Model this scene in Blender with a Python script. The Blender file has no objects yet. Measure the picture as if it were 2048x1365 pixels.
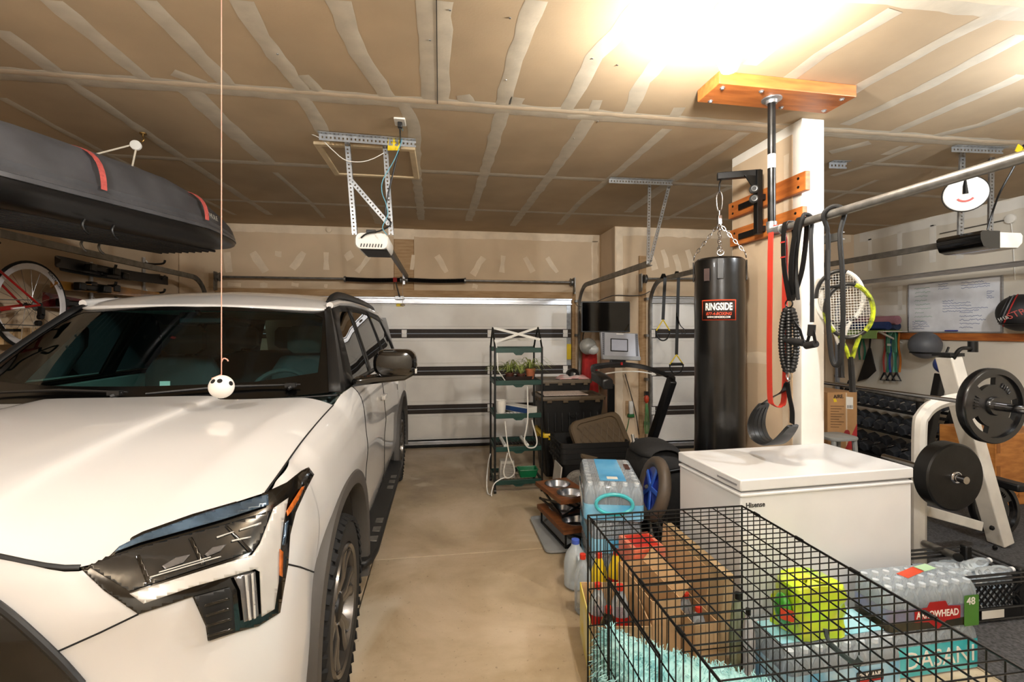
import bpy, bmesh, math, random
from mathutils import Vector, Matrix
from mathutils.bvhtree import BVHTree
random.seed(7)
SC = bpy.context.scene
COL = SC.collection
PI = math.pi
V = Vector
# ---------------------------------------------------------------- camera
F_PX, CX, CY, H_CAM = 930.0, 1024.0, 662.0, 1.665
TH = math.atan(142 / 930.0)
SN, CS = math.sin(TH), math.cos(TH)
cam = bpy.data.objects.new('camera', bpy.data.cameras.new('camera'))
COL.objects.link(cam)
cam.data.sensor_fit = 'HORIZONTAL'; cam.data.sensor_width = 36.0
cam.data.lens = F_PX / 2048 * 36.0
cam.data.shift_y = (CY - 682.5) / 2048
cam.data.clip_start = 0.02
cam.location = (0, 0, H_CAM); cam.rotation_euler = (PI / 2, 0, -TH)
SC.camera = cam
# ---------------------------------------------------------------- world, exposure
w = bpy.data.worlds.new('world'); SC.world = w; w.use_nodes = True
w.node_tree.nodes['Background'].inputs[0].default_value = (0.9, 0.95, 1, 1)
w.node_tree.nodes['Background'].inputs[1].default_value = 0.05
SC.view_settings.view_transform = 'Standard'
SC.view_settings.look = 'None'
SC.view_settings.gamma = 1.0
SC.view_settings.use_curve_mapping = False
SC.view_settings.exposure = 1.7

def ray(u, v):
    a = (u - CX) / F_PX; b = (CY - v) / F_PX
    return V((SN + a * CS, CS - a * SN, b))
CAMP = V((0, 0, H_CAM))
def P(u, v, X=None, Y=None, Z=None):
    d = ray(u, v)
    t = X / d.x if X is not None else Y / d.y if Y is not None else (Z - H_CAM) / d.z
    return CAMP + d * t

# ---------------------------------------------------------------- materials
def lin(c):
    return tuple((x / 12.92 if x <= .04045 else ((x + .055) / 1.055) ** 2.4) for x in c)
MATS = {}
def mat(name, col, rough=.5, metal=0., var=.06, scale=6., bump=0., coat=0., alpha=1., emit=0., bscale=None, col2=None, spec=.5, stretch=None):
    """procedural principled material: base colour varied by noise, optional bump. colours given in sRGB"""
    if name in MATS: return MATS[name]
    m = bpy.data.materials.new(name); m.use_nodes = True
    nt = m.node_tree; N = nt.nodes; L = nt.links
    b = N['Principled BSDF']
    c = lin(col)
    tc = N.new('ShaderNodeTexCoord'); src = tc.outputs['Object']
    if stretch:
        mp = N.new('ShaderNodeMapping'); mp.inputs['Scale'].default_value = stretch
        L.new(src, mp.inputs[0]); src = mp.outputs[0]
    nz = N.new('ShaderNodeTexNoise'); nz.inputs['Scale'].default_value = scale; nz.inputs['Detail'].default_value = 5
    L.new(src, nz.inputs['Vector'])
    mx = N.new('ShaderNodeMix'); mx.data_type = 'RGBA'
    c2 = lin(col2) if col2 else tuple(max(0, x * (1 - 2.2 * var)) for x in c)
    mx.inputs['A'].default_value = (*c2, 1); mx.inputs['B'].default_value = (*(c if col2 else tuple(min(1, x * (1 + var)) for x in c)), 1)
    rm = N.new('ShaderNodeMapRange'); rm.inputs[1].default_value = .32; rm.inputs[2].default_value = .68
    L.new(nz.outputs['Fac'], rm.inputs[0]); L.new(rm.outputs[0], mx.inputs['Factor'])
    L.new(mx.outputs['Result'], b.inputs['Base Color'])
    b.inputs['Roughness'].default_value = rough; b.inputs['Metallic'].default_value = metal
    b.inputs['Coat Weight'].default_value = coat; b.inputs['Coat Roughness'].default_value = .04
    b.inputs['Alpha'].default_value = alpha; b.inputs['Specular IOR Level'].default_value = spec
    if emit:
        b.inputs['Emission Color'].default_value = (*c, 1); b.inputs['Emission Strength'].default_value = emit
    if bump:
        n2 = N.new('ShaderNodeTexNoise'); n2.inputs['Scale'].default_value = bscale or scale * 8; n2.inputs['Detail'].default_value = 3
        L.new(src, n2.inputs['Vector'])
        bp = N.new('ShaderNodeBump'); bp.inputs['Strength'].default_value = bump; bp.inputs['Distance'].default_value = .01
        L.new(n2.outputs['Fac'], bp.inputs['Height']); L.new(bp.outputs[0], b.inputs['Normal'])
    MATS[name] = m
    return m
def glass(name, tint, refl_rough=.02, ior=1.5):
    """thin tinted pane: transparent + fresnel gloss"""
    if name in MATS: return MATS[name]
    m = bpy.data.materials.new(name); m.use_nodes = True
    nt = m.node_tree; N = nt.nodes; L = nt.links
    N.remove(N['Principled BSDF'])
    t = N.new('ShaderNodeBsdfTransparent'); t.inputs[0].default_value = (*lin(tint), 1)
    g = N.new('ShaderNodeBsdfGlossy'); g.inputs['Roughness'].default_value = refl_rough
    fr = N.new('ShaderNodeFresnel'); fr.inputs[0].default_value = ior
    mx = N.new('ShaderNodeMixShader')
    L.new(fr.outputs[0], mx.inputs[0]); L.new(t.outputs[0], mx.inputs[1]); L.new(g.outputs[0], mx.inputs[2])
    L.new(mx.outputs[0], N['Material Output'].inputs[0])
    MATS[name] = m
    return m

# ---------------------------------------------------------------- mesh builder
def frame(d):
    d = V(d).normalized(); u = V((0, 0, 1)) if abs(d.z) < .95 else V((0, 1, 0))
    a = u.cross(d).normalized(); return a, d.cross(a).normalized(), d
class B:
    def __init__(s): s.v = []; s.f = []
    def add(s, vs, fs, M=None):
        o = len(s.v)
        s.v += [tuple(M @ V(p)) if M is not None else tuple(p) for p in vs]
        s.f += [tuple(i + o for i in f) for f in fs]; return s
    def box(s, c, d, rz=0, M=None, taper=1.0):
        x, y, z = (q / 2 for q in d); t = taper
        vs = [(-x*t, -y*t, -z), (x*t, -y*t, -z), (x*t, y*t, -z), (-x*t, y*t, -z), (-x, -y, z), (x, -y, z), (x, y, z), (-x, y, z)]
        T = Matrix.Translation(V(c)) @ (Matrix.Rotation(rz, 4, 'Z') if M is None else M)
        return s.add(vs, [(3, 2, 1, 0), (4, 5, 6, 7), (0, 1, 5, 4), (1, 2, 6, 5), (2, 3, 7, 6), (3, 0, 4, 7)], T)
    def bar(s, p0, p1, w, h, up=(0, 0, 1)):
        """rectangular bar from p0 to p1"""
        p0, p1 = V(p0), V(p1); d = (p1 - p0); n = d.normalized(); u = V(up)
        if abs(n.dot(u)) > .97: u = V((0, 1, 0)) if abs(n.y) < .9 else V((1, 0, 0))
        a = n.cross(u).normalized() * (w / 2); b = a.cross(n).normalized() * (h / 2)
        vs = [p + q for p in (p0, p1) for q in (-a - b, a - b, a + b, -a + b)]
        return s.add(vs, [(0, 3, 2, 1), (4, 5, 6, 7), (0, 1, 5, 4), (1, 2, 6, 5), (2, 3, 7, 6), (3, 0, 4, 7)])
    def loft(s, rings, cap=True, closed=True, loop=False):
        n = len(rings[0]); o = len(s.v)
        for r in rings: s.v += [tuple(p) for p in r]
        m = len(rings)
        for i in range(m if loop else m - 1):
            j2 = (i + 1) % m
            for j in range(n if closed else n - 1):
                k = (j + 1) % n
                s.f.append((o + i*n + j, o + i*n + k, o + j2*n + k, o + j2*n + j))
        if cap and closed and not loop:
            s.f.append(tuple(o + j for j in reversed(range(n)))); s.f.append(tuple(o + (m-1)*n + j for j in range(n)))
        return s
    def tube(s, pts, r, n=8, closed=False, cap=True, flat=1.0):
        pts = [V(p) for p in pts]; m = len(pts); rr = r if isinstance(r, (list, tuple)) else [r] * m
        T = []
        for i in range(m):
            a = pts[(i - 1) % m] if closed or i > 0 else pts[i]; b = pts[(i + 1) % m] if closed or i < m - 1 else pts[i]
            t = (b - a); T.append(t.normalized() if t.length > 1e-9 else V((0, 0, 1)))
        A, Bv, _ = frame(T[0]); rings = []
        for i in range(m):
            if i:
                A = (A - T[i] * A.dot(T[i]));
                A = A.normalized() if A.length > 1e-6 else frame(T[i])[0]
            Bv = T[i].cross(A)
            rings.append([pts[i] + (A * math.cos(2*PI*k/n) + Bv * math.sin(2*PI*k/n) * flat) * rr[i] for k in range(n)])
        return s.loft(rings, cap, True, closed)
    def cyl(s, p0, p1, r, r1=None, n=16): return s.tube([p0, p1], [r, r if r1 is None else r1], n)
    def lathe(s, prof, c=(0, 0, 0), axis=(0, 0, 1), n=20, cap=True):
        a, b, d = frame(axis); c = V(c)
        return s.loft([[c + d*z + (a*math.cos(2*PI*k/n) + b*math.sin(2*PI*k/n))*max(r, 1e-5) for k in range(n)] for r, z in prof], cap)
    def sph(s, c, r, n=16, m=10, sc=(1, 1, 1)):
        c = V(c); rings = []
        for i in range(m + 1):
            t = PI * i / m; q = max(math.sin(t), 1e-4)
            rings.append([c + V((r*sc[0]*q*math.cos(2*PI*k/n), r*sc[1]*q*math.sin(2*PI*k/n), -r*sc[2]*math.cos(t))) for k in range(n)])
        return s.loft(rings)
    def torus(s, c, axis, R, r, n=24, m=8, a0=0, a1=2*PI, sc=1.0):
        a, b, d = frame(axis); full = abs(a1 - a0 - 2*PI) < 1e-6; c = V(c)
        k = n if full else n + 1
        return s.tube([c + (a*math.cos(a0+(a1-a0)*i/n) + b*sc*math.sin(a0+(a1-a0)*i/n))*R for i in range(k)], r, m, full)
    def prism(s, poly, z0, z1, M=None):
        """2-D polygon extruded along local z"""
        n = len(poly)
        return s.add([(x, y, z0) for x, y in poly] + [(x, y, z1) for x, y in poly],
                     [tuple(reversed(range(n))), tuple(range(n, 2*n))] + [(i, (i+1) % n, n+(i+1) % n, n+i) for i in range(n)], M)
    def grid(s, pts):
        """open surface from rows of points"""
        n = len(pts[0]); o = len(s.v)
        for r in pts: s.v += [tuple(p) for p in r]
        for i in range(len(pts) - 1):
            for j in range(n - 1):
                s.f.append((o+i*n+j, o+i*n+j+1, o+(i+1)*n+j+1, o+(i+1)*n+j))
        return s
    def strap(s, pts, w, t, side=(1, 0, 0)):
        """flat band following pts; side = width direction"""
        sd = V(side).normalized(); pts = [V(p) for p in pts]; rings = []
        for i, p in enumerate(pts):
            d = (pts[min(i+1, len(pts)-1)] - pts[max(i-1, 0)])
            nn = d.cross(sd); nn = nn.normalized() if nn.length > 1e-7 else V((0, 1, 0))
            rings.append([p - sd*w/2 - nn*t/2, p + sd*w/2 - nn*t/2, p + sd*w/2 + nn*t/2, p - sd*w/2 + nn*t/2])
        return s.loft(rings)
def mesh_of(b, name, smooth=True, ang=.65):
    me = bpy.data.meshes.new(name)
    me.from_pydata(b.v, [], b.f)
    bm = bmesh.new(); bm.from_mesh(me); bmesh.ops.remove_doubles(bm, verts=bm.verts, dist=2e-5); bmesh.ops.recalc_face_normals(bm, faces=bm.faces); bm.to_mesh(me); bm.free()
    if smooth:
        me.polygons.foreach_set('use_smooth', [True] * len(me.polygons))
        me.set_sharp_from_angle(angle=ang)
    me.update(); return me
def add(o, parent=None):
    COL.objects.link(o)
    if parent is not None:
        o.parent = parent; o.matrix_parent_inverse = parent.matrix_basis.inverted()
    return o
def obj(name, b, m, parent=None, smooth=True, bevel=0, solid=0, sub=0, label=None, kind=None, ang=.65, seg=2, off=0):
    me = b if isinstance(b, bpy.types.Mesh) else mesh_of(b, name, smooth, ang)
    if isinstance(m, (list, tuple)):
        for q in m: me.materials.append(q)
    else: me.materials.append(m)
    o = bpy.data.objects.new(name, me); add(o, parent)
    if solid:
        q = o.modifiers.new('solid', 'SOLIDIFY'); q.thickness = solid; q.offset = off
    if bevel:
        q = o.modifiers.new('bevel', 'BEVEL'); q.width = bevel; q.segments = seg; q.limit_method = 'ANGLE'; q.angle_limit = .6
        q.harden_normals = False
    if sub:
        q = o.modifiers.new('sub', 'SUBSURF'); q.levels = sub; q.render_levels = sub
    if label: o['label'] = label
    if kind: o['kind'] = kind
    return o
def thing(name, label, cat, loc=(0, 0, 0), rz=0, group=None):
    o = bpy.data.objects.new(name, None); o.empty_display_size = .1
    COL.objects.link(o); o.location = loc; o.rotation_euler = (0, 0, rz)
    o['label'] = label; o['category'] = cat
    if group: o['group'] = group
    return o
def tag(o, label, cat, group=None):
    o['label'] = label; o['category'] = cat
    if group: o['group'] = group
    return o
def dup(o, label=None, parent=None, loc=None, rot=None, scale=None):
    c = o.copy(); COL.objects.link(c)
    if parent is not None: c.parent = parent
    if loc is not None: c.location = loc
    if rot is not None: c.rotation_euler = rot
    if scale is not None: c.scale = scale
    if label: c['label'] = label
    for ch in o.children: dup(ch, None, c)
    return c
def text(name, body, size, M, m, parent, extrude=.0006, align='CENTER', bold=0, sx=1.0, shear=0):
    cu = bpy.data.curves.new('lettering', 'FONT'); cu.body = body; cu.size = size; cu.extrude = extrude
    cu.align_x = align; cu.align_y = 'CENTER'; cu.offset = bold; cu.shear = shear; cu.resolution_u = 3
    t = bpy.data.objects.new('lettering', cu)
    me = bpy.data.meshes.new_from_object(t)
    bpy.data.objects.remove(t); bpy.data.curves.remove(cu)
    me.transform(M @ Matrix.Diagonal((sx, 1, 1, 1)))
    me.materials.clear()
    me.name = name
    return obj(name, me, m, parent)
def facing(p, n, up=(0, 0, 1), roll=0):
    """matrix whose local xy plane faces n at p, local y along up"""
    n = V(n).normalized(); x = V(up).cross(n).normalized(); y = n.cross(x)
    M = Matrix((x, y, n)).transposed().to_4x4(); M.translation = V(p)
    return M @ Matrix.Rotation(roll, 4, 'Z')
def crom(P0, P1, P2, P3, t):
    return 0.5 * ((2*P1) + (-P0 + P2)*t + (2*P0 - 5*P1 + 4*P2 - P3)*t*t + (-P0 + 3*P1 - 3*P2 + P3)*t*t*t)
def spline(pts, n=8, closed=False):
    pts = [V(p) for p in pts]; out = []; m = len(pts)
    for i in range(m if closed else m - 1):
        g = (lambda k: pts[k % m]) if closed else (lambda k: pts[min(max(k, 0), m - 1)])
        for k in range(n): out.append(crom(g(i-1), g(i), g(i+1), g(i+2), k / n))
    if not closed: out.append(pts[-1])
    return out
def patch(net, nu=6, nv=6):
    """Catmull-Rom surface through a net of points (rows x columns)"""
    rows = [spline(r, nv) for r in net]
    cols = [spline([r[j] for r in rows], nu) for j in range(len(rows[0]))]
    return [[cols[j][i] for j in range(len(cols))] for i in range(len(cols[0]))]
def interp(x, tab):
    if x <= tab[0][0]: return tab[0][1]
    for (a, p), (b, q) in zip(tab, tab[1:]):
        if x <= b:
            t = (x - a) / (b - a); return p + (q - p) * t
    return tab[-1][1]
def sinterp(x, tab):
    """smooth (catmull) 1-D table"""
    n = len(tab)
    if x <= tab[0][0]: return tab[0][1]
    for i in range(n - 1):
        if x <= tab[i+1][0]:
            t = (x - tab[i][0]) / (tab[i+1][0] - tab[i][0])
            g = lambda k: tab[min(max(k, 0), n-1)][1]
            return crom(g(i-1), g(i), g(i+1), g(i+2), t)
    return tab[-1][1]
def rrect(w, h, r, n=4):
    """rounded rectangle polygon"""
    out = []
    for cx, cy, a in ((w/2-r, h/2-r, 0), (-w/2+r, h/2-r, PI/2), (-w/2+r, -h/2+r, PI), (w/2-r, -h/2+r, 3*PI/2)):
        for k in range(n + 1): out.append((cx + r*math.cos(a + PI/2*k/n), cy + r*math.sin(a + PI/2*k/n)))
    return out
# ================================================================ ROOM
ZC = 3.10; YB = 6.69; YB2 = 6.10; XL = -3.40; XR = 6.10; YF = -2.6
M_paper = mat('drywall_paper', (.70, .615, .50), .92, var=.07, scale=1.6, bump=.05, bscale=90)
M_wpaper = mat('drywall_wall', (.79, .70, .585), .9, var=.07, scale=1.3, bump=.05, bscale=90)
M_mud = mat('joint_mud', (.755, .715, .645), .85, var=.06, scale=9, bump=.08, bscale=60)
M_wmud = mat('wall_mud', (.85, .78, .68), .85, var=.05, scale=7, bump=.08, bscale=60)
M_white = mat('white_paint', (.90, .885, .85), .6, var=.04, scale=4)
M_conc = None
def concrete():
    m = bpy.data.materials.new('concrete'); m.use_nodes = True; nt = m.node_tree; N = nt.nodes; L = nt.links; b = N['Principled BSDF']
    tc = N.new('ShaderNodeTexCoord')
    def noise(sc, det=6, rough=.6, dist=0):
        n = N.new('ShaderNodeTexNoise'); n.inputs['Scale'].default_value = sc; n.inputs['Detail'].default_value = det
        n.inputs['Roughness'].default_value = rough; n.inputs['Distortion'].default_value = dist
        L.new(tc.outputs['Object'], n.inputs['Vector']); return n
    def ramp(src, stops):
        r = N.new('ShaderNodeValToRGB'); e = r.color_ramp.elements
        while len(e) < len(stops): e.new(.5)
        for q, (p, c) in zip(e, stops): q.position = p; q.color = (*lin(c), 1)
        L.new(src, r.inputs[0]); return r
    base = ramp(noise(1.1, 8, .62, .4).outputs['Fac'], [(.28, (.56, .49, .40)), (.45, (.66, .59, .48)), (.58, (.74, .67, .57)), (.75, (.80, .74, .65))])
    pale = ramp(noise(.75, 4, .5, .8).outputs['Fac'], [(.56, (0, 0, 0)), (.60, (1, 1, 1))])
    mx = N.new('ShaderNodeMix'); mx.data_type = 'RGBA'; mx.inputs['B'].default_value = (*lin((.80, .76, .68)), 1)
    sc = N.new('ShaderNodeMath'); sc.operation = 'MULTIPLY'; sc.inputs[1].default_value = .55
    L.new(pale.outputs[0], sc.inputs[0]); L.new(sc.outputs[0], mx.inputs['Factor']); L.new(base.outputs[0], mx.inputs['A'])
    spk = ramp(noise(38, 3, .7).outputs['Fac'], [(.29, (.30, .25, .2)), (.36, (1, 1, 1))])
    m2 = N.new('ShaderNodeMix'); m2.data_type = 'RGBA'; m2.blend_type = 'MULTIPLY'; m2.inputs['Factor'].default_value = .5
    L.new(mx.outputs['Result'], m2.inputs['A']); L.new(spk.outputs[0], m2.inputs['B'])
    L.new(m2.outputs['Result'], b.inputs['Base Color'])
    rr = N.new('ShaderNodeMapRange'); rr.inputs[3].default_value = .30; rr.inputs[4].default_value = .55
    L.new(noise(2.3).outputs['Fac'], rr.inputs[0]); L.new(rr.outputs[0], b.inputs['Roughness'])
    bp = N.new('ShaderNodeBump'); bp.inputs['Strength'].default_value = .08; bp.inputs['Distance'].default_value = .01
    L.new(noise(60, 4).outputs['Fac'], bp.inputs['Height']); L.new(bp.outputs[0], b.inputs['Normal'])
    return m
M_conc = concrete()
M_dark = mat('dark_gap', (.06, .055, .05), .9)
M_wood = mat('pine_board', (.73, .43, .20), .5, var=.0, scale=2.2, col2=(.56, .30, .13), stretch=(14, 2, 14), bump=.05, bscale=6)
M_woodx = mat('fir_board', (.76, .45, .21), .5, var=.0, scale=2.2, col2=(.60, .33, .14), stretch=(2, 14, 14), bump=.05, bscale=6)
M_stud = mat('stud_wood', (.68, .56, .41), .75, col2=(.60, .47, .32), scale=3, stretch=(2, 2, 14))
M_galv = mat('galvanized', (.66, .67, .68), .38, metal=.85, var=.12, scale=22)
M_galvd = mat('galvanized_dull', (.50, .49, .47), .45, metal=.8, var=.15, scale=14)
M_steel = mat('bright_steel', (.75, .75, .76), .25, metal=1, var=.05)
M_black = mat('black_plastic', (.045, .045, .048), .45, var=.1)
M_blackm = mat('black_metal', (.05, .05, .052), .35, metal=.3, var=.1)
M_rubber = mat('black_rubber', (.055, .055, .057), .75, var=.1, bump=.05)
M_cable = mat('white_cable', (.86, .85, .82), .5)

def struct(name, b, m, label, cat, **k):
    o = obj(name, b, m, **k); o['kind'] = 'structure'; o['label'] = label; o['category'] = cat; return o
# floor: slabs with recessed control joints
fl = struct('floor', B().box(((XL+XR)/2, 2.1, -.09), (XR-XL+.4, 9.6, .06)), M_dark, 'stained tan concrete garage floor with saw-cut joints', 'floor', smooth=False)
xs = [XL-.15, -.487, 2.62, XR+.15]; ys = [YF-.1, .62, 3.485, 6.95]
for i in range(3):
    for j in range(3):
        a, b_, c, d = xs[i]+.004, xs[i+1]-.004, ys[j]+.004, ys[j+1]-.004
        obj('slab', B().box(((a+b_)/2, (c+d)/2, -.03), (b_-a, d-c, .06)), M_conc, fl, smooth=False, bevel=.004)
# ceiling: drywall sheets (one board) with mud-taped joints
ce = struct('ceiling', B().box(((XL+XR)/2, 2.1, ZC+.03), (XR-XL+.4, 9.6, .06)), M_paper, 'unpainted tan drywall ceiling with pale taped joints', 'ceiling', smooth=False)
def mud_ribbon(pts, w, name, parent, m, nrm, seed, jag=.18, th=.0008):
    """thin trowelled ribbon along pts with uneven edges; nrm = direction out of the board"""
    rnd = random.Random(seed); pts = [V(p) for p in pts]; path = []
    for a, b in zip(pts, pts[1:]):
        n = max(2, int((b - a).length / .09))
        path += [a.lerp(b, k / n) for k in range(n)]
    path.append(pts[-1]); ws = w if isinstance(w, (list, tuple)) else [w] * 2
    rows = []; n = V(nrm)
    for i, p in enumerate(path):
        d = (path[min(i+1, len(path)-1)] - path[max(i-1, 0)]).normalized(); sd = d.cross(n).normalized()
        t = i / max(1, len(path)-1); ww = ws[0] + (ws[1] - ws[0]) * t
        l = ww/2 * (1 + rnd.uniform(-jag, jag)); r = ww/2 * (1 + rnd.uniform(-jag, jag))
        rows.append([p - sd*l, p - sd*(l-.006) + n*th, p + sd*(r-.006) + n*th, p + sd*r])
    return obj(name, B().grid(rows), m, parent)
k = 0
DN = (0, 0, -1)
def ctape(px, w, seed, **kw): return mud_ribbon([P(u, v, Z=ZC-.0005) for u, v in px], w, 'joint_tape', ce, M_mud, DN, seed, **kw)
# long seams across the room (sheet edges, every four feet): two passes each
for i, (y, x0, x1) in enumerate(((.45, XL, XR), (1.715, XL, XR), (2.985, XL, XR), (4.252, XL, XR), (5.52, XL, XR))):
    wd = .15 if y < 3.5 else .085
    mud_ribbon([(x0, y+.012, ZC-.0004), (x1, y-.03, ZC-.0004)], wd, 'joint_tape', ce, M_mud, DN, 40+i, jag=.12)
    if y < 3.5: mud_ribbon([(x0, y-.018, ZC-.0018), (x1, y-.055, ZC-.0018)], .05, 'joint_tape', ce, M_wmud, DN, 60+i, jag=.3)
rows = [
 ([(0, 60), (125, 155)], .09), ([(100, 0), (300, 165)], .095), ([(292, 0), (455, 170)], .10), ([(480, 0), (520, 70), (608, 185)], .095),
 ([(675, 0), (705, 85), (775, 195)], .10), ([(1072, 0), (1030, 120), (1003, 215)], .095), ([(1292, 0), (1190, 115), (1130, 225)], .095),
 ([(1480, 0), (1330, 110), (1285, 165), (1255, 232)], .095), ([(1660, 0), (1500, 130)], .095), ([(1360, 215), (1340, 245)], .08),
 ([(1790, 20), (1640, 110), (1570, 165)], .09), ([(2048, 0), (1870, 90), (1700, 185)], .09), ([(2048, 70), (1830, 185), (1690, 250)], .09),
 ([(2048, 150), (1900, 215), (1780, 268)], .09), ([(2048, 215), (1960, 250), (1860, 275)], .09),
 ([(125, 155), (370, 320), (540, 430)], .08), ([(378, 182), (440, 240), (535, 325)], .14), ([(604, 195), (640, 250), (690, 345)], .10),
 ([(804, 200), (828, 255), (832, 340), (843, 440)], .09), ([(1003, 225), (970, 345), (937, 442)], .095), ([(1135, 235), (1180, 232), (1195, 200)], .07),
 ([(1178, 240), (1105, 345), (1025, 452)], [.10, .09]), ([(1335, 258), (1232, 348), (1165, 400), (1118, 450)], .075),
 ([(1490, 265), (1340, 365), (1255, 425)], .11), ([(1460, 375), (1330, 440)], .07), ([(0, 195), (215, 310), (470, 430)], .06),
 ([(550, 345), (620, 405), (648, 436)], .05), ([(740, 400), (757, 448)], .09), ([(1840, 290), (1740, 330), (1665, 352)], .07),
 ([(1660, 305), (1740, 285)], .09), ([(1770, 310), (1810, 292)], .08), ([(1730, 327), (1930, 338)], .06), ([(1755, 360), (1660, 400)], .05),
 ([(605, 150), (640, 185)], .07), ([(925, 190), (935, 205)], .09), ([(1035, 195), (1027, 210)], .09), ([(345, 145), (410, 168)], .09)]
for i, (px, wd) in enumerate(rows): ctape(px, wd, 100 + i)
# butt joint: two flat bands and a crack between
ctape([(868, 0), (872, 208)], .165, 300, jag=.10)
obj('joint_crack', B().bar(P(873, 0, Z=ZC-.003), P(875, 208, Z=ZC-.003), .004, .002), M_dark, ce)
# screw dimples on ceiling and a few pops
for u, v in ((1012, 160), (1020, 36), (1185, 117), (1196, 243), (1235, 130), (1148, 277), (900, 20), (860, 80), (555, 108)):
    obj('screw', B().lathe([(.006, 0), (.005, .003), (0, .004)], P(u, v, Z=ZC-.0015), DN, 8), M_galvd, ce)
# walls
wl = struct('wall_left', B().box((XL-.06, 2.1, ZC/2), (.12, 9.6, ZC)), M_wpaper, 'tan drywall garage side wall behind the bicycle', 'wall', smooth=False)
wr = struct('wall_right', B().box((XR+.06, 2.1, ZC/2), (.12, 9.6, ZC)), mat('wall_right_paint', (.86, .83, .77), .85, var=.05, scale=1.2), 'off-white taped drywall side wall of the gym bay', 'wall', smooth=False)
wf = struct('wall_front', B().box(((XL+XR)/2, YF-.06, ZC/2), (XR-XL, .12, ZC)), mat('wall_front_paint', (.86, .82, .75), .8), 'plain beige house wall opposite the garage doors', 'wall', smooth=False)
DX0, DX1, DZ = -2.95, 1.925, 2.15     # wide door opening
b = B()
b.box(((XL+DX0)/2, YB+.06, ZC/2), (DX0-XL, .12, ZC)).box(((DX1+2.36)/2, YB+.06, ZC/2), (2.36-DX1, .12, ZC)).box(((DX0+DX1)/2, YB+.06, (ZC+DZ)/2), (DX1-DX0, .12, ZC-DZ))
wb = struct('wall_back', b, M_stud, 'framed wall above the wide garage door', 'wall', smooth=False)
def bpanel(x0, x1, z0, z1, m=M_wpaper, y=YB, nm='drywall_sheet', t=.014):
    return obj(nm, B().box(((x0+x1)/2, y-t/2, (z0+z1)/2), (x1-x0, t, z1-z0)), m, wb, smooth=False, bevel=.003)
bpanel(XL+.01, -.655, 2.235, ZC-.002); bpanel(-.375, 2.345, 2.235, ZC-.002); bpanel(-.655, -.375, 2.95, ZC-.002, M_wmud)
bpanel(-.645, -.385, 2.14, 2.95, M_stud, t=.013, nm='center_board'); bpanel(XL+.01, DX0-.02, .0, 2.235); bpanel(DX1+.05, 2.345, .0, 2.235)
bpanel(DX0, DX1, 2.14, 2.235, M_woodx if False else M_stud, t=.012, nm='header_board')
mud_ribbon([(XL+.05, YB-.0145, 3.04), (2.34, YB-.0145, 3.04)], .105, 'joint_tape', wb, M_wmud, (0, -1, 0), 5, jag=.1)
mud_ribbon([(2.27, YB-.0145, .1), (2.27, YB-.0145, 3.0)], .10, 'joint_tape', wb, M_wmud, (0, -1, 0), 6)
i = 0
for pts, wd in (([(505, 505), (530, 545)], .09), ([(452, 505), (458, 545)], .09), ([(608, 505), (585, 538)], .08), ([(653, 505), (652, 540)], .085),
              ([(690, 515), (705, 508)], .09), ([(741, 508), (715, 545)], .075), ([(826, 510), (824, 540)], .05), ([(873, 512), (893, 545)], .08), ([(967, 515), (945, 550)], .08),
              ([(1008, 512), (1003, 545)], .07), ([(1050, 515), (1065, 545)], .08), ([(1095, 515), (1115, 545)], .07), ([(455, 569), (482, 571)], .05),
              ([(520, 571), (535, 571)], .06), ([(583, 569), (597, 571)], .05), ([(648, 572), (655, 573)], .05), ([(945, 572), (955, 575)], .06), ([(550, 507), (563, 508)], .08)):
    i += 1; mud_ribbon([P(u, v, Y=YB-.0142) for u, v in pts], wd, 'mud_patch', wb, M_wmud, (0, -1, 0), 400+i, jag=.35)
# return and the second bay's door wall (nearer)
struct('wall_return', B().box((2.36+.05, (YB+YB2)/2+.03, ZC/2), (.1, YB-YB2+.06, ZC)), M_wpaper, 'short tan drywall return between the two garage doors', 'wall', smooth=False)
D2X0, D2X1 = 2.86, 5.62
b = B().box(((2.36+D2X0)/2, YB2+.06, ZC/2), (D2X0-2.36, .12, ZC)).box(((XR+D2X1)/2, YB2+.06, ZC/2), (XR-D2X1, .12, ZC)).box(((D2X0+D2X1)/2, YB2+.06, (ZC+DZ)/2), (D2X1-D2X0, .12, ZC-DZ))
wb2 = struct('wall_back_right', b, M_wpaper, 'pale drywall around the single garage door', 'wall', smooth=False)
mud_ribbon([(2.425, YB2-.001, .2), (2.425, YB2-.001, ZC-.005)], .10, 'joint_tape', wb2, M_wmud, (0, -1, 0), 7)
mud_ribbon([(2.47, YB2-.001, 3.04), (6.05, YB2-.001, 3.04)], .12, 'joint_tape', wb2, M_wmud, (0, -1, 0), 8)
obj('casing', B().box((2.755, YB2-.012, 1.35), (.10, .024, 2.7)), M_stud, wb2, smooth=False)
for i, (u, v) in enumerate(((1300, 505), (1325, 500), (1350, 510), (1375, 500))):
    mud_ribbon([P(u, v, Y=YB2-.002), P(u+10, v+35, Y=YB2-.002)], .08, 'mud_patch', wb2, M_wmud, (0, -1, 0), 450+i, jag=.3)
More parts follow.
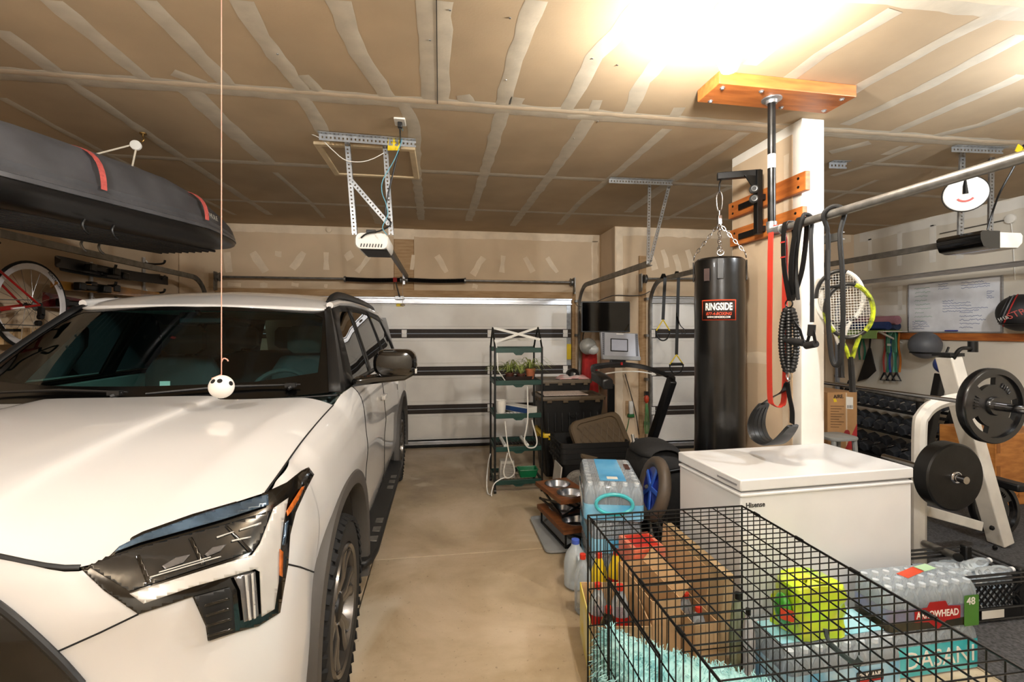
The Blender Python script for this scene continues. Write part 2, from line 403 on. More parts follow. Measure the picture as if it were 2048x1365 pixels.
# stub wall (pillar) between the bays
PX0, PX1, PY0, PY1 = 2.40, 2.572, 2.80, 3.56
wd_ = struct('wall_divider', B().box(((PX0+PX1)/2, (PY0+PY1)/2, ZC/2), (PX1-PX0, PY1-PY0, ZC)), M_white, 'white-edged stub wall between car bay and gym bay', 'wall', smooth=False, bevel=.006)
obj('drywall_sheet', B().box((PX0-.004, (PY0+PY1)/2+.03, ZC/2), (.008, PY1-PY0-.10, ZC-.16)), M_wpaper, wd_, smooth=False)
mud_ribbon([(PX0-.0085, PY0+.33, 1.46), (PX0-.0085, PY1-.03, 1.44)], .09, 'joint_tape', wd_, M_wmud, (-1, 0, 0), 9)
mud_ribbon([(PX0-.0085, PY0+.14, .9), (PX0-.0085, PY0+.13, 2.9)], .05, 'joint_tape', wd_, M_wmud, (-1, 0, 0), 10)
# taped stud lines on the gym wall
for i, (u, v0, v1, wd) in enumerate(((1740, 478, 542, .06), (1799, 463, 532, .07), (1866, 450, 525, .08), (1740, 575, 620, .06), (1800, 572, 620, .07), (1920, 505, 518, .08))):
    mud_ribbon([P(u, v0, X=XR-.0005), P(u, v1, X=XR-.0005)], wd, 'joint_tape', wr, M_white, (-1, 0, 0), 480+i)
mud_ribbon([P(1660, 625, X=XR-.0005), P(1812, 620, X=XR-.0005)], .14, 'joint_tape', wr, M_white, (-1, 0, 0), 490)
mud_ribbon([(XR-.0005, 1, 3.03), (XR-.0005, 6.0, 3.03)], .12, 'joint_tape', wr, M_white, (-1, 0, 0), 491)

# ---------------------------------------------------------------- ceiling bulbs (the room's own lamps, plus one added fill bulb)
M_porc = mat('porcelain', (.88, .87, .84), .3)
def bulb_lamp(x, y, label, power, col, size=.055):
    t = thing('ceiling_bulb', label, 'light fixture', (x, y, ZC), group='ceiling bulb lamps')
    obj('socket_base', B().lathe([(.062, 0), (.062, -.012), (.045, -.02), (.03, -.03), (.026, -.055), (0, -.056)], (x, y, ZC), n=24), M_porc, t)
    obj('bulb_collar', B().lathe([(.024, -.055), (.03, -.07), (.034, -.10), (.03, -.104)], (x, y, ZC), n=20), M_porc, t)
    m = bpy.data.materials.new('bulb_glow'); m.use_nodes = True
    b_ = m.node_tree.nodes['Principled BSDF']
    b_.inputs['Base Color'].default_value = (1, 1, 1, 1); b_.inputs['Emission Color'].default_value = (*col, 1)
    b_.inputs['Emission Strength'].default_value = power
    obj('bulb_glass', B().lathe([(.030, -.102), (size*.86, -.135), (size, -.19), (size*.95, -.24), (size*.6, -.285), (0, -.30)], (x, y, ZC), n=14), m, t)
    return t
bulb_lamp(1.258, 1.885, 'bright glowing bulb in porcelain ceiling socket by wooden pull-up board', 200, (1, .94, .85))
bulb_lamp(-1.55, .70, 'glowing bulb in ceiling socket above the white truck hood', 150, (1, .98, .95))
bulb_lamp(3.35, 1.45, 'glowing bulb in ceiling socket over the gym bay', 240, (.90, .95, 1))
bulb_lamp(.35, -1.0, 'added unseen fill bulb in ceiling socket near the house wall', 310, (1, .98, .95))  # added out of view behind the camera for flatter, brighter frontal light
# ================================================================ TRUCK (large white SUV)
from mathutils.geometry import delaunay_2d_cdt
XC = -1.41
def paint():
    m = mat('pearl_white_paint', (.79, .785, .778), .32, var=.01, scale=3, coat=1.0)
    return m
M_paint = paint()
M_trim = mat('satin_black_trim', (.055, .055, .057), .5, var=.08)
M_gloss = mat('gloss_black', (.018, .018, .02), .12, var=.0, coat=.6)
M_frit = mat('window_frit', (.012, .013, .013), .2)
M_wglass = glass('windshield_glass', (.74, .92, .92), .01, 1.5)
M_sglass = glass('side_glass', (.30, .36, .36), .01, 1.6)
car = thing('suv', 'large white sport utility truck with black trim parked facing the camera', 'car', (XC, 3.7, 0))
def cw(x, y, z): return V((XC + x, y, z))
def mirror_obj(o, **k):
    me = o.data.copy()
    for v in me.vertices: v.co.x = 2*XC - v.co.x
    me.flip_normals()
    n = o.copy(); n.data = me; COL.objects.link(n); return n
def both(b):
    """add the mirror image of a builder's geometry about the truck's centre plane"""
    n = len(b.v); b.v += [(2*XC - x, y, z) for x, y, z in b.v]; b.f += [tuple(reversed([i + n for i in f])) for f in list(b.f)]
    return b
def pair(name, b, m, parent, **k):
    o = obj(name, b, m, parent, **k); mirror_obj(o); return o
HW, RW, RW_Y = 2.20, 5.28, .41      # hub Y front, rear, hub height
hood_net = [[(0, 1.16, 1.19), (.30, 1.18, 1.186), (.38, 1.20, 1.176), (.573, 1.232, 1.11), (.66, 1.325, 1.146), (.76, 1.43, 1.155), (.868, 1.55, 1.16)],
 [(0, 1.28, 1.245), (.30, 1.28, 1.240), (.38, 1.29, 1.222), (.585, 1.32, 1.166), (.68, 1.40, 1.178), (.77, 1.49, 1.178), (.871, 1.60, 1.173)],
 [(0, 1.46, 1.290), (.305, 1.46, 1.286), (.38, 1.47, 1.262), (.60, 1.49, 1.222), (.70, 1.54, 1.222), (.78, 1.61, 1.213), (.874, 1.69, 1.193)],
 [(0, 1.78, 1.330), (.31, 1.78, 1.327), (.385, 1.78, 1.303), (.63, 1.79, 1.278), (.725, 1.81, 1.276), (.80, 1.85, 1.258), (.877, 1.89, 1.234)],
 [(0, 2.10, 1.352), (.32, 2.1, 1.349), (.395, 2.1, 1.328), (.66, 2.12, 1.316), (.745, 2.13, 1.312), (.815, 2.14, 1.292), (.88, 2.15, 1.270)],
 [(0, 2.355, 1.362), (.33, 2.365, 1.36), (.405, 2.37, 1.341), (.68, 2.40, 1.338), (.76, 2.41, 1.334), (.825, 2.415, 1.318), (.882, 2.41, 1.296)]]
hood_rows = [[cw(*p) for p in r] for r in patch(hood_net, 6, 6)]
hood = B().grid(hood_rows)
hood_half = B().grid(hood_rows)
fas_net = [[(0, 1.155, 1.180), (.38, 1.195, 1.166), (.573, 1.228, 1.102), (.66, 1.32, 1.138), (.76, 1.425, 1.148), (.868, 1.545, 1.152), (.874, 1.65, 1.18), (.878, 1.77, 1.206)],
 [(0, 1.13, 1.13), (.38, 1.17, 1.115), (.60, 1.222, 1.065), (.70, 1.285, 1.085), (.81, 1.39, 1.10), (.90, 1.52, 1.11), (.935, 1.64, 1.12), (.95, 1.77, 1.14)],
 [(0, 1.11, 1.03), (.38, 1.15, 1.02), (.62, 1.205, 1.0), (.74, 1.245, 1.0), (.85, 1.335, 1.0), (.925, 1.46, 1.0), (.962, 1.60, 1.01), (.974, 1.77, 1.03)],
 [(0, 1.10, .90), (.38, 1.14, .90), (.64, 1.20, .90), (.77, 1.25, .88), (.87, 1.33, .87), (.945, 1.44, .86), (.973, 1.57, .88), (.980, 1.77, .81)],
 [(0, 1.08, .70), (.38, 1.115, .70), (.66, 1.18, .70), (.79, 1.24, .68), (.88, 1.31, .67), (.95, 1.41, .66), (.974, 1.53, .66), (.982, 1.675, .65)],
 [(0, 1.10, .45), (.38, 1.13, .45), (.65, 1.19, .45), (.78, 1.25, .45), (.87, 1.32, .44), (.93, 1.41, .43), (.96, 1.51, .42), (.97, 1.62, .42)]]
fas_rows = [[cw(*p) for p in r] for r in patch(fas_net, 6, 6)]
FAS_FIX = True
ZT = [(1.77, 1.206), (1.89, 1.234), (2.15, 1.270), (2.41, 1.296), (2.55, 1.330), (2.75, 1.342), (4.0, 1.350), (6.2, 1.37)]
def ztop(y): return sinterp(y, ZT)
def sidex(y, z):
    d = max(0, ztop(y) - z); x0 = interp(y, [(1.77, .878), (2.41, .882), (2.7, .90)])
    x = x0 + (.975 - x0) * (1 - math.exp(-d / .062)) + .012 * math.exp(-((z - .98) / .09) ** 2)
    x -= .075 * max(0, (.62 - z) / .25) ** 2
    for hy in (HW, RW): x += .012 * math.exp(-((y - hy) / .42) ** 2) * math.exp(-((z - .95) / .25) ** 2)
    x *= interp(y, [(1.6, .985), (1.9, .998), (2.2, 1), (5.5, 1), (6.0, .985), (6.3, .94), (6.42, .85)])
    return x
def zlow(y):
    z = .40
    for hy in (HW, RW):
        q = .57 ** 2 - (y - hy) ** 2
        if q > 0: z = max(z, RW_Y + math.sqrt(q))
    return z
def side_rows(y0, y1, n, m=26):
    rows = []
    ys = [y0 + (y1 - y0) * i / n for i in range(n + 1)]
    for y in ys:
        zt, zl = ztop(y), zlow(y)
        rows.append([cw(sidex(y, zt - (zt - zl) * ((k / m) ** 1.5)), y, zt - (zt - zl) * ((k / m) ** 1.5)) for k in range(m + 1)])
    return rows
# greenhouse side surface
def zroof(y): return sinterp(y, [(3.1, 1.82), (3.35, 1.85), (3.8, 1.868), (4.6, 1.865), (5.4, 1.84), (5.95, 1.80)])
def YA(t): return 2.60 + .52 * t
def YD(t): return 6.20 - .28 * t
def green(y, t):
    x = .893 - .165 * t - .028 * t * t
    z = 1.345 + (zroof(max(y, 3.1)) - 1.345) * t
    return cw(x - .05 * max(0, (y - 5.3)) , y, z)
for r in fas_rows:                      # blend the corner column into the fender surface
    for p in r:
        if p.y > 1.62 and p.z > .60:
            w_ = min(1, (p.y - 1.62)/.11); p.x = p.x*(1-w_) + (XC + sidex(max(p.y, 1.6), p.z) - .001)*w_
fas = B().grid(fas_rows)
fender = B().grid(side_rows(1.752, 2.80, 46))
doorf = B().grid(side_rows(2.808, 3.716, 24)); doorr = B().grid(side_rows(3.724, 4.76, 30)); quart = B().grid(side_rows(4.768, 6.42, 60))
body_bvh = BVHTree.FromPolygons(*(lambda q: ([V(v) for v in q.v], q.f))((lambda q: q)(B().grid(hood_rows).grid(fas_rows).grid(side_rows(1.77, 2.80, 44)).grid(side_rows(2.808, 3.716, 24)))))
obj('hood', both(hood), M_paint, car, ang=1.2)
obj('front_fascia', both(fas), M_paint, car, ang=1.2)
for nm, q in (('front_fender', fender), ('front_door', doorf), ('rear_door', doorr), ('rear_quarter', quart)):
    o = obj(nm, q, M_paint, car, ang=1.2); mirror_obj(o)
# dark core behind the panel gaps
core = B()
core.loft([[cw(x, y, z) for x, z in ((-.86, .5), (.86, .5), (.86, 1.12), (.80, 1.18), (-.80, 1.18), (-.86, 1.12))] for y in (1.72, 6.3)][:0] or [[cw(-.6, 1.35, .35), cw(.6, 1.35, .35), cw(.6, 1.35, .95), cw(-.6, 1.35, .95)], [cw(-.62, 6.2, .35), cw(.62, 6.2, .35), cw(.62, 6.2, .72), cw(-.62, 6.2, .72)]])
obj('underbody', core, M_trim, car)
# rear end
rr = [[(0, 6.46, z), (.5, 6.45, z), (.8, 6.42, z)] for z in (1.37, 1.0, .7, .42)]
rear = B().grid([[cw(*p) for p in r] for r in rr]); rear.grid([[cw(x, 6.46 - .03*(x/.8), 1.37), cw(x*.9, 6.05, 1.83)] for x in (0, .5, .8)])
obj('tailgate', both(rear), M_paint, car)

ext = [[a + (a - b)*.55 for a, b in zip(fas_rows[0], fas_rows[3])]] + fas_rows
lamp_bvh = BVHTree.FromPolygons(*(lambda q: ([V(v) for v in q.v], q.f))(B().grid(ext).grid(side_rows(1.755, 2.0, 14))))
LAMP_OUT = V((.45, -.85, .25)).normalized()
def hit(u, v, off=0., bvh=None):
    d = ray(u, v).normalized()
    l, n, i, dist = (bvh or body_bvh).ray_cast(CAMP, d)
    if l is None: return None
    if bvh is not None: return l + LAMP_OUT * off
    if n.dot(d) > 0: n = -n
    return l + n * off
def tri_fill(poly, step):
    """triangulate a 2-D polygon with interior points"""
    pts = []
    n = len(poly)
    for i in range(n):
        a, b = V(poly[i]), V(poly[(i+1) % n]); k = max(1, int((b-a).length / step))
        pts += [a.lerp(b, j/k) for j in range(k)]
    nb = len(pts)
    xs_ = [p.x for p in pts]; ys_ = [p.y for p in pts]
    def inside(x, y):
        c = False
        for i in range(n):
            x1, y1 = poly[i]; x2, y2 = poly[(i+1) % n]
            if (y1 > y) != (y2 > y) and x < (x2-x1)*(y-y1)/(y2-y1)+x1: c = not c
        return c
    y = min(ys_) + step/2
    while y < max(ys_):
        x = min(xs_) + step/2
        while x < max(xs_):
            if inside(x, y): pts.append(V((x, y)))
            x += step
        y += step
    vs, es, fs, *_ = delaunay_2d_cdt([p.to_2d() for p in pts], [], [list(range(nb))], 1, 1e-4)
    return vs, fs
def smooth_poly(poly, n=3): return [(p.x, p.y) for p in spline([(a, b, 0) for a, b in poly], n, True)]
def decal(name, poly, off, m, parent, step=7, sm=False, solid=.003, **k):
    vs, fs = tri_fill(smooth_poly(poly) if sm else poly, step)
    out = []; ok = []
    for p in vs:
        h = hit(p.x, p.y, off*2.2, lamp_bvh); ok.append(h is not None); out.append(h or V((0, 0, 0)))
    good = [tuple(f) for f in fs if all(ok[i] for i in f) and max((out[f[k]] - out[f[k-1]]).length for k in range(3)) < .09]
    root = {}
    def find(i):
        while root.setdefault(i, i) != i: i = root[i]
        return i
    for f in good:
        for k_ in (1, 2): root[find(f[k_])] = find(f[0])
    cnt = {}
    for f in good: cnt[find(f[0])] = cnt.get(find(f[0]), 0) + 1
    big = max(cnt, key=cnt.get)
    b = B(); keep = [f for f in good if find(f[0]) == big]; used_ = sorted({i for f in keep for i in f}); ix = {q: k_ for k_, q in enumerate(used_)}
    b.add([out[i] for i in used_], [tuple(ix[i] for i in f) for f in keep])
    o = obj(name, b, m, parent, solid=solid, **k)
    return o
M_lamp_dark = mat('lamp_dark_glass', (.13, .135, .14), .10, var=.15, scale=14, coat=1)
M_lamp_silver = mat('lamp_silver', (.74, .73, .71), .35, metal=.15, var=.06, coat=1)
M_lamp_strip = mat('lamp_strip', (.34, .44, .54), .12, metal=.5, var=.3, scale=9, coat=1)
M_lamp_grey = mat('lamp_grey', (.40, .39, .39), .2, metal=.3, coat=1)
M_amber = mat('amber_reflector', (.72, .36, .09), .2, coat=1, var=.2, scale=40)
HL = [(159,1134),(223,1096),(285,1064),(384.5,1029),(472,1004),(531,985),(572,966),(601,942.5),(616,935),(627,950),(610,982),(590,1026),(579,1070),(575,1129),(566,1181),(559,1225),(516,1252),(475,1263),(415,1281),(411,1252),(384.5,1193),(340.5,1208),(277.5,1228),(209,1181)]
hl = decal('headlight', HL, .003, M_gloss, car, label='angular dark headlight with silver running-light band')
decal('lens', [(178,1131),(255,1102),(355,1074),(449,1049),(541,1021),(529,1064),(506,1101),(496,1105),(384,1140),(258,1182)], .006, M_lamp_dark, hl)
decal('light_bar', [(190,1118),(240,1092),(288,1068),(414,1024),(534,989),(535,1010),(443,1039),(282,1084)], .008, M_lamp_strip, hl)
decal('running_light', [(260,1185),(384,1146),(502,1109),(518,1086),(545,1016),(574,996),(564,1046),(557,1105),(554,1164),(546,1216),(521,1231),(517,1142),(508,1137),(463,1150),(384,1172),(288,1205)], .009, M_lamp_silver, hl)
decal('light_guide', [(466,1153),(508,1142),(515,1230),(486,1242),(479,1180)], .008, M_lamp_grey, hl, step=6)
for q in ([(487,1149),(492,1148),(500,1236),(495,1238)], [(500,1146),(504,1144),(509,1233),(505,1235)]): decal('light_line', q, .011, M_lamp_silver, hl, step=5)
decal('side_marker', [(600,975),(607,972),(594,1000),(580,1022),(572,1032),(570,1022)], .010, M_amber, hl, step=5)
decal('side_marker', [(556,1097),(563,1103),(562,1153),(556,1149)], .010, M_amber, hl, step=5)
decal('side_marker', [(567,1046),(574,1040),(567,1090),(561,1090)], .010, M_lamp_strip, hl, step=5)
# projector elements inside the lens
for q in ([(324,1131),(352,1114),(380,1108),(366,1124),(330,1137)], [(408,1108),(424,1094),(452,1088),(440,1101),(414,1112)]): decal('projector', q, .009, M_lamp_grey, hl, step=5)
for q in ([(377,1076),(384,1074),(410,1128),(402,1131)], [(272,1112),(280,1108),(305,1166),(294,1168)], [(449,1052),(453,1051),(502,1100),(496,1104)]): decal('divider', q, .008, M_gloss, hl, step=6)
for q in ([(318,1142),(420,1112),(421,1114),(318,1144.5)], [(300,1152),(440,1111),(441,1113),(300,1154.5)], [(432,1073),(466,1062),(466,1064),(433,1076)], [(462,1080),(500,1072),(500,1075),(462,1083)], [(478,1058),(520,1044),(520,1048),(478,1061)]):
    decal('lens_line', q, .0085, M_lamp_silver, hl, step=8)
vent = decal('corner_vent', [(388,1192),(459,1173),(463,1182),(469,1262),(418,1279),(413,1250)], .007, M_trim, car, step=7)
for k_ in range(4):
    y0 = 1196 + 20*k_
    decal('vent_fin', [(407+2*k_, y0+9), (456+2*k_, y0-5), (457+2*k_, y0-1), (408+2*k_, y0+13)], .014, M_gloss, vent, step=6)
# mirrored pair on the far side (headlight and parts)
def mirror_tree(o, parent):
    n = mirror_obj(o); n.parent = parent; n.matrix_parent_inverse = Matrix(o.matrix_parent_inverse)
    for c in o.children: mirror_tree(c, n)
mirror_tree(hl, car); mirror_tree(vent, car)
# shut lines
def seam(px, r=.0028, m=M_dark, par=car, name='panel_gap'):
    pts = []
    for (a, b) in zip(px, px[1:]):
        n = max(2, int(math.hypot(b[0]-a[0], b[1]-a[1]) / 12))
        pts += [(a[0]+(b[0]-a[0])*k/n, a[1]+(b[1]-a[1])*k/n) for k in range(n)]
    pts.append(px[-1]); q = [hit(u, v, .0005) for u, v in pts]; q = [p for p in q if p is not None]
    return obj(name, B().tube(q, r, 6), m, par)
edge = [r[-1] for r in hood_rows]
pair('panel_gap', B().tube([p + V((.001, 0, .001)) for p in edge], .0032, 6), M_dark, car)
pair('panel_gap', B().tube([p + V((0, -.001, .0)) for p in hood_rows[0][:19]], .006, 6), M_trim, car)
pair('panel_gap', B().tube([cw(sidex(2.804, z)+.0005, 2.804, z) for z in [1.342-.03*k for k in range(31)]], .003, 6), M_dark, car)
pair('panel_gap', B().tube([cw(sidex(3.72, z)+.0005, 3.72, z) for z in [1.345-.03*k for k in range(31)]], .003, 6), M_dark, car)
pair('panel_gap', B().tube([cw(sidex(4.764, z)+.0005, 4.764, z) for z in [1.345-.03*k for k in range(10)]], .003, 6), M_dark, car)
seam([(574, 1129), (600, 1135), (627, 1145)]); seam([(277, 1229), (200, 1266), (117, 1303)], .0022)
# grille opening: dark surround with a bevelled rim
gp = [(-150,1150),(0,1211),(40,1243),(90,1288),(130,1328),(165,1368),(210,1430),(-150,1430)]
gr = decal('grille', gp, .004, M_gloss, car, step=16, label='gloss black grille opening')
rim = [hit(u, v, .006) for u, v in ((-60,1180),(-20,1199),(0,1211),(40,1243),(90,1288),(130,1328),(165,1368))]
obj('grille_rim', B().tube(spline([p for p in rim if p], 4), .009, 8), M_trim, gr)
# ---- greenhouse ----
panes = {'front_window': [(2.93, .05), (3.55, .05), (3.60, .45), (3.655, .90), (3.34, .90), (3.17, .72)],
         'rear_window': [(3.67, .05), (4.58, .05), (4.60, .90), (3.76, .90)],
         'quarter_window': [(4.70, .08), (5.72, .16), (5.62, .84), (4.70, .90)]}
fr_pts = []; fr_edges = []
def addloop(poly, step=.08):
    st = len(fr_pts)
    for i in range(len(poly)):
        a, b = V(poly[i]), V(poly[(i+1) % len(poly)]); k = max(1, int((b-a).length / step))
        fr_pts.extend(a.lerp(b, j/k) for j in range(k))
    e = len(fr_pts); idx = list(range(st, e)); fr_edges.extend((idx[i], idx[(i+1) % len(idx)]) for i in range(len(idx))); return idx
def inpoly(x, y, poly):
    c = False; n = len(poly)
    for i in range(n):
        x1, y1 = poly[i]; x2, y2 = poly[(i+1) % n]
        if (y1 > y) != (y2 > y) and x < (x2-x1)*(y-y1)/(y2-y1)+x1: c = not c
    return c
outer = [(YA(0), 0), (YD(0), 0), (YD(1), 1), (5.3, 1), (4.4, 1), (3.6, 1), (YA(1), 1)]
addloop(outer)
for q in panes.values(): addloop(q)
vs, es, fs, *_ = delaunay_2d_cdt([p.to_2d() for p in fr_pts], fr_edges, [], 0, 1e-5)
frame_f = []; 
for f in fs:
    cx = sum(vs[i].x for i in f)/3; cy = sum(vs[i].y for i in f)/3
    if inpoly(cx, cy, outer) and not any(inpoly(cx, cy, q) for q in panes.values()): frame_f.append(tuple(f))
pil = B(); pil.add([green(p.x, p.y) for p in vs], frame_f)
o = obj('window_pillars', pil, M_trim, car, solid=.02, off=-1); mirror_obj(o)
for nm, q in panes.items():
    v2, f2 = tri_fill(q, .12)
    o = obj(nm, B().add([green(p.x, p.y) + V((-.006, 0, 0)) for p in v2], [tuple(f) for f in f2]), M_sglass, car); mirror_obj(o)
# body-colour roof edge line above the windows
rl = B().tube([green(y, 1.0) + V((.004, 0, .006)) for y in [3.13 + .1*k for k in range(28)]], .022, 8)
pair('roof_edge', rl, M_paint, car)
roof_net = [[(0, 2.955, 1.812), (.35, 2.98, 1.808), (.6, 3.035, 1.803), (.70, 3.11, 1.80)]] + [[(0, y, zc), (.35, y, zc - .012), (.6, y, zc - .035), (.705, y, zroof(y) + .004)] for y, zc in ((3.3, 1.908), (3.8, 1.955), (4.6, 1.95), (5.4, 1.905), (5.95, 1.862))]
roof = B().grid([[cw(*p) for p in r] for r in patch(roof_net, 5, 5)])
obj('roof', both(roof), M_paint, car, ang=1.2, solid=.02, off=-1)
rail = spline([cw(.67, 3.25, 1.845), cw(.675, 3.38, 1.90), cw(.675, 3.7, 1.925), cw(.675, 4.6, 1.925), cw(.67, 5.2, 1.90), cw(.66, 5.4, 1.86)], 6)
obj('roof_rail', B().tube(rail, .022, 8, flat=1.3), M_trim, car); o = COL.objects[-1]; mirror_obj(car.children[-1])
# windshield: glass in a dark frit border
def wsp(s, t):
    """s -1..1 across, t 0..1 up"""
    q = abs(s); wb_ = .845 + (.69 - .845) * t
    y0 = 2.365 + .165 * q ** 2.2; y1 = 2.96 + .14 * q ** 2.2
    z0 = 1.325 + .02 * q * q; z1 = 1.808 - .012 * q * q
    y = y0 + (y1 - y0) * t; z = z0 + (z1 - z0) * t + .035 * math.sin(PI * t) * (1 - .4*q)
    return cw(wb_ * s, y, z)
ib = [(-.93, .17), (-.6, .14), (0, .13), (.6, .14), (.93, .19), (.955, .5), (.965, .86), (.9, .93), (0, .93), (-.9, .93), (-.965, .86), (-.955, .5)]
fr_pts = []; fr_edges = []
addloop([(-1, 0), (1, 0), (1, 1), (-1, 1)], .1); addloop(ib, .1)
vs, es, fs, *_ = delaunay_2d_cdt([p.to_2d() for p in fr_pts], fr_edges, [], 0, 1e-5)
ff = [tuple(f) for f in fs if not inpoly(sum(vs[i].x for i in f)/3, sum(vs[i].y for i in f)/3, ib)]
ws = thing_part = obj('windshield', B().add([wsp(p.x, p.y) for p in vs], ff), M_frit, car)
v2, f2 = tri_fill(ib, .12)
obj('windshield_glass', B().add([wsp(p.x, p.y) + V((0, .004, 0)) for p in v2], [tuple(f) for f in f2]), M_wglass, ws)
# A-pillar cover between windshield and side frame
ap = B().grid([[wsp(1, k/10) + V((-.01, -.004, .004)), (wsp(1, k/10) + green(YA(k/10), k/10)) * .5 + V((.022, -.028, .0)), green(YA(k/10) + .02, k/10) + V((.004, 0, 0))] for k in range(11)])
o = obj('a_pillar', ap, M_trim, car, solid=.006); mirror_obj(o)
# cowl and wipers
cowl = B().grid([[cw(x, 2.345 + .15*(abs(x)/.85)**2.2, 1.332), cw(x, 2.40 + .16*(abs(x)/.85)**2.2, 1.325)] for x in [-.88 + .08*k for k in range(23)]])
obj('cowl', cowl, M_trim, car, solid=.01)
for (x0, x1) in ((-.62, -.02), (.06, .70)):
    a = wsp(x0/.83, .06) + V((0, -.02, .012)); b_ = wsp(x1/.83, .075) + V((0, -.02, .012)); c_ = a.lerp(b_, .5) + V((0, -.012, .012))
    w_ = obj('wiper', B().tube([a, c_, b_], [.006, .008, .005], 6), M_trim, car); obj('wiper_arm', B().tube([b_ + V((-.02, -.01, 0)), b_ + V((-.05, -.035, -.015))], .012, 8).box(b_ + V((-.04, -.02, 0)), (.05, .03, .02)), M_trim, w_)
# interior
M_int = mat('cabin_dark', (.27, .28, .28), .8); M_intl = mat('cabin_grey', (.78, .80, .74), .8); M_dash = mat('dash_teal_grey', (.42, .50, .50), .6)
dash = B().loft([[cw(x, y, z) for y, z in ((2.50, 1.22), (2.55, 1.325), (2.75, 1.335 + .03*math.exp(-((x-.42)/.2)**2)), (2.95, 1.30 + .045*math.exp(-((x-.42)/.2)**2)), (3.0, 1.18), (2.9, 1.0), (2.5, 1.0))] for x in [-.82 + .082*k for k in range(21)]])
obj('dashboard', dash, M_dash, car)
obj('steering_wheel', B().torus(cw(.42, 3.08, 1.25), (0, -.9, .5), .185, .016, 28, 8).cyl(cw(.42, 2.98, 1.20), cw(.42, 3.07, 1.25), .05).box(cw(.42, 3.075, 1.25), (.32, .025, .05)), M_int, car)
def seat(x, y, w, hd):
    b = B(); b.loft([[cw(x + a*w*.5*sx, y + dy + .03*abs(a), z) for a, dy in ((-1, 0), (-.6, -.05), (.6, -.05), (1, 0), (.8, .12), (-.8, .12))] for z, sx, dy0 in ((.75, 1, 0), (1.1, 1, 0), (1.38, .95, 0), (1.48, .7, 0))])
    st = obj('seat', b, M_intl if False else M_int, car, bevel=.02)
    for hx in hd: obj('headrest', B().loft([[cw(x+hx + .13*a*s, y+.05 + .05*b_*s, z) for a, b_ in ((-1, -.6), (-.6, -1), (.6, -1), (1, -.6), (1, .8), (-1, .8))] for z, s in ((1.50, .7), (1.53, 1), (1.66, 1), (1.70, .75))]), mat('headrest_grey', (.33, .34, .32), .7), st)
seat(.42, 3.62, .52, (0,)); seat(-.42, 3.62, .52, (0,)); seat(0, 4.62, 1.36, (-.42, 0, .42))
for s in (-1, 1): obj('door_trim', B().loft([[cw(s*(.86 + o_), y, z) for o_, z in ((-.03, .8), (-.06, 1.2), (-.035, 1.335), (.0, 1.34), (.0, .8))] for y in (2.75, 3.2, 3.7, 4.7)]), M_intl, car)
hlin = B().grid([[cw(x, y, 1.80 - .02*abs(x)) for x in (-.64, -.3, 0, .3, .64)] for y in (3.15, 4, 5, 5.8)]); obj('headliner', hlin, M_intl, car)
obj('cabin_floor', B().box(cw(0, 4.2, .7), (1.6, 2.9, .05)), M_int, car)
obj('rear_mirror', B().box(cw(0, 3.02, 1.74), (.24, .03, .07)).cyl(cw(0, 3.0, 1.76), cw(0, 2.95, 1.80), .012), M_trim, car, bevel=.01)
obj('registration_card', B().box(cw(-.05, 2.74, 1.375), (.05, .003, .04)), M_white, car)
# door mirror
mx, my = XC + 1.145, 2.80
mir = []
for k_, (yo, s) in enumerate(((-.075, .55), (-.068, .8), (-.04, .96), (0, 1.0), (.06, 1.0), (.085, .96))):
    mir.append([V((mx + px*s*1.0, my + yo, 1.478 + pz*s)) for px, pz in rrect(.25, .158, .065, 5)])
def door_mirror():
    ms = obj('door_mirror', B().loft(mir), M_gloss, car)
    obj('mirror_glass', B().prism(rrect(.22, .13, .05, 4), 0, .004, facing((mx, my+.086, 1.478), (0, 1, 0))), M_steel, ms)
    arm = B().loft([[V((x, my + .03 + dy, z + dz)) for dy, dz in ((-.05, -.022), (-.05, .022), (.05, .03), (.05, -.022))] for x, z in ((XC+.90, 1.362), (XC+.97, 1.372), (XC+1.06, 1.382), (XC+1.2, 1.396), (XC+1.262, 1.43))])
    obj('mirror_arm', arm, M_gloss, ms, bevel=.012)
    obj('turn_signal', B().box((XC+1.266, my-.03, 1.43), (.012, .05, .028)), M_lamp_silver, ms, bevel=.004)
    return ms
dm = door_mirror(); mirror_tree(dm, car)
# door handles
for y in (3.60, 4.64):
    x = sidex(y, 1.17)
    h = pair('door_handle', B().box(cw(x+.02, y, 1.17), (.03, .17, .035)).box(cw(x+.008, y-.06, 1.17), (.03, .03, .04)), M_paint, car, bevel=.008)
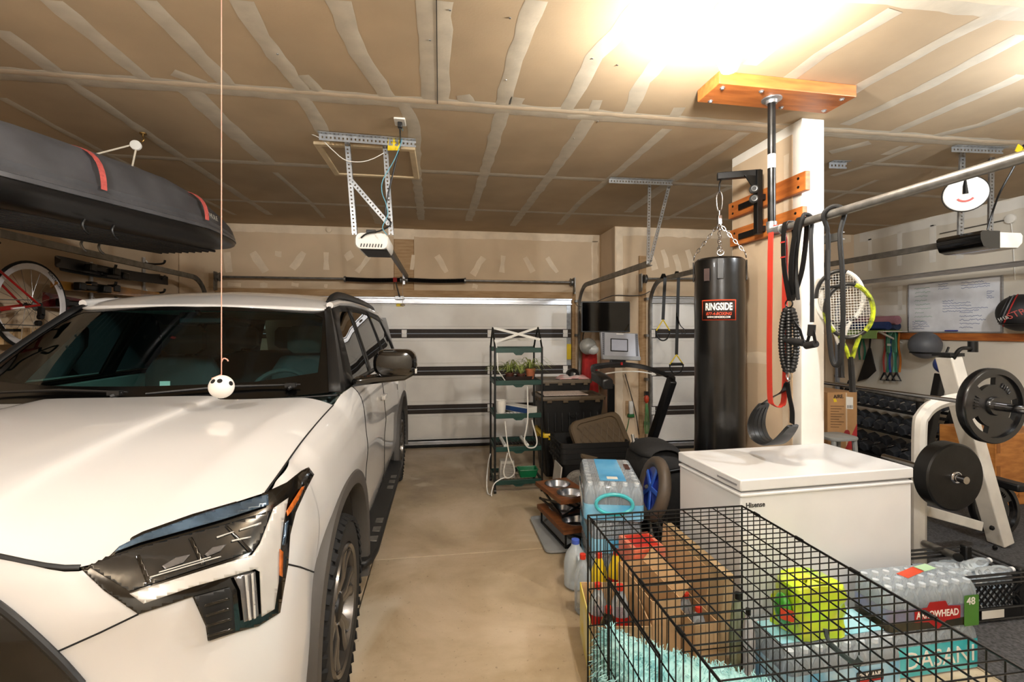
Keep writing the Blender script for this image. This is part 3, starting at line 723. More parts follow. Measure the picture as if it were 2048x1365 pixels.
# wheel arch flares and liners
for hy in (HW, RW):
    rings = []
    for k_ in range(41):
        a = math.radians(-14 + 208 * k_ / 40); c_, s_ = math.cos(a), math.sin(a)
        sq = 1 + .05 * abs(math.sin(2*a)) ** 2
        rings.append([cw(x, hy + r*sq*c_, RW_Y + r*sq*s_) for r, x in ((.60, .955), (.598, .985), (.585, 1.004), (.55, 1.010), (.525, 1.002), (.515, .97), (.515, .90), (.56, .90))])
    pair('wheel_flare', B().loft(rings), mat('flare_grey', (.27, .255, .24), .6, var=.05), car)
    lr = [[cw(x, hy + .525*math.cos(math.radians(-10 + 200*k_/30)), RW_Y + .525*math.sin(math.radians(-10 + 200*k_/30))) for x in (.55, .7, .93)] for k_ in range(31)]
    ln = B().grid(lr); pair('wheel_liner', ln, M_trim, car, solid=.006)
    bk = B().prism([(.53*math.cos(2*PI*k_/24), .53*math.sin(2*PI*k_/24)) for k_ in range(24)], 0, .01, facing(cw(.56, hy, RW_Y), (1, 0, 0)))
    pair('wheel_well', bk, M_black, car)
    b = B()
    for a in (35, 60, 90, 120, 20): 
        r_ = math.radians(a); b.sph(cw(.86, hy + .517*math.cos(r_), RW_Y + .517*math.sin(r_)), .008, 8, 5)
    obj('liner_clip', b, M_galvd, car)
# wheels
def wheel():
    t_in, t_out = .715, .985
    xm = (t_in + t_out)/2
    prof = [(.27, .70-.70), (.33, .0), (.385, .012), (.402, .035), (.405, .135), (.402, .235), (.385, .258), (.345, .268), (.275, .262), (.262, .235)]
    prof = [(.262, .03), (.275, .008), (.345, .0), (.385, .012), (.401, .035), (.403, .135), (.401, .235), (.385, .258), (.345, .270), (.275, .262), (.262, .235), (.255, .2), (.255, .05)]
    ty = obj('tire', B().lathe(prof, cw(t_in, 0, 0), (1, 0, 0), 48, cap=False), M_rubber, None)
    tb = B(); n = 46
    for k_ in range(n):
        for row, (x, wd, ph, sk) in enumerate(((.018, .045, 0, 12), (.075, .05, .5, -14), (.135, .04, .2, 10), (.195, .05, .6, 14), (.252, .05, .1, -12))):
            a = 2*PI*(k_ + ph)/n
            r_ = .398 if 0 < row < 4 else .383
            M = Matrix.Translation(cw(t_in + x, 0, 0)) @ Matrix.Rotation(a, 4, 'X') @ Matrix.Translation((0, 0, r_)) @ Matrix.Rotation(math.radians(sk), 4, 'Z')
            if row in (0, 4): M = M @ Matrix.Rotation(math.radians(22 if row == 4 else -22), 4, 'Y')
            tb.box((0, 0, 0), (wd, .038, .022), M=M) if False else tb.add(*box_vf(wd, .038, .017), M)
    obj('tread', tb, M_rubber, ty, smooth=False)
    M_rim = mat('wheel_grey', (.36, .345, .33), .28, metal=.7, var=.05, coat=.5)
    rm = obj('rim', B().lathe([(.27, .258), (.264, .27), (.25, .262), (.238, .20), (.235, .06), (.262, .02), (.25, .02), (.225, .06), (.225, .20), (.24, .262)], cw(t_in, 0, 0), (1, 0, 0), 48, cap=False), M_rim, ty)
    for k_ in range(6):
        a = 2*PI*k_/6
        sp = B()
        for off in (-.2, .2):
            p0 = (.05, 0); rings = []
            for r_, x_, wd in ((.045, .225, .022), (.12, .243, .020), (.20, .245, .024), (.25, .255, .030)):
                aa = a + off*(r_/.25)*1.05; c_, s_ = math.cos(aa), math.sin(aa)
                rings.append([cw(t_in + x_ + dx, r_*c_ - dw*wd*s_, r_*s_ + dw*wd*c_) for dx, dw in ((0, -1), (.006, -.5), (.006, .5), (0, 1), (-.05, .7), (-.05, -.7))])
            sp.loft(rings)
        obj('spoke', sp, M_rim, ty)
    obj('hub_cap', B().lathe([(.07, .19), (.07, .225), (.055, .245), (.035, .25), (0, .25)], cw(t_in, 0, 0), (1, 0, 0), 24), M_trim, ty)
    for k_ in range(6):
        a = 2*PI*(k_+.5)/6; obj('lug_nut', B().cyl(cw(t_in+.20, .055*math.cos(a)*1.25, .055*math.sin(a)*1.25), cw(t_in+.238, .055*math.cos(a)*1.25, .055*math.sin(a)*1.25), .01, n=6), M_steel, ty)
    obj('brake_disc', B().lathe([(.17, .12), (.17, .15), (.06, .16), (.06, .11)], cw(t_in, 0, 0), (1, 0, 0), 32), M_galvd, ty)
    return ty
def box_vf(x, y, z):
    x, y, z = x/2, y/2, z/2
    return ([(-x, -y, -z), (x, -y, -z), (x, y, -z), (-x, y, -z), (-x*.85, -y*.85, z), (x*.85, -y*.85, z), (x*.85, y*.85, z), (-x*.85, y*.85, z)],
            [(3, 2, 1, 0), (4, 5, 6, 7), (0, 1, 5, 4), (1, 2, 6, 5), (2, 3, 7, 6), (3, 0, 4, 7)])
w0 = wheel()
def place_wheel(o, y, flip=False):
    o.parent = car; o.matrix_parent_inverse = car.matrix_basis.inverted()
    o.location = (2*XC if flip else 0, y, .41)
    if flip: o.rotation_euler = (0, 0, PI)
place_wheel(w0, HW)
for y, fl_ in ((RW, False), (HW, True), (RW, True)):
    n = dup(w0); place_wheel(n, y, fl_)
    if fl_: n.location = (2*XC, y, .41)
# running boards with foot holes
rb = B()
pts = [(2.66, 1.0), (2.72, 1.03), (2.85, 1.045), (4.55, 1.045), (4.68, 1.03), (4.74, 1.0)]
rb.loft([[cw(x0, y, z) for x0, z in ((.86, .40), (x, .385), (x, .345), (.88, .34))] for y, x in pts])
ro = pair('running_board', rb, M_trim, car, bevel=.012)
for g in (2.95, 3.9):
    for k_ in range(3):
        hb = B().box(cw(1.0, g + .14*k_, .388), (.05, .075, .006)); pair('foot_hole', hb, M_galvd, ro, bevel=.003)
obj('badge_plate', B().box(cw(sidex(2.70, .80)+.001, 2.70, .80), (.004, .10, .035)), M_gloss, car, bevel=.004)
# ================================================================ GARAGE DOORS, OPENERS, LEFT-HAND THINGS
M_door = mat('door_white', (.93, .92, .90), .55, var=.04, scale=2.5)
M_strip = mat('door_joint', (.20, .165, .14), .7, var=.2, scale=30, stretch=(1, 1, 8))
M_alu = mat('aluminium', (.72, .73, .75), .3, metal=.8, var=.1, scale=10, stretch=(1, 1, 12))
M_yel = mat('yellow_tag', (.90, .78, .12), .55, var=.08)
M_red = mat('red_cloth', (.66, .11, .09), .75, var=.15)
def perf(p0, p1, w, side, pitch=.028, t=.002):
    """perforated steel strip: a sheet with real square holes"""
    p0, p1, sd = V(p0), V(p1), V(side).normalized(); d = p1 - p0; n = max(2, int(d.length / pitch))
    b = B(); cols = (-.5, -.17, .17, .5); k = 0
    rows = []
    for i in range(n):
        for f in (.0, .62): rows.append(p0 + d * ((i + f) / n))
    rows.append(p1)
    b.v = [tuple(r + sd * w * c) for r in rows for c in cols]
    for i in range(len(rows) - 1):
        for j in range(3):
            if j == 1 and i % 2 == 1: continue
            b.f.append((4*i+j, 4*i+j+1, 4*i+5+j, 4*i+4+j))
    return b
def perf_angle(name, p0, p1, w, side, side2, par, m=None):
    m = m or M_galv
    o = obj(name, perf(p0, p1, w, side), m, par, solid=.003, smooth=False)
    s2 = V(side2).normalized(); off = V(side).normalized()*w/2 + s2*w/2
    obj('angle_flange', perf(V(p0) + off, V(p1) + off, w, side2), m, o, solid=.003, smooth=False)
    return o
def garage_door(x0, x1, Y, label, zs=(0.03, .548, 1.092, 1.626, 2.12), cx=None):
    t = thing('garage_door', label, 'garage door', ((x0+x1)/2, Y, 0))
    for i in range(4):
        z0, z1 = zs[i], zs[i+1]; h = z1 - z0
        prof = [(0, z0+.004), (0, z0+.19*h), (.008, z0+.2*h), (0, z0+.21*h), (0, z0+.79*h), (.008, z0+.80*h), (0, z0+.81*h), (0, z1-.004), (.04, z1-.004), (.04, z0+.004)]
        obj('door_section', B().loft([[V((x, Y+a, z)) for a, z in prof] for x in (x0, x1)]), M_door, t, smooth=False)
        if i:
            for dz in (-.034, .034): obj('joint_rail', B().box(((x0+x1)/2, Y-.008, z0+dz), (x1-x0, .016, .058)), M_strip, t, bevel=.006)
            hs = [x0+.09, x1-.09] + [x0 + (x1-x0)*k/4 for k in (1, 2, 3)] if x1-x0 > 3 else [x0+.06, (x0+x1)/2, x1-.06]
            for x in hs:
                hg = obj('hinge', B().box((x, Y-.02, z0+.03), (.07, .008, .046)).box((x, Y-.02, z0-.03), (.07, .008, .046)).cyl((x-.03, Y-.024, z0), (x+.03, Y-.024, z0), .009, n=8), M_door, t, bevel=.002)
    obj('top_strut', B().loft([[V((x, Y+a, z)) for a, z in ((-.005, 2.135), (-.06, 2.135), (-.06, 2.12), (-.02, 2.115), (-.02, 2.07), (-.06, 2.065), (-.06, 2.05), (-.005, 2.05))] for x in (x0, x1)]), M_alu, t, smooth=False)
    obj('bottom_rail', B().box(((x0+x1)/2, Y-.01, .07), (x1-x0, .03, .06)), M_alu, t, bevel=.008)
    obj('weather_seal', B().cyl((x0, Y, .022), (x1, Y, .022), .022, n=10).box(((x0+x1)/2, Y-.015, .11), (x1-x0, .02, .014)), M_rubber, t)
    for x in (x0+.035, x1-.035): obj('end_stile', B().box((x, Y-.004, 1.07), (.06, .012, 2.0)), M_galv, t, smooth=False)
    return t
gd = garage_door(DX0+.01, DX1-.01, YB+.035, 'wide white sectional garage door with dark joint strips behind the truck')
obj('warning_label', B().box(P(800, 608, Y=YB+.02), (.10, .003, .075)), M_yel, gd)
obj('warning_label', B().box(P(1138, 704, Y=YB+.012), (.065, .004, .23)), M_yel, gd)
obj('arm_bracket', B().box(P(799, 596, Y=YB-.03), (.12, .04, .05)), M_galv, gd, bevel=.004)
garage_door(D2X0, D2X1, YB2+.035, 'single white sectional garage door partly hidden by the punching bag')
# ---- torsion shafts, springs, tracks
def shaft(name, label, p0, p1, springs, par_y):
    t = thing(name, label, 'garage hardware', tuple(p0))
    obj('torsion_bar', B().cyl(p0, p1, .0145, n=12), M_galvd, t)
    for a, b_ in springs:
        a, b_ = V(a), V(b_); n = 56; L_ = (b_-a)
        pts = []; rr = []
        for k_ in range(2*n+1):
            pts.append(a + L_*(k_/(2*n)) + V((0, 0, -.012*math.sin(PI*k_/(2*n))))); rr.append(.034 if k_ % 2 else .028)
        s_ = obj('torsion_spring', B().tube(pts, rr, 12), M_blackm, t)
        for q in (a, b_): obj('spring_cone', B().cyl(q - L_.normalized()*.012, q + L_.normalized()*.012, .04, n=16), M_galvd, s_)
    for q in (V(p0), V(p1)):
        d = obj('cable_drum', B().lathe([(.055, -.02), (.06, -.016), (.048, -.01), (.048, .012), (.06, .016), (.055, .02)], q, (1, 0, 0), 20), M_galvd, t)
        obj('end_bracket', B().box(q + V((.05 if q.x > p0[0]+1 else -.05, .03, -.05)), (.012, .09, .24)), M_galvd, t, smooth=False)
    return t
t = shaft('torsion_shaft', 'steel torsion bar with two black springs above the wide garage door', P(437, 554, Y=6.56), P(1143, 565, Y=6.56),
      [(P(690, 558.5, Y=6.56), P(802, 560, Y=6.56)), (P(814, 560, Y=6.56), P(930, 561.5, Y=6.56))], 6.6)
obj('center_bracket', B().box(P(808, 560, Y=6.59), (.03, .05, .13)), M_galv, t, smooth=False)
t = shaft('torsion_shaft', 'short steel torsion bar above the single garage door', P(1290, 558, Y=5.98), (5.7, 5.98, 2.43), [((3.6, 5.98, 2.43), (4.2, 5.98, 2.43))], 5.98)
def track(name, label, X, Yw, y_end, zt, flip=1, mt=None):
    """C-section track: up the door edge, round the bend, level along the ceiling"""
    pts = [V((X, Yw, .02)), V((X, Yw, zt-.38))]
    for k_ in range(1, 9):
        a = PI/2*k_/8; pts.append(V((X, Yw-.36*(1-math.cos(a)), zt-.36+.36*math.sin(a))))
    pts.append(V((X, y_end, zt+.01)))
    t = thing(name, label, 'door track', (X, Yw, 0)); rings = []
    for i, p in enumerate(pts):
        d = (pts[min(i+1, len(pts)-1)] - pts[max(i-1, 0)]).normalized(); n = d.cross(V((1, 0, 0))).normalized()
        rings.append([p + V((flip*x, 0, 0)) + n*h for x, h in ((0, -.028), (.026, -.028), (.026, -.02), (.006, -.02), (.006, .02), (.026, .02), (.026, .028), (0, .028))])
    obj('rail', B().loft(rings), mt or M_galvd, t, ang=.9)
    for z in (.4, 1.0, 1.6, 2.1): obj('track_bracket', B().box((X - flip*.02, Yw+.035, z), (.035, .08, .035)), M_galvd, t, smooth=False)
    return t
track('door_track', 'galvanized door track bending under the cargo box by the skis', -3.0, 6.58, 3.7, 2.33, -1)
track('door_track', 'galvanized door track bending above the wall television', 1.985, 6.58, 4.22, 2.31, 1)
track('door_track', 'door track of the gym bay beside the hanging trainer straps', 2.80, 5.98, 2.9, 2.33, 1)
track('door_track', 'galvanized door track running along the gym side wall above the whiteboard', 5.72, 5.98, 2.4, 2.33, -1, M_alu)
# hanger of the middle track
t = thing('track_hanger', 'perforated steel hanger holding the door track end by the punching bag', 'track hanger', tuple(P(1283, 365, Z=ZC)))
a, b_ = P(1218, 362, Z=ZC-.03), P(1345, 367, Z=ZC-.03)
perf_angle('ceiling_angle', a, b_, .04, (0, 0, 1), (0, -1, 0), t)
perf_angle('hanger_strip', P(1299, 369, Y=4.26), V((1.985, 4.26, 2.31)), .032, (1, 0, 0), (0, 1, 0), t)
perf_angle('brace_strip', P(1338, 372, Y=4.25), V((2.0, 4.25, 2.33)), .034, (1, 0, 0), (0, 1, 0), t)
# ---- opener of the wide door
t = thing('garage_opener', 'white garage door opener hung on perforated steel from the ceiling above the truck', 'garage opener', (-.45, 3.7, ZC))
a, b_ = P(638, 274, Z=ZC-.03), P(832, 289, Z=ZC-.03)
perf_angle('ceiling_angle', a, b_, .045, (0, 0, 1), (0, -1, 0), t)
yh = 3.64
perf_angle('hanger_strip', P(694, 285, Y=yh), P(709, 470, Y=yh), .035, (1, 0, 0), (0, 1, 0), t)
perf_angle('hanger_strip', P(770, 288, Y=yh), P(782, 470, Y=yh), .035, (1, 0, 0), (0, 1, 0), t)
obj('brace_strip', perf(P(701, 360, Y=yh-.01), P(777, 448, Y=yh-.01), .035, (.66, 0, .75)), M_galv, t, solid=.003, smooth=False)
hc = P(747, 487, Y=3.70); hx, hz = hc.x, hc.z
prof = rrect(.245, .125, .045, 5)
hd = obj('opener_head', B().loft([[V((hx + x*s, y, hz + z*s)) for x, z in prof] for y, s in ((3.60, .93), (3.615, 1.0), (3.95, 1.0), (3.97, .95))]), mat('opener_white', (.88, .87, .84), .4), t)
obj('opener_base', B().box((hx+.012, 3.79, hz-.058), (.19, .36, .018)), M_trim, t, bevel=.006)
for k_ in range(8): obj('vent_slot', B().box((hx-.075+.021*k_, 3.5985, hz-.035), (.007, .006, .026), M=Matrix.Rotation(.25, 4, 'Y')), M_black, hd)
obj('connector_block', B().box((hx-.01, 3.66, hz+.075), (.07, .06, .03)), M_black, t, bevel=.004)
obj('drive_rail', B().box(((hx-.42)/2 - .0, 5.25, 2.41), (.04, 2.7, .05), M=Matrix.Rotation(-.0, 4, 'Z')), M_blackm, t, smooth=False)
obj('drive_arm', B().bar(P(791, 563, Y=6.55), P(799, 594, Y=6.62), .02, .008), M_galvd, t)
obj('release_cord', B().tube([V((-.47, 5.9, 2.38)), V((-.47, 5.9, 2.0))], .003, 6).lathe([(.0, 0), (.03, -.01), (.03, -.025), (0, -.03)], (-.47, 5.9, 2.0), n=12), mat('release_grey', (.55, .5, .45), .6), t)
obj('release_flag', B().box(P(790, 560, Y=6.4), (.05, .01, .06)), M_red, t)
# outlet, cords, tag
t = thing('ceiling_outlet', 'white ceiling outlet with plugged black cord above the opener', 'outlet', tuple(P(800, 242, Z=ZC)))
oc = P(800, 242, Z=ZC)
obj('cover_plate', B().box(oc + V((0, 0, -.006)), (.075, .115, .012)), M_cable, t, bevel=.004)
obj('plug', B().box(oc + V((0, .0, -.03)), (.03, .035, .04)), M_black, t, bevel=.006)
def cable(name, px, r, m, label, cat, Y=None, X=None, n=6):
    o = obj(name, B().tube(spline([P(u, v, Y=Y, X=X) if not isinstance(u, V) else u for u, v in px], n), r, 7), m); tag(o, label, cat); return o
q = [oc + V((0, 0, -.05))] + [P(u, v, Y=3.60) for u, v in ((800, 290), (795, 310), (783, 360), (774, 400), (771, 430))] + [P(782, 448, Y=3.58), P(760, 462, Y=3.58), P(735, 467, Y=3.58), P(722, 476, Y=3.59)]
tag(obj('power_cord', B().tube(spline(q, 6), .006, 8), M_black), 'black power cord looping from the ceiling outlet to the opener', 'cord')
q = [oc + V((.01, 0, -.04))] + [P(u, v, Y=3.53) for u, v in ((806, 270), (797, 300), (786, 325), (766, 360), (764, 385), (772, 408), (775, 430), (765, 455), (774, 470))]
tag(obj('data_wire', B().tube(spline(q, 6), .0035, 7), mat('blue_wire', (.36, .60, .68), .5)), 'thin blue wire beside the black opener cord', 'wire')
q = [P(u, v, Y=3.58) for u, v in ((622, 268), (642, 278), (665, 300), (690, 320), (720, 324), (745, 318), (768, 306))]
tag(obj('sensor_wire', B().tube(spline(q, 6), .0032, 7), M_cable), 'slack white wire strung between the opener hangers', 'wire')
tg = obj('hang_tag', B().loft([[P(776 + k_*6, 278, Y=3.56 + .012*(k_ % 2)), P(775 + k_*6, 301, Y=3.56 + .012*(k_ % 2))] for k_ in range(5)], closed=False), M_yel, solid=.002); tag(tg, 'yellow folded warning tag on the opener hanger', 'tag')
# ---- attic hatch
hp = [P(668, 292, Z=ZC), P(812, 292, Z=ZC), P(829, 349, Z=ZC), P(693, 343, Z=ZC)]
hx0, hx1, hy0, hy1 = -.93, -.225, 3.72, 4.40
t = thing('attic_hatch', 'attic hatch with pale wooden trim in the ceiling behind the opener', 'hatch', ((hx0+hx1)/2, (hy0+hy1)/2, ZC))
obj('hatch_panel', B().box(((hx0+hx1)/2, (hy0+hy1)/2, ZC-.006), (hx1-hx0-.05, hy1-hy0-.05, .012)), M_paper, t, smooth=False)
M_casing = mat('pale_casing', (.82, .74, .60), .6)
for c_, d_ in ((((hx0+hx1)/2, hy0, ZC-.012), (hx1-hx0+.05, .05, .024)), (((hx0+hx1)/2, hy1, ZC-.012), (hx1-hx0+.05, .05, .024)), ((hx0, (hy0+hy1)/2, ZC-.012), (.05, hy1-hy0-.05, .024)), ((hx1, (hy0+hy1)/2, ZC-.012), (.05, hy1-hy0-.05, .024))):
    obj('trim_strip', B().box(c_, d_), M_casing, t, smooth=False, bevel=.006)
# smoke-wire disc on the back wall and white wire
t = obj('sensor_disc', B().lathe([(.035, 0), (.035, .012), (.02, .018), (0, .018)], P(658, 460, Y=YB-.03), (0, -1, 0), 18), M_wmud); tag(t, 'small round cream box on the wall above the springs', 'junction box')
# ---- parking ball on a string
bp_ = P(443, 774, Y=2.14); R_ = .049
t = thing('parking_ball', 'white perforated plastic ball hanging on a pink string above the hood', 'ball', tuple(bp_))
bl = obj('ball', B().sph(bp_, R_, 24, 16), mat('ball_white', (.90, .88, .85), .45, var=.03), t)
for dx, dy, dz in ((-.35, -.75, .55), (.2, -.8, .6), (.85, -.3, .3), (-.85, -.3, .3), (0, .5, .8)):
    d = V((dx, dy, dz)).normalized(); obj('ball_hole', B().lathe([(.0001, .0), (.010, .0), (.010, .0015), (0, .0015)], bp_ + d*(R_-.001), d, 14), M_dark, bl)
obj('string', B().tube([bp_ + V((0, 0, R_)), V((bp_.x, bp_.y, ZC))], .0022, 6), mat('pink_string', (.85, .62, .54), .7), t)
obj('knot', B().tube(spline([bp_ + V((0, 0, .105)), bp_ + V((.008, 0, .12)), bp_ + V((.022, 0, .116)), bp_ + V((.026, 0, .108))], 4), .0028, 6), MATS['pink_string'], t)
obj('string_tail', B().tube([bp_ + V((-.03, -.02, R_-.012)), bp_ + V((0, 0, R_+.002))], .0025, 6), MATS['pink_string'], t)
# ---- roof cargo box slung from the ceiling
M_box = mat('cargo_black', (.30, .30, .31), .28, var=.12, scale=5, bump=.02, bscale=300)
M_boxb = mat('cargo_base', (.075, .065, .06), .3, var=.1)
tip = V((-1.86, 4.36, 2.41)); ax = V((-.70, -2.15, -.03)).normalized(); pr_ = V((0, 0, 1)).cross(ax).normalized() * -1   # pr_: towards the truck's driver side
Lb = 2.3
cb = thing('roof_cargo_box', 'long black rooftop cargo box strapped up under the ceiling over the truck', 'cargo box', tuple(tip + ax*Lb/2))
def bxp(s, w, h): return tip + ax*(s*Lb) + pr_*w + V((0, 0, h))
def halfw(s): return .44 * min(1, (max(s, 0.0)*3.2 + .06) ** .5) * (1 if s < .85 else math.sqrt(max(.05, 1 - ((s-.85)/.16)**2)))
def lidh(s): return .33 * min(1, (max(s, 0)*2.2 + .12) ** .62) * (1 if s < .8 else max(.3, 1 - ((s-.8)/.2)**2*.6))
S_ = [0, .015, .04, .08, .13, .2, .28, .38, .5, .62, .74, .85, .93, .98, 1.0]
rings = []
for s in S_:
    w, h = halfw(s), lidh(s)
    rings.append([bxp(s, w*c_, h*z) for c_, z in ((1.03, -.02), (1.03, .05), (1.0, .07), (.97, .16), (.985, .24), (.955, .30), (.93, .45), (.90, .5), (.86, .70), (.72, .90), (.45, .985), (0, 1.0), (-.45, .985), (-.72, .90), (-.86, .70), (-.90, .5), (-.93, .45), (-.955, .30), (-.985, .24), (-.97, .16), (-1.0, .07), (-1.03, .05), (-1.03, -.02))])
lid = obj('lid', B().loft(rings), M_box, cb, ang=.5)
rings = []
for s in S_:
    w = halfw(s)*.985; dp = .115 * min(1, (s*5 + .03) ** .6) * (1 if s < .85 else max(.2, 1-((s-.85)/.16)**2))
    rings.append([bxp(s, w*c_, -.004 - dp*z) for c_, z in ((1.0, 0), (.985, .35), (.90, .75), (.78, .95), (.6, 1), (0, 1), (-.6, 1), (-.78, .95), (-.90, .75), (-.985, .35), (-1, 0))])
base = obj('base', B().loft(rings), M_boxb, cb, ang=.8)
for k_ in range(9):
    w0 = -.24 + .06*k_
    obj('base_rib', B().tube([bxp(s, w0, -.119) for s in (.16, .4, .7, .92)], .010, 6), M_boxb, base)
def lidpt(s, th_, off=.006):
    w, h = halfw(s)*1.03 + off, lidh(s) + off
    c_, z_ = math.cos(th_), math.sin(th_)
    q = (abs(c_)**3.2 + abs(z_)**3.2) ** (-1/3.2) if abs(c_) + abs(z_) > 0 else 1
    return bxp(s, w*c_*q*.985, h*z_*q*1.0)
M_strap = mat('red_webbing', (.74, .33, .30), .8, var=.1, scale=60)
for s, k_ in ((.60, 0), (.29, 1)):
    st = obj('strap', B().strap([lidpt(s, math.radians(a)) for a in range(14, 176, 6)], .032, .003, ax), M_strap, cb)
    p = lidpt(s, math.radians(14)); q = bxp(s, halfw(s)*1.05+.01, -.02)
    obj('strap_ring', B().torus(p.lerp(q, .35), (pr_ + V((0, 0, .3))), .020, .004, 16, 6), M_steel, st)
    obj('strap_hook', B().tube([p.lerp(q, .5), p.lerp(q, .8) + pr_*.01, q, q - pr_*.02 + V((0, 0, -.012))], .006, 6), M_blackm, st)
    if not k_:
        pb = lidpt(s, math.radians(48)); obj('buckle', B().box(pb + V((.01, 0, .01)), (.05, .05, .03), M=facing((0, 0, 0), pr_ + V((0, 0, .6)))), M_black, st, bevel=.006)
        obj('strap_tail', B().strap([lidpt(s, math.radians(60), .02), tip + ax*(s*Lb+.55) + V((.0, 0, .52)), tip + ax*(s*Lb+.9) + V((-.1, 0, .68))], .028, .003, (0, 0, 1)), M_strap, st)
# grab hooks below
for s, w in ((.66, .30), (.60, .31), (.40, .28), (.35, .28), (.62, -.38), (.55, -.38)):
    p = bxp(s, w, -.112); obj('grip_hook', B().tube(spline([p, p + V((0, 0, -.03)) + ax*.012, p + V((0, 0, -.06)) + ax*.0, p + V((0, 0, -.075)) - ax*.022], 5), .008, 8), M_galvd if w > 0 else M_blackm, cb)
for s, dz in ((.78, .075), (.75, .08), (.42, .055), (.40, .055)):
    p = lidpt(s, math.radians(23), .0); obj('rivet', B().sph(p, .007, 8, 6), M_galvd, cb)
lid_bvh = BVHTree.FromPolygons([v.co.copy() for v in lid.data.vertices], [tuple(q.vertices) for q in lid.data.polygons])
hl_, hn_, _i, _d = lid_bvh.ray_cast(CAMP, ray(424, 434).normalized())
if hn_.dot(ray(424, 434)) > 0: hn_ = -hn_
pl = facing(hl_ + hn_*.004, hn_)
text('lettering', 'THULE', .055, pl, mat('print_silver', (.66, .64, .60), .4), cb, .001)
lk = bxp(.40, halfw(.40)*.99+.004, -.035)
obj('lock_sticker', B().torus(lk, pr_, .016, .005, 16, 6, a0=PI*.9, a1=PI*2.1), M_cable, cb); obj('lock_sticker', B().box(lk - ax*-.03 + V((0, 0, .012)), (.006, .02, .012)), M_red, cb)
obj('lock', B().cyl(bxp(.43, halfw(.43)*.97, -.035), bxp(.43, halfw(.43)*1.0+.006, -.035), .010), M_steel, cb)
# pulley and ropes
pp = P(286, 266, Z=ZC)
t = thing('pulley_hoist', 'white rope hoist pulley hooked to the ceiling above the cargo box', 'pulley', tuple(pp))
obj('ceiling_hook', B().tube(spline([pp, pp + V((0, 0, -.03)), pp + V((.012, -.01, -.05)), pp + V((0, -.012, -.07)), pp + V((-.012, -.01, -.055))], 5), .005, 7).cyl(pp, pp + V((0, 0, -.01)), .022), mat('brass', (.6, .48, .28), .35, metal=.9), t)
pc = pp + V((-.035, -.02, -.10)); obj('sheave', B().lathe([(.028, -.012), (.034, -.01), (.022, 0), (.034, .01), (.028, .012)], pc, (.3, -1, 0), 20), M_cable, t)
obj('rope', B().tube([pc + V((.0, 0, -.03)), P(262, 345, Y=3.72)], .006, 7), mat('rope_white', (.84, .80, .72), .8), t)
obj('rope', B().tube([pc + V((-.03, 0, .0)), P(163, 316, Y=3.5)], .006, 7), MATS['rope_white'], t)
# ---- red road bicycle on the left wall
M_bred = mat('bicycle_red', (.60, .08, .07), .3, coat=.6, var=.05)
XB = -3.16; hub = P(62, 611, X=XB); zb = hub.z; yb_ = hub.y
t = thing('bicycle', 'red road bicycle with white deep rims hung on the side wall', 'bicycle', (XB, yb_-.5, zb))
def bwheel(c):
    w_ = obj('bicycle_wheel', B().torus(c, (1, 0, 0), .335, .0115, 48, 8), M_rubber, t)
    obj('wheel_rim', B().lathe([(.326, -.010), (.326, .010), (.285, .006), (.280, 0), (.285, -.006)], c, (1, 0, 0), 48, cap=False), mat('rim_white', (.86, .84, .84), .35), w_)
    sp = B()
    for k_ in range(20):
        a = 2*PI*k_/20; s_ = 1 if k_ % 2 else -1
        sp.tube([c + V((s_*.025, .018*math.cos(a+.9*s_), .018*math.sin(a+.9*s_))), c + V((0, .283*math.cos(a), .283*math.sin(a)))], .0016, 4)
    obj('spokes', sp, M_steel, w_, kind='stuff')
    obj('wheel_hub', B().lathe([(.01, -.05), (.022, -.035), (.013, -.02), (.013, .02), (.022, .035), (.01, .05)], c, (1, 0, 0), 14), M_blackm, w_)
    text('lettering', 'BONTRAGER', .032, facing(c + V((.0115, .215, .215)), (1, 0, 0), (0, .7, .7)), M_black, w_, .0008)
bwheel(V((XB, yb_, zb))); bwheel(V((XB, yb_-1.0, zb)))
bb = V((XB, yb_-.41, zb-.065)); st_ = V((XB, yb_-.58+.02, zb+.46)); hdt = V((XB, yb_-.93+.08, zb+.47)); hdb = V((XB, yb_-.955+.08, zb+.36)); rh = V((XB, yb_, zb)); fh = V((XB, yb_-1.0, zb))
st_ = V((XB, yb_-.30-.24, zb+.44))
fr = B()
for a, b_, r_ in ((bb, st_, .016), (bb, hdb, .019), (st_, hdt, .016), (hdt + V((0, 0, .03)), hdb, .019)): fr.cyl(a, b_, r_, n=12)
for s_ in (-1, 1):
    fr.tube([bb + V((s_*.03, .02, 0)), rh + V((s_*.06, -.01, 0))], [.013, .009], 10); fr.tube([st_ + V((s_*.02, .01, -.04)), rh + V((s_*.06, 0, .0))], [.010, .008], 10)
fo = obj('frame', fr, M_bred, t)
obj('fork', B().tube([hdb + V((.045, 0, -.02)), fh + V((.05, 0, 0))], [.013, .009], 10).tube([hdb + V((-.045, 0, -.02)), fh + V((-.05, 0, 0))], [.013, .009], 10).cyl(hdb + V((-.05, 0, -.02)), hdb + V((.05, 0, -.02)), .014), M_bred, t)
obj('rear_dropout', B().box(rh + V((.05, .0, 0)), (.03, .05, .04)), M_black, t, bevel=.006)
obj('derailleur', B().box(rh + V((.07, -.0, -.05)), (.03, .035, .06)).cyl(rh + V((.06, -.01, -.09)), rh + V((.085, -.01, -.09)), .022).cyl(rh + V((.06, -.03, -.14)), rh + V((.085, -.03, -.14)), .022), M_blackm, t)
obj('cassette', B().lathe([(.045, .035), (.045, .045), (.035, .05), (.035, .056), (.028, .06)], rh, (1, 0, 0), 24), M_galvd, t)
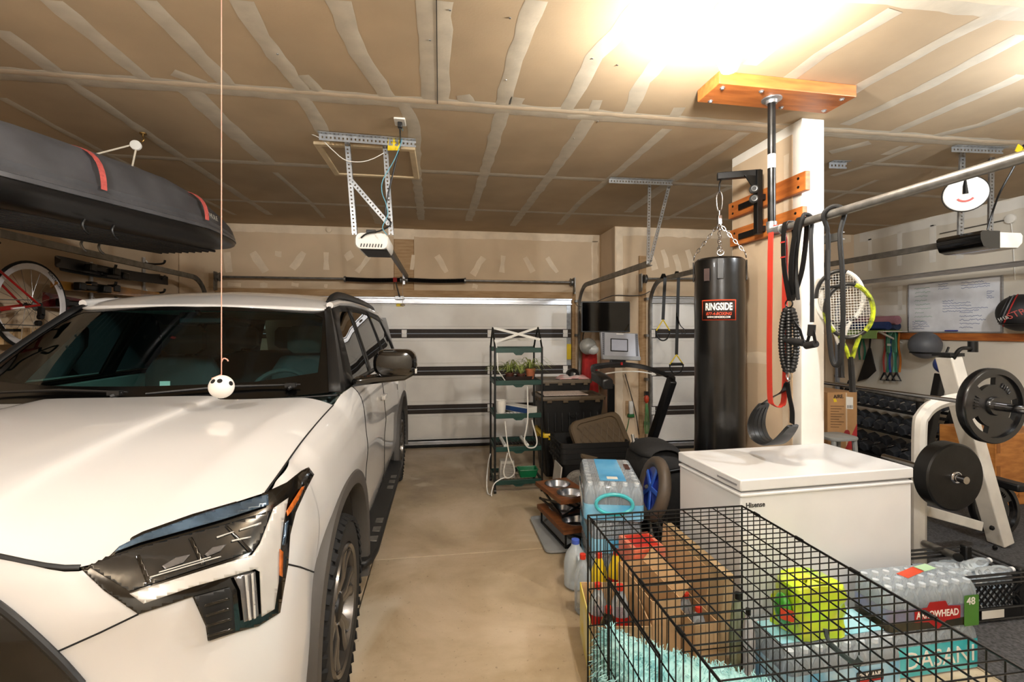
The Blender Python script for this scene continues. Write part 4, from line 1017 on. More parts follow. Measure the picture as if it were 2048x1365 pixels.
obj('crankset', B().torus(bb + V((.05, 0, 0)), (1, 0, 0), .085, .006, 28, 6).cyl(bb, bb + V((.07, 0, 0)), .025).bar(bb + V((.065, 0, 0)), bb + V((.065, .10, -.13)), .02, .012).bar(bb + V((-.065, 0, 0)), bb + V((-.065, -.10, .13)), .02, .012).box(bb + V((.11, .10, -.13)), (.08, .06, .02)), M_blackm, t)
obj('chain', B().tube([bb + V((.055, 0, .085)), rh + V((.05, 0, .04))], .004, 5).tube([bb + V((.055, 0, -.085)), rh + V((.07, -.03, -.16))], .004, 5), M_galvd, t)
obj('saddle', B().loft([[st_ + V((w_*x, y, .17 + z)) for x, z in ((-1, 0), (-.5, .025), (.5, .025), (1, 0), (0, -.02))] for y, w_ in ((-.16, .02), (-.05, .03), (.05, .065), (.11, .06))]).cyl(st_, st_ + V((0, .02, .17)), .0135), M_black, t)
obj('handlebar', B().tube(spline([hdt + V((-.2, -.17, -.06)), hdt + V((-.2, -.2, .02)), hdt + V((-.2, -.1, .07)), hdt + V((-.1, -.07, .07)), hdt + V((.1, -.07, .07)), hdt + V((.2, -.1, .07)), hdt + V((.2, -.2, .02)), hdt + V((.2, -.17, -.06))], 5), .014, 8).cyl(hdt + V((0, 0, .05)), hdt + V((0, -.07, .07)), .014), M_black, t)
obj('brake_caliper', B().box(st_.lerp(rh, .30) + V((0, .05, .03)), (.06, .05, .06)).tube([st_.lerp(rh, .30) + V((.0, .0, .06)), st_ + V((0, -.03, .05))], .005, 6), M_blackm, t, bevel=.01)
obj('frame_decal', B().bar(bb.lerp(rh, .42) + V((.048, 0, .0)), bb.lerp(rh, .66) + V((.062, 0, 0)), .008, .012), M_cable, t)
obj('wall_hook', B().tube([V((XL, yb_-.33, zb+.40)), V((XB, yb_-.33, zb+.40)), V((XB+.06, yb_-.33, zb+.43))], .008, 8), M_blackm, t)
# ---- ski rack and skis
M_skiy = mat('ski_gold', (.66, .45, .16), .35, coat=.5, var=.25, scale=5)
M_skib = mat('ski_black', (.09, .085, .085), .4, var=.2)
def standard(u, v0, v1, lab):
    a, b_ = P(u, v0, X=XL+.02), P(u, v1, X=XL+.02)
    o = obj('rack_rail', B().bar(a, b_, .03, .02, (1, 0, 0)), M_alu, None, smooth=False, bevel=.003)
    t = thing('ski_rack', lab, 'ski rack', tuple(b_)); o.parent = t; o.matrix_parent_inverse = t.matrix_basis.inverted()
    for f in (.15, .55, .9):
        p = a.lerp(b_, f); obj('rack_arm', B().tube(spline([p, p + V((.10, 0, -.01)), p + V((.20, 0, .0)), p + V((.22, 0, .04))], 4), .012, 8), M_black, t)
        obj('clip', B().tube(spline([p + V((.02, .0, .03)), p + V((.035, 0, 0)), p + V((.02, 0, -.03))], 4), .008, 6), M_cable, t)
    return t
standard(182, 524, 610, 'white rail ski rack on the wall by the bicycle wheel'); standard(288, 515, 592, 'white rail ski rack on the wall above the truck roof')
def ski(name, label, px, w, m, X, tipr=True, grp=None):
    pts = [P(u, v, X=X) for u, v in px]; path = spline(pts, 6); n = len(path)
    rings = []
    for i, p in enumerate(path):
        f = i/(n-1); ww = w*(min(1, (f*9+.05)**.5) if tipr else 1); d = (path[min(i+1, n-1)] - path[max(i-1, 0)]).normalized(); up = d.cross(V((1, 0, 0))).normalized()
        lift = .07*max(0, 1-f*9)**2
        rings.append([p + V((lift + x*.007, 0, 0)) + up*z*ww for x, z in ((-1, -.5), (1, -.5), (1, .5), (-1, .5))])
    t = thing(name, label, 'ski', tuple(pts[0])); obj('ski_body', B().loft(rings), m, t, bevel=.002)
    mid = path[int(n*.55)]; bd = obj('binding', B().box(mid + V((.035, 0, 0)), (.05, .26, .05)).box(mid + V((.06, -.15, .0)), (.06, .08, .07)).box(mid + V((.06, .15, 0)), (.07, .1, .07)), M_blackm, t, bevel=.01)
    if tipr: text('lettering', 'K2', .06, facing(path[1] + V((.04, .06, 0)), (1, 0, 0)), M_cable, t, .0008) if False else None
    return t
ski('alpine_ski', 'black ski with rounded pale-ringed tip on the upper rack arms', [(101, 521), (150, 530), (220, 545), (335, 562)], .10, M_skib, -3.20)
ski('alpine_ski', 'dark ski lying behind the black ski on the upper arms', [(110, 529), (160, 540), (240, 552), (320, 556)], .085, M_skib, -3.27)
ski('alpine_ski', 'gold and black ski on the lower rack arms', [(95, 566), (130, 572), (200, 579), (318, 592)], .075, M_skiy, -3.20)
ski('alpine_ski', 'slim gold ski behind the lower pair', [(100, 569), (140, 573), (220, 576), (300, 588)], .05, M_skiy, -3.28)
ski('snowboard', 'dark red snowboard leaning low on the wall beside the bicycle', [(78, 597), (110, 603), (150, 610), (185, 616)], .12, mat('board_red', (.38, .09, .10), .35, var=.4, scale=6), -3.30)

# small wall cupboard glimpsed below the bicycle wheel
ca, cb2 = P(8, 690, X=XL+.16), P(78, 656, X=XL+.16)
t = thing('wall_box', 'small pale plywood box fixed on the wall below the bicycle wheel', 'box', (XL+.08, (ca.y+cb2.y)/2, ca.z))
obj('box_carcass', B().box((XL+.08, (ca.y+cb2.y)/2, (ca.z+cb2.z)/2), (.155, cb2.y-ca.y, cb2.z-ca.z)), mat('pale_ply', (.78, .66, .50), .7), t, smooth=False, bevel=.003)
for f in (.3, .65): obj('front_strip', B().box((XL+.163, ca.y + (cb2.y-ca.y)*f, (ca.z+cb2.z)/2), (.008, .03, cb2.z-ca.z)), M_stud, t, smooth=False)
# ================================================================ MIDDLE: rack, bins, treadmill, television, bowls
M_green = mat('rack_green', (.06, .22, .19), .45, var=.08)
M_polebk = mat('rack_black', (.06, .065, .065), .4)
def wire_shelf(t, x0, x1, y0, y1, z):
    s = obj('shelf', B().box(((x0+x1)/2, y0, z), (x1-x0, .012, .05)).box(((x0+x1)/2, y1, z), (x1-x0, .012, .05)).box((x0, (y0+y1)/2, z), (.012, y1-y0, .04)).box((x1, (y0+y1)/2, z), (.012, y1-y0, .04)), M_green, t, bevel=.004)
    obj('shelf_scallop', B().prism([(-.06, .0), (.06, .0), (.03, -.022), (-.03, -.022)], -.007, .007, facing(((x0+x1)/2, y0-.001, z-.024), (0, -1, 0))), M_green, s)
    b = B()
    for k in range(13):
        x = x0 + (x1-x0)*(k+.5)/13; b.cyl((x, y0, z+.012), (x, y1, z+.012), .0022, n=5)
    for k in range(3):
        y = y0 + (y1-y0)*(k+.5)/3; b.cyl((x0, y, z+.008), (x1, y, z+.008), .003, n=5)
    obj('shelf_wire', b, M_polebk, s, kind='stuff')
RX0, RX1, RY0, RY1 = .545, 1.035, 4.72, 5.14
t = thing('plant_rack', 'tall green and black wire plant rack with white crossed ties on top', 'shelf', ((RX0+RX1)/2, (RY0+RY1)/2, 0))
for x in (RX0, RX1):
    for y in (RY0, RY1):
        o = obj('post', B().cyl((x, y, .05), (x, y, 1.50), .011, n=10), M_polebk, t)
        obj('caster', B().cyl((x-.012, y, .025), (x+.012, y, .025), .025, n=14).box((x, y, .05), (.02, .03, .03)), M_black, o)
    obj('hoop', B().tube([(x, RY0, 1.48), (x, RY0+.06, 1.56), (x, (RY0+RY1)/2, 1.70), (x, RY1-.06, 1.56), (x, RY1, 1.48)], .010, 8), M_polebk, t)
SHZ = (.11, .45, .79, 1.13)
for z in SHZ: wire_shelf(t, RX0, RX1, RY0, RY1, z)
o = obj('top_rail', B().box(((RX0+RX1)/2, RY0, 1.465), (RX1-RX0, .014, .05)), M_green, t, bevel=.004); obj('top_rail', B().box(((RX0+RX1)/2, RY1, 1.465), (RX1-RX0, .014, .05)), M_green, t, bevel=.004)
obj('rail_scallop', B().prism([(-.06, .0), (.06, .0), (.03, -.03), (-.03, -.03)], -.008, .008, facing(((RX0+RX1)/2, RY0-.001, 1.444), (0, -1, 0))), M_green, o)
ym = (RY0+RY1)/2
for a, b_ in (((RX0, RY0+.05, 1.56), (RX1+.01, RY1-.06, 1.585)), ((RX0-.01, ym, 1.70), (RX1, RY0+.06, 1.57)), ((RX0, RY0+.04, 1.545), (RX1, ym, 1.70))):
    obj('cross_tie', B().strap([a, b_], .026, .004, (0, 0, 1)), M_cable, t)
obj('hang_tie', B().tube([(RX0+.01, RY0+.04, 1.55), (RX0+.02, RY0, 1.48), (RX0+.03, RY0, 1.26), (RX0+.11, RY0+.06, 1.15)], .006, 6), M_cable, t)
# plants on the upper shelf
M_terra = mat('terracotta', (.66, .38, .24), .8, var=.12, scale=12); M_leaf = mat('spider_leaf', (.46, .55, .24), .5, var=.2, scale=30, col2=(.66, .68, .42)); M_soil = mat('potting_soil', (.13, .09, .06), .95)
tr = thing('seed_tray', 'dark brown plant tray on the upper rack shelf', 'tray', (.80, 4.86, 1.155))
obj('tray_body', B().loft([[V((.80+x*s, 4.86+y*s, z)) for x, y in rrect(.30, .20, .02, 2)] for z, s in ((1.147, .92), (1.147, .93), (1.19, 1.0), (1.19, .96), (1.155, .90))]), mat('tray_brown', (.13, .08, .06), .5), tr)
def spider(x, y, z, r, h, n, label, seed, clay=True):
    rnd = random.Random(seed); t = thing('spider_plant', label, 'potted plant', (x, y, z))
    obj('pot', B().lathe([(r*.7, 0), (r*.98, h*.8), (r*1.08, h*.8), (r*1.08, h), (r*.95, h), (r*.9, h*.86), (0, h*.86)], (x, y, z), n=20), M_terra if clay else mat('pot_brown', (.30, .15, .10), .6), t)
    obj('soil', B().lathe([(r*.9, h*.87), (0, h*.9)], (x, y, z), n=14), M_soil, t)
    for k in range(n):
        a = rnd.uniform(0, 2*PI); ln = rnd.uniform(.17, .31); up = rnd.uniform(.4, 1.0); d = V((math.cos(a), math.sin(a), 0)); sd = V((-math.sin(a), math.cos(a), 0)); rows = []
        for i in range(7):
            f = i/6; p = V((x, y, z+h*.9)) + d*(ln*f*(1.1-.3*up)) + V((0, 0, ln*up*(1.5*f - 1.35*f*f)*1.15)); w = .0075*(1-f)**.6 + .0006
            rows.append([p - sd*w, p + V((0, 0, -.0015)), p + sd*w])
        obj('leaf', B().grid(rows), M_leaf, t)
spider(.715, 4.85, 1.157, .048, .07, 46, 'arching spider plant in a dark pot beside the hanging cord', 1, False)
spider(.83, 4.82, 1.157, .045, .06, 38, 'low spider plant in the middle of the plant tray', 2, False)
spider(.935, 4.84, 1.157, .052, .11, 30, 'spider plant in a terracotta pot on the rack', 3)
# things on the rack shelves
t = thing('cup', 'plain white plastic cup on the middle rack shelf', 'cup', (.62, 4.83, .81))
obj('cup_body', B().lathe([(.045, 0), (.058, .13), (.055, .13), (.043, .005), (0, .005)], (.62, 4.83, .806), n=22), M_cable, t); obj('rim', B().torus((.62, 4.83, .936), (0, 0, 1), .058, .003, 22, 6), M_cable, t)
t = thing('carton', 'long flat blue and white carton lying on the middle rack shelf', 'box', (.82, 4.92, .81), -.5)
Mc = Matrix.Translation((.83, 4.90, .806)) @ Matrix.Rotation(.62, 4, 'Z')
obj('carton_body', B().add(*(lambda q: (q.v, q.f))(B().box((0, 0, .032), (.14, .38, .064))), Mc), M_cable, t, smooth=False, bevel=.003)
obj('blue_side', B().add(*(lambda q: (q.v, q.f))(B().box((-.0705, 0, .03), (.002, .375, .05))), Mc), mat('carton_blue', (.13, .25, .44), .5), t, smooth=False)
def cord(name, label, pts, r, m, cat='cord', n=6):
    return tag(obj(name, B().tube(spline(pts, n), r, 7), m), label, cat)
yc = RY0 - .03
cord('white_cord', 'white cord looping down the right post of the plant rack', [(RX1-.16, RY0-.03, 1.09), (RX1-.155, yc, .80), (RX1-.17, yc, .66), (RX1-.19, yc, .55), (RX1-.155, yc, .47), (RX1-.08, yc, .47), (RX1-.06, yc, .54), (RX1-.10, yc, .70), (RX1-.11, yc, .75)], .0075, M_cable)
cord('white_cord', 'white cord hanging in a long loop down the rack middle', [(.645, yc, .74), (.66, yc, .58), (.69, yc, .40), (.735, yc, .28), (.74, yc, .21), (.70, yc, .17), (.65, yc, .17), (.63, yc, .23), (.65, yc, .33), (.67, yc, .42)], .0065, M_cable)
cord('extension_cord', 'white extension cord trailing off the rack to the concrete', [(.66, 4.70, .17), (.60, 4.68, .16), (.53, 4.66, .12), (.50, 4.64, .04), (.50, 4.63, .008)], .006, M_cable)
cord('extension_cord', 'white cord drooping from rack side to its plug on the floor', [(.53, 5.02, .33), (.50, 4.95, .25), (.47, 4.82, .10), (.47, 4.72, .012), (.50, 4.66, .012)], .006, M_cable)
for i, (x, lab) in enumerate(((.655, 'white grow-light tube on the lower rack shelf behind the cord loop'), (.885, 'white grow-light tube on the lower rack shelf beside the black totes'))):
    t = thing('grow_light', lab, 'light', (x, 4.93, .47)); obj('tube_housing', B().box((x, 4.93, .478), (.035, .40, .022)), M_cable, t, bevel=.004); obj('tube_lamp', B().cyl((x, 4.74, .492), (x, 5.12, .492), .009, n=10), mat('tube_glass', (.92, .92, .9), .2), t)
t = thing('heater_fan', 'small grey louvred heater on the bottom rack shelf', 'heater', (.685, 4.86, .13))
obj('heater_body', B().loft([[V((.685+x*s, 4.86+y, z)) for x, y in rrect(.17, .12, .02, 3)] for z, s in ((.128, .98), (.30, .86), (.305, .80))]), mat('heater_grey', (.72, .70, .66), .5), t)
for k in range(9): obj('louvre', B().box((.685, 4.797, .145+.016*k), (.145-.003*k, .008, .006)), mat('louvre_grey', (.55, .53, .5), .5), t)
t = thing('green_tray', 'small green plastic tray on the bottom rack shelf', 'tray', (.905, 4.85, .13))
obj('tray_body', B().loft([[V((.905+x*s, 4.85+y*s, z)) for x, y in rrect(.21, .15, .02, 3)] for z, s in ((.128, .8), (.128, .81), (.205, .98), (.205, .92), (.136, .76))]), mat('tray_green', (.05, .42, .25), .4), t)
obj('tray_rim', B().tube([V((.905+x, 4.85+y, .205)) for x, y in rrect(.21, .15, .02, 3)], .005, 6, closed=True), MATS['tray_green'], t)
# ---- storage totes
M_tote = mat('tote_black', (.065, .062, .06), .5, var=.1); M_toteb = mat('tote_lid_brown', (.32, .26, .18), .5, var=.06); M_totey = mat('tote_lid_yellow', (.86, .71, .07), .45)
def tote(name, label, x, y, z, w, d, h, lid, rz=0):
    t = thing(name, label, 'storage tote', (x, y, z))
    R = Matrix.Translation((x, y, z)) @ Matrix.Rotation(rz, 4, 'Z')
    obj('tote_body', B().loft([[R @ V((px*s, py*s, zz)) for px, py in rrect(w*.96, d*.96, .04, 3)] for zz, s in ((0, .86), (h*.9, .985), (h*.9, 1.02), (h-.03, 1.02))]), M_tote, t)
    for k in range(8):
        xx = -w*.40 + w*.8*k/7; obj('body_rib', B().add(*box_vf(.018, .012, h*.8), R @ Matrix.Translation((xx*.93, -d*.48*.93, h*.46)) @ Matrix.Rotation(-.075, 4, 'X')), M_tote, t, bevel=.004)
    if lid:
        l = obj('lid', B().loft([[R @ V((px, py, zz)) for px, py in rrect(w*s, d*s, .045, 3)] for zz, s in ((h-.045, 1.0), (h-.012, 1.01), (h, .985), (h, .90), (h-.016, .88))]), lid, t)
        for k in range(4): obj('lid_lug', B().add(*box_vf(.06, .014, .035), R @ Matrix.Translation((-w*.36 + w*.72*k/3, -d*.505, h-.052))), lid, l, bevel=.004)
        for k in (-1, 1): obj('lid_latch', B().add(*box_vf(.014, .16, .03), R @ Matrix.Translation((k*w*.505, 0, h-.05))), lid, l, bevel=.004)
    return t
tote('storage_tote', 'black storage tote with yellow lid under the brown-lidded tote', 1.50, 5.38, 0, .76, .50, .50, M_totey)
tt = tote('storage_tote', 'black storage tote with brown lid and a paper sheet on top', 1.485, 5.36, .50, .78, .52, .42, M_toteb)
text('lettering', 'HDX', .055, facing((1.485, 5.36-.262, .70), (0, -1, 0)), mat('emboss_black', (.09, .088, .085), .4), tt, .003, bold=.002)
tag(obj('paper_sheet', B().box((1.42, 5.36, .9245), (.52, .36, .006), rz=.02), mat('printed_paper', (.86, .80, .76), .7, var=.12, scale=40), smooth=False), 'printed white sheet lying on the brown tote lid', 'paper')
tote('storage_tote', 'black tote holding up the rear grey-lidded tote', 1.58, 5.98, 0, .70, .46, .55, M_toteb); tb_ = tote('storage_tote', 'rear black tote with grey-brown lid carrying a folded cloth', 1.58, 5.98, .55, .70, .46, .49, mat('lid_greybrown', (.42, .37, .30), .5))
# nested open totes and the leaning lid
nt_ = V((1.515, 4.66, 0))
for k in range(4):
    t = thing('open_tote', ['black open tote at the bottom of the nested stack', 'second black open tote up in the nested stack', 'third black open tote up in the nested stack', 'topmost black open tote of the nested stack'][k], 'storage tote', (nt_.x, nt_.y, .05*k), group='nested open totes')
    h = .40 if k == 3 else .40; z0 = .002 + .052*k; sc = 1.0
    R = Matrix.Translation((nt_.x, nt_.y, z0))
    obj('tote_body', B().loft([[R @ V((px*s, py*s, zz)) for px, py in rrect(.72, .50, .05, 3)] for zz, s in ((0, .80), (h-.05, .955), (h-.05, 1.0), (h, 1.0), (h, .965), (h-.05, .94), (.012, .785))]), M_tote, t)
    for q in range(5): obj('rim_slot', B().box((nt_.x-.371, nt_.y-.18+.09*q, z0+h-.024), (.006, .05, .016)), M_black, t)
ld = thing('tote_lid', 'loose brown tote lid leaning in the nested open totes', 'lid', (1.55, 4.60, .45))
Ml = Matrix.Translation((1.60, 4.58, .575)) @ Matrix.Rotation(math.radians(8), 4, 'Z') @ Matrix.Rotation(math.radians(62), 4, 'X') @ Matrix.Rotation(math.radians(10), 4, 'Z')
obj('lid_shell', B().loft([[Ml @ V((px*s, py*s, zz)) for px, py in rrect(.60, .42, .09, 4)] for zz, s in ((0, 1.0), (.05, 1.0), (.065, .95), (.065, .80), (.05, .78), (.05, 0.02))]), M_toteb, ld)
for k in range(-3, 4):
    for sg in (-1, 1): obj('lid_rib', B().bar(Ml @ V((k*.075-.07*sg, -.13, .054)), Ml @ V((k*.075+.07*sg, .13, .054)), .006, .01), M_toteb, ld)
tag(obj('card_sheet', B().box((1.12, 4.45, .18), (.012, .26, .36), M=Matrix.Rotation(.12, 4, 'Y')), mat('pale_card', (.70, .68, .64), .8), smooth=False), 'grey card panel leaning against the nested totes', 'cardboard')
tag(obj('narrow_carton', B().box((1.30, 4.33, .14), (.10, .05, .28), rz=.1), mat('brown_card', (.62, .48, .32), .85, var=.08), smooth=False), 'narrow brown carton standing before the nested totes', 'cardboard')
# cap, cloth, jacket, helmet
cp = P(1146, 741, Y=5.9)
t = thing('baseball_cap', 'black baseball cap with white badge on the rear tote', 'cap', tuple(cp)); zc_ = 1.045
obj('crown', B().lathe([(.09, 0), (.092, .03), (.085, .075), (.06, .11), (.02, .125), (0, .127)], (cp.x, cp.y+.02, zc_), n=24), M_black, t)
obj('visor', B().loft([[V((cp.x + .085*math.cos(a)*s, cp.y+.02 - .17*math.sin(a)*s*.95 + .0, zc_ + .012 - .01*s)) for a in [PI*k/12 for k in range(13)]] for s in (.9, 1.0)], closed=False), M_black, t, solid=.004)
text('lettering', 'P', .05, facing((cp.x, cp.y-.073, zc_+.055), (0, -1, .2)), M_cable, t, .001, bold=.001)
def crumple(name, label, cat, c, w, d, h, m, seed):
    rnd = random.Random(seed); rows = []
    ph = [rnd.uniform(0, 6) for _ in range(6)]
    for i in range(15):
        r = []
        for j in range(15):
            u_, v_ = i/14*2-1, j/14*2-1; e = max(0, 1-max(abs(u_), abs(v_))**4)
            r.append(V(c) + V((u_*w/2*(1+.06*math.sin(3*v_+ph[0])), v_*d/2*(1+.06*math.sin(4*u_+ph[1])), h*e*(.62+.22*math.sin(5*u_+ph[2]+2*v_)+.16*math.sin(7*v_+ph[3]-3*u_)) + .002)))
        rows.append(r)
    o = obj(name, B().grid(rows), m, None, solid=.004); return tag(o, label, cat)
crumple('folded_cloth', 'white and pink folded cloth on the rear tote lid', 'cloth', (1.70, 5.90, 1.04), .42, .22, .06, mat('cloth_white_pink', (.86, .82, .82), .9, col2=(.82, .52, .50), scale=7), 4)
jk = P(1170, 720, Y=6.45) + V((.11, 0, 0))
t = thing('jacket', 'red jacket hanging below the television beside the door track', 'jacket', tuple(jk))
rows = []
for i in range(12):
    f = i/11; z = jk.z + .20 - .95*f; w = .10 + .045*f
    rows.append([V((jk.x - .02 + w*math.cos(a), 6.52 - .06*(1+.3*math.cos(5*a))*math.sin(a), z)) for a in [PI*k/14 for k in range(15)]])
obj('jacket_body', B().grid(rows), M_red, t, solid=.006)
obj('collar', B().torus((jk.x-.02, 6.49, jk.z+.2), (0, 0, 1), .075, .02, 16, 8, sc=.6), M_red, t)
obj('coat_peg', B().cyl((jk.x-.02, 6.675, jk.z+.22), (jk.x-.02, 6.46, jk.z+.24), .012, n=10), M_galvd, t)
hp_ = P(1176, 693, Y=6.30)
t = thing('bike_helmet', 'silver-grey helmet hanging over the red jacket', 'helmet', tuple(hp_))
obj('shell', B().sph(hp_, .125, 20, 12, (.95, .9, .95)), mat('helmet_silver', (.60, .60, .58), .3, var=.15, scale=8, coat=.6), t)
obj('visor', B().sph(hp_ + V((.05, -.055, -.045)), .085, 18, 10, (1.0, .8, .85)), mat('helmet_visor', (.78, .79, .78), .12, coat=1), t)
obj('strap', B().tube(spline([hp_ + V((-.08, 0, .05)), hp_ + V((-.05, .05, .18)), hp_ + V((-.0, .1, .22))], 5), .008, 6), M_black, t)
# ---- television on a bracket
a, b_ = P(1163, 603, Y=6.0), P(1260, 607, Y=5.93); tz0 = P(1163, 665, Y=6.0).z
t = thing('television', 'flat black wall television above the treadmill', 'television', tuple((a+b_)/2))
dx = (b_ - a); dx.z = 0; nrm = V((dx.y, -dx.x, 0)).normalized(); tc_ = (a + b_)/2; tc_.z = (a.z + tz0)/2; tw, th_ = dx.length, a.z - tz0
Mt = facing(tc_, nrm)
obj('screen_body', B().prism(rrect(tw, th_, .008, 2), -.035, 0, Mt), M_black, t, bevel=.003)
obj('screen', B().prism(rrect(tw-.025, th_-.03, .004, 2), .0, .0015, Mt), mat('tv_screen', (.012, .012, .014), .06, var=0), t)
obj('wall_arm', B().bar(tc_ - nrm*.03, tc_ - nrm*.03 + V((.12, .22, 0)), .04, .06).box(tc_ - nrm*.045, (.2, .02, .2)), M_blackm, t)
cord('tv_cable', 'black cable looping along the wall above the television', [P(1195, 603, Y=6.02), P(1215, 595, Y=6.05), P(1232, 591, Y=6.07), P(1262, 592, Y=6.07), P(1285, 590, Y=6.0), P(1300, 583, Y=5.96)], .006, M_black)
cord('tv_cable', 'short black cable beside the door track left of the television', [P(1152, 609, Y=6.3), P(1156, 613, Y=6.15), P(1163, 614, Y=6.03)], .006, M_black)
# ---- treadmill
M_tm = mat('treadmill_black', (.075, .075, .078), .38, var=.1); M_tms = mat('treadmill_silver', (.62, .63, .66), .35, metal=.3, var=.05)
t = thing('treadmill', 'black treadmill with silver console and tablet screen', 'treadmill', (2.1, 4.3, 0))
cc = P(1240, 693, Y=4.95); Mc = facing(cc, (0, -1, .12)) @ Matrix.Rotation(math.radians(-2.5), 4, 'Z')
cw_, ch_ = .475, .305
cn = obj('console', B().prism([(-cw_*.47, ch_*.5), (cw_*.44, ch_*.5), (cw_*.5, -ch_*.36), (cw_*.5, -ch_*.5), (-cw_*.42, -ch_*.5), (-cw_*.43, -ch_*.36)], -.05, 0, Mc), M_tms, t, bevel=.006)
obj('console_lip', B().prism([(cw_*.5, -ch_*.36), (cw_*.5, -ch_*.5), (-cw_*.42, -ch_*.5), (-cw_*.43, -ch_*.36)], 0, .015, Mc), mat('treadmill_grey', (.52, .53, .54), .4), cn, bevel=.004)
obj('screen_frame', B().prism(rrect(.205, .145, .006, 2), 0, .006, Mc @ Matrix.Translation((-.01, .012, 0))), M_black, cn)
obj('tablet_screen', B().prism(rrect(.18, .122, .003, 2), .006, .0075, Mc @ Matrix.Translation((-.01, .012, 0))), mat('tablet_glare', (.66, .68, .74), .1, var=.05), cn)
for sx in (-1, 1):
    obj('speaker_strip', B().prism([(-.016, .145), (.014, .145), (.022, -.105), (-.008, -.105)] if sx > 0 else [(-.014, .145), (.016, .145), (.016, -.105), (-.008, -.105)], 0, .003, Mc @ Matrix.Translation((sx*.195, 0, 0))), mat('speaker_grey', (.36, .37, .40), .5), cn)
    for k in range(11): obj('speaker_hole', B().cyl(Mc @ V((sx*(.198 + .0006*k*(1 if sx > 0 else -.4)), .13-.022*k, .003)), Mc @ V((sx*(.198 + .0006*k*(1 if sx > 0 else -.4)), .13-.022*k, .0045)), .0045, n=8), M_black, cn)
obj('maker_strip', B().prism(rrect(.085, .010, .004, 2), 0, .001, Mc @ Matrix.Translation((0, .137, 0))), M_cable, cn)
# front crossbar sweeping into two arms
def P4(u, v, y): return P(u, v, Y=y)
cb_ = spline([P4(1192, 750, 4.45), P4(1184, 738, 4.6), P4(1200, 733, 4.80), P4(1240, 730, 4.90), P4(1285, 735, 4.84), P4(1325, 748, 4.66), P4(1346, 757, 4.45)], 6)
obj('handlebar', B().loft([[p + V((0, x, z)) for x, z in ((-.05, -.022), (-.05, .016), (-.02, .03), (.03, .03), (.05, .01), (.04, -.022))] for p in cb_]), M_tm, t)
obj('grip_trim', B().tube(spline([P4(1211, 748, 4.72), P4(1240, 744, 4.84), P4(1280, 744, 4.83), P4(1312, 750, 4.72)], 6), .008, 6), M_cable, t)
obj('safety_key', B().box(P4(1241, 731, 4.84) + V((0, -.03, .02)), (.02, .02, .03)), M_red, t)
obj('left_grip', B().loft([[p + V((x, 0, z)) for x, z in ((-.055, -.05), (-.055, .04), (.0, .055), (.05, .04), (.05, -.05))] for p in (P4(1192, 752, 4.55), P4(1203, 757, 4.40), P4(1212, 764, 4.28), P4(1217, 770, 4.24))]), M_tm, t, bevel=.012)
obj('upright', B().bar(P4(1344, 760, 4.47), P4(1302, 886, 4.86), .10, .075, (1, 0, 0)), M_tm, t, bevel=.012)
obj('upright', B().bar(P4(1222, 770, 4.6), P4(1222, 892, 4.9), .035, .075, (1, 0, 0)), M_tm, t, bevel=.008)
obj('console_stem', B().box(cc + V((-.02, .02, -.19)), (.18, .05, .1)), M_tm, t, bevel=.01)
obj('motor_hood', B().loft([[V((x, y, z)) for x, z in ((1.91, .06), (1.92, .20), (1.98, .27), (2.42, .27), (2.50, .20), (2.51, .06))] for y in (4.62, 4.70, 5.12, 5.18)]), M_tm, t, bevel=.015)
obj('deck', B().box((2.20, 3.96, .13), (.60, 1.36, .09)), M_tm, t, bevel=.015)
obj('running_belt', B().box((2.20, 3.96, .178), (.42, 1.34, .006)), mat('belt_black', (.12, .115, .11), .7, bump=.1, bscale=300), t)
for sx in (-1, 1): obj('side_rail', B().box((2.20 + sx*.255, 3.96, .185), (.09, 1.36, .03)), M_tm, t, bevel=.008)
for x in (1.98, 2.44):
    for y in (3.35, 5.0): obj('foot', B().cyl((x, y, 0), (x, y, .09), .03, n=14), M_rubber, t)
# wall outlet with charger and wires
oc = P(1260, 815, Y=YB2)
t = thing('wall_outlet', 'white wall charger with green plug below the television', 'outlet', tuple(oc))
obj('charger', B().box(oc + V((0, -.03, 0)), (.06, .05, .18)), M_cable, t, bevel=.012); obj('plug', B().box(oc + V((0, -.03, -.11)), (.09, .05, .045)), mat('plug_green', (.10, .38, .16), .5), t, bevel=.008); obj('cover_plate', B().box(oc + V((-.035, -.006, -.01)), (.06, .012, .2)), M_stud, t)
for i, (px, m, lab) in enumerate((([(1258, 838), (1256, 850), (1253, 862), (1252, 872)], MATS['plug_green'], 'green cord hanging from the wall charger'), ([(1250, 748), (1262, 790), (1272, 830), (1278, 870)], M_black, 'thin black cord hanging from the treadmill console'))):
    cord('charging_lead', lab, [P(u, v, Y=YB2-.05) for u, v in px], .006, m)
t = thing('cord_bundle', 'bundle of green cord with an orange plug hanging by the door jamb', 'cord', tuple(P(1293, 800, Y=5.93)))
obj('plug', B().lathe([(.012, -.05), (.03, -.03), (.034, .02), (.02, .05), (0, .055)], P(1293, 799, Y=5.93), n=14), mat('plug_orange', (.72, .25, .12), .5), t)
obj('hook', B().box(P(1293, 788, Y=5.95), (.05, .04, .06)), M_black, t)
for k in range(4): obj('cord_strand', B().tube(spline([P(1293+k-1.5, 808, Y=5.93), P(1291+2*k, 830, Y=5.93), P(1289+3*k, 852, Y=5.93), P(1291+1.5*k, 868, Y=5.93)], 4), .006, 6), mat('cord_green', (.36, .55, .34), .5), t)
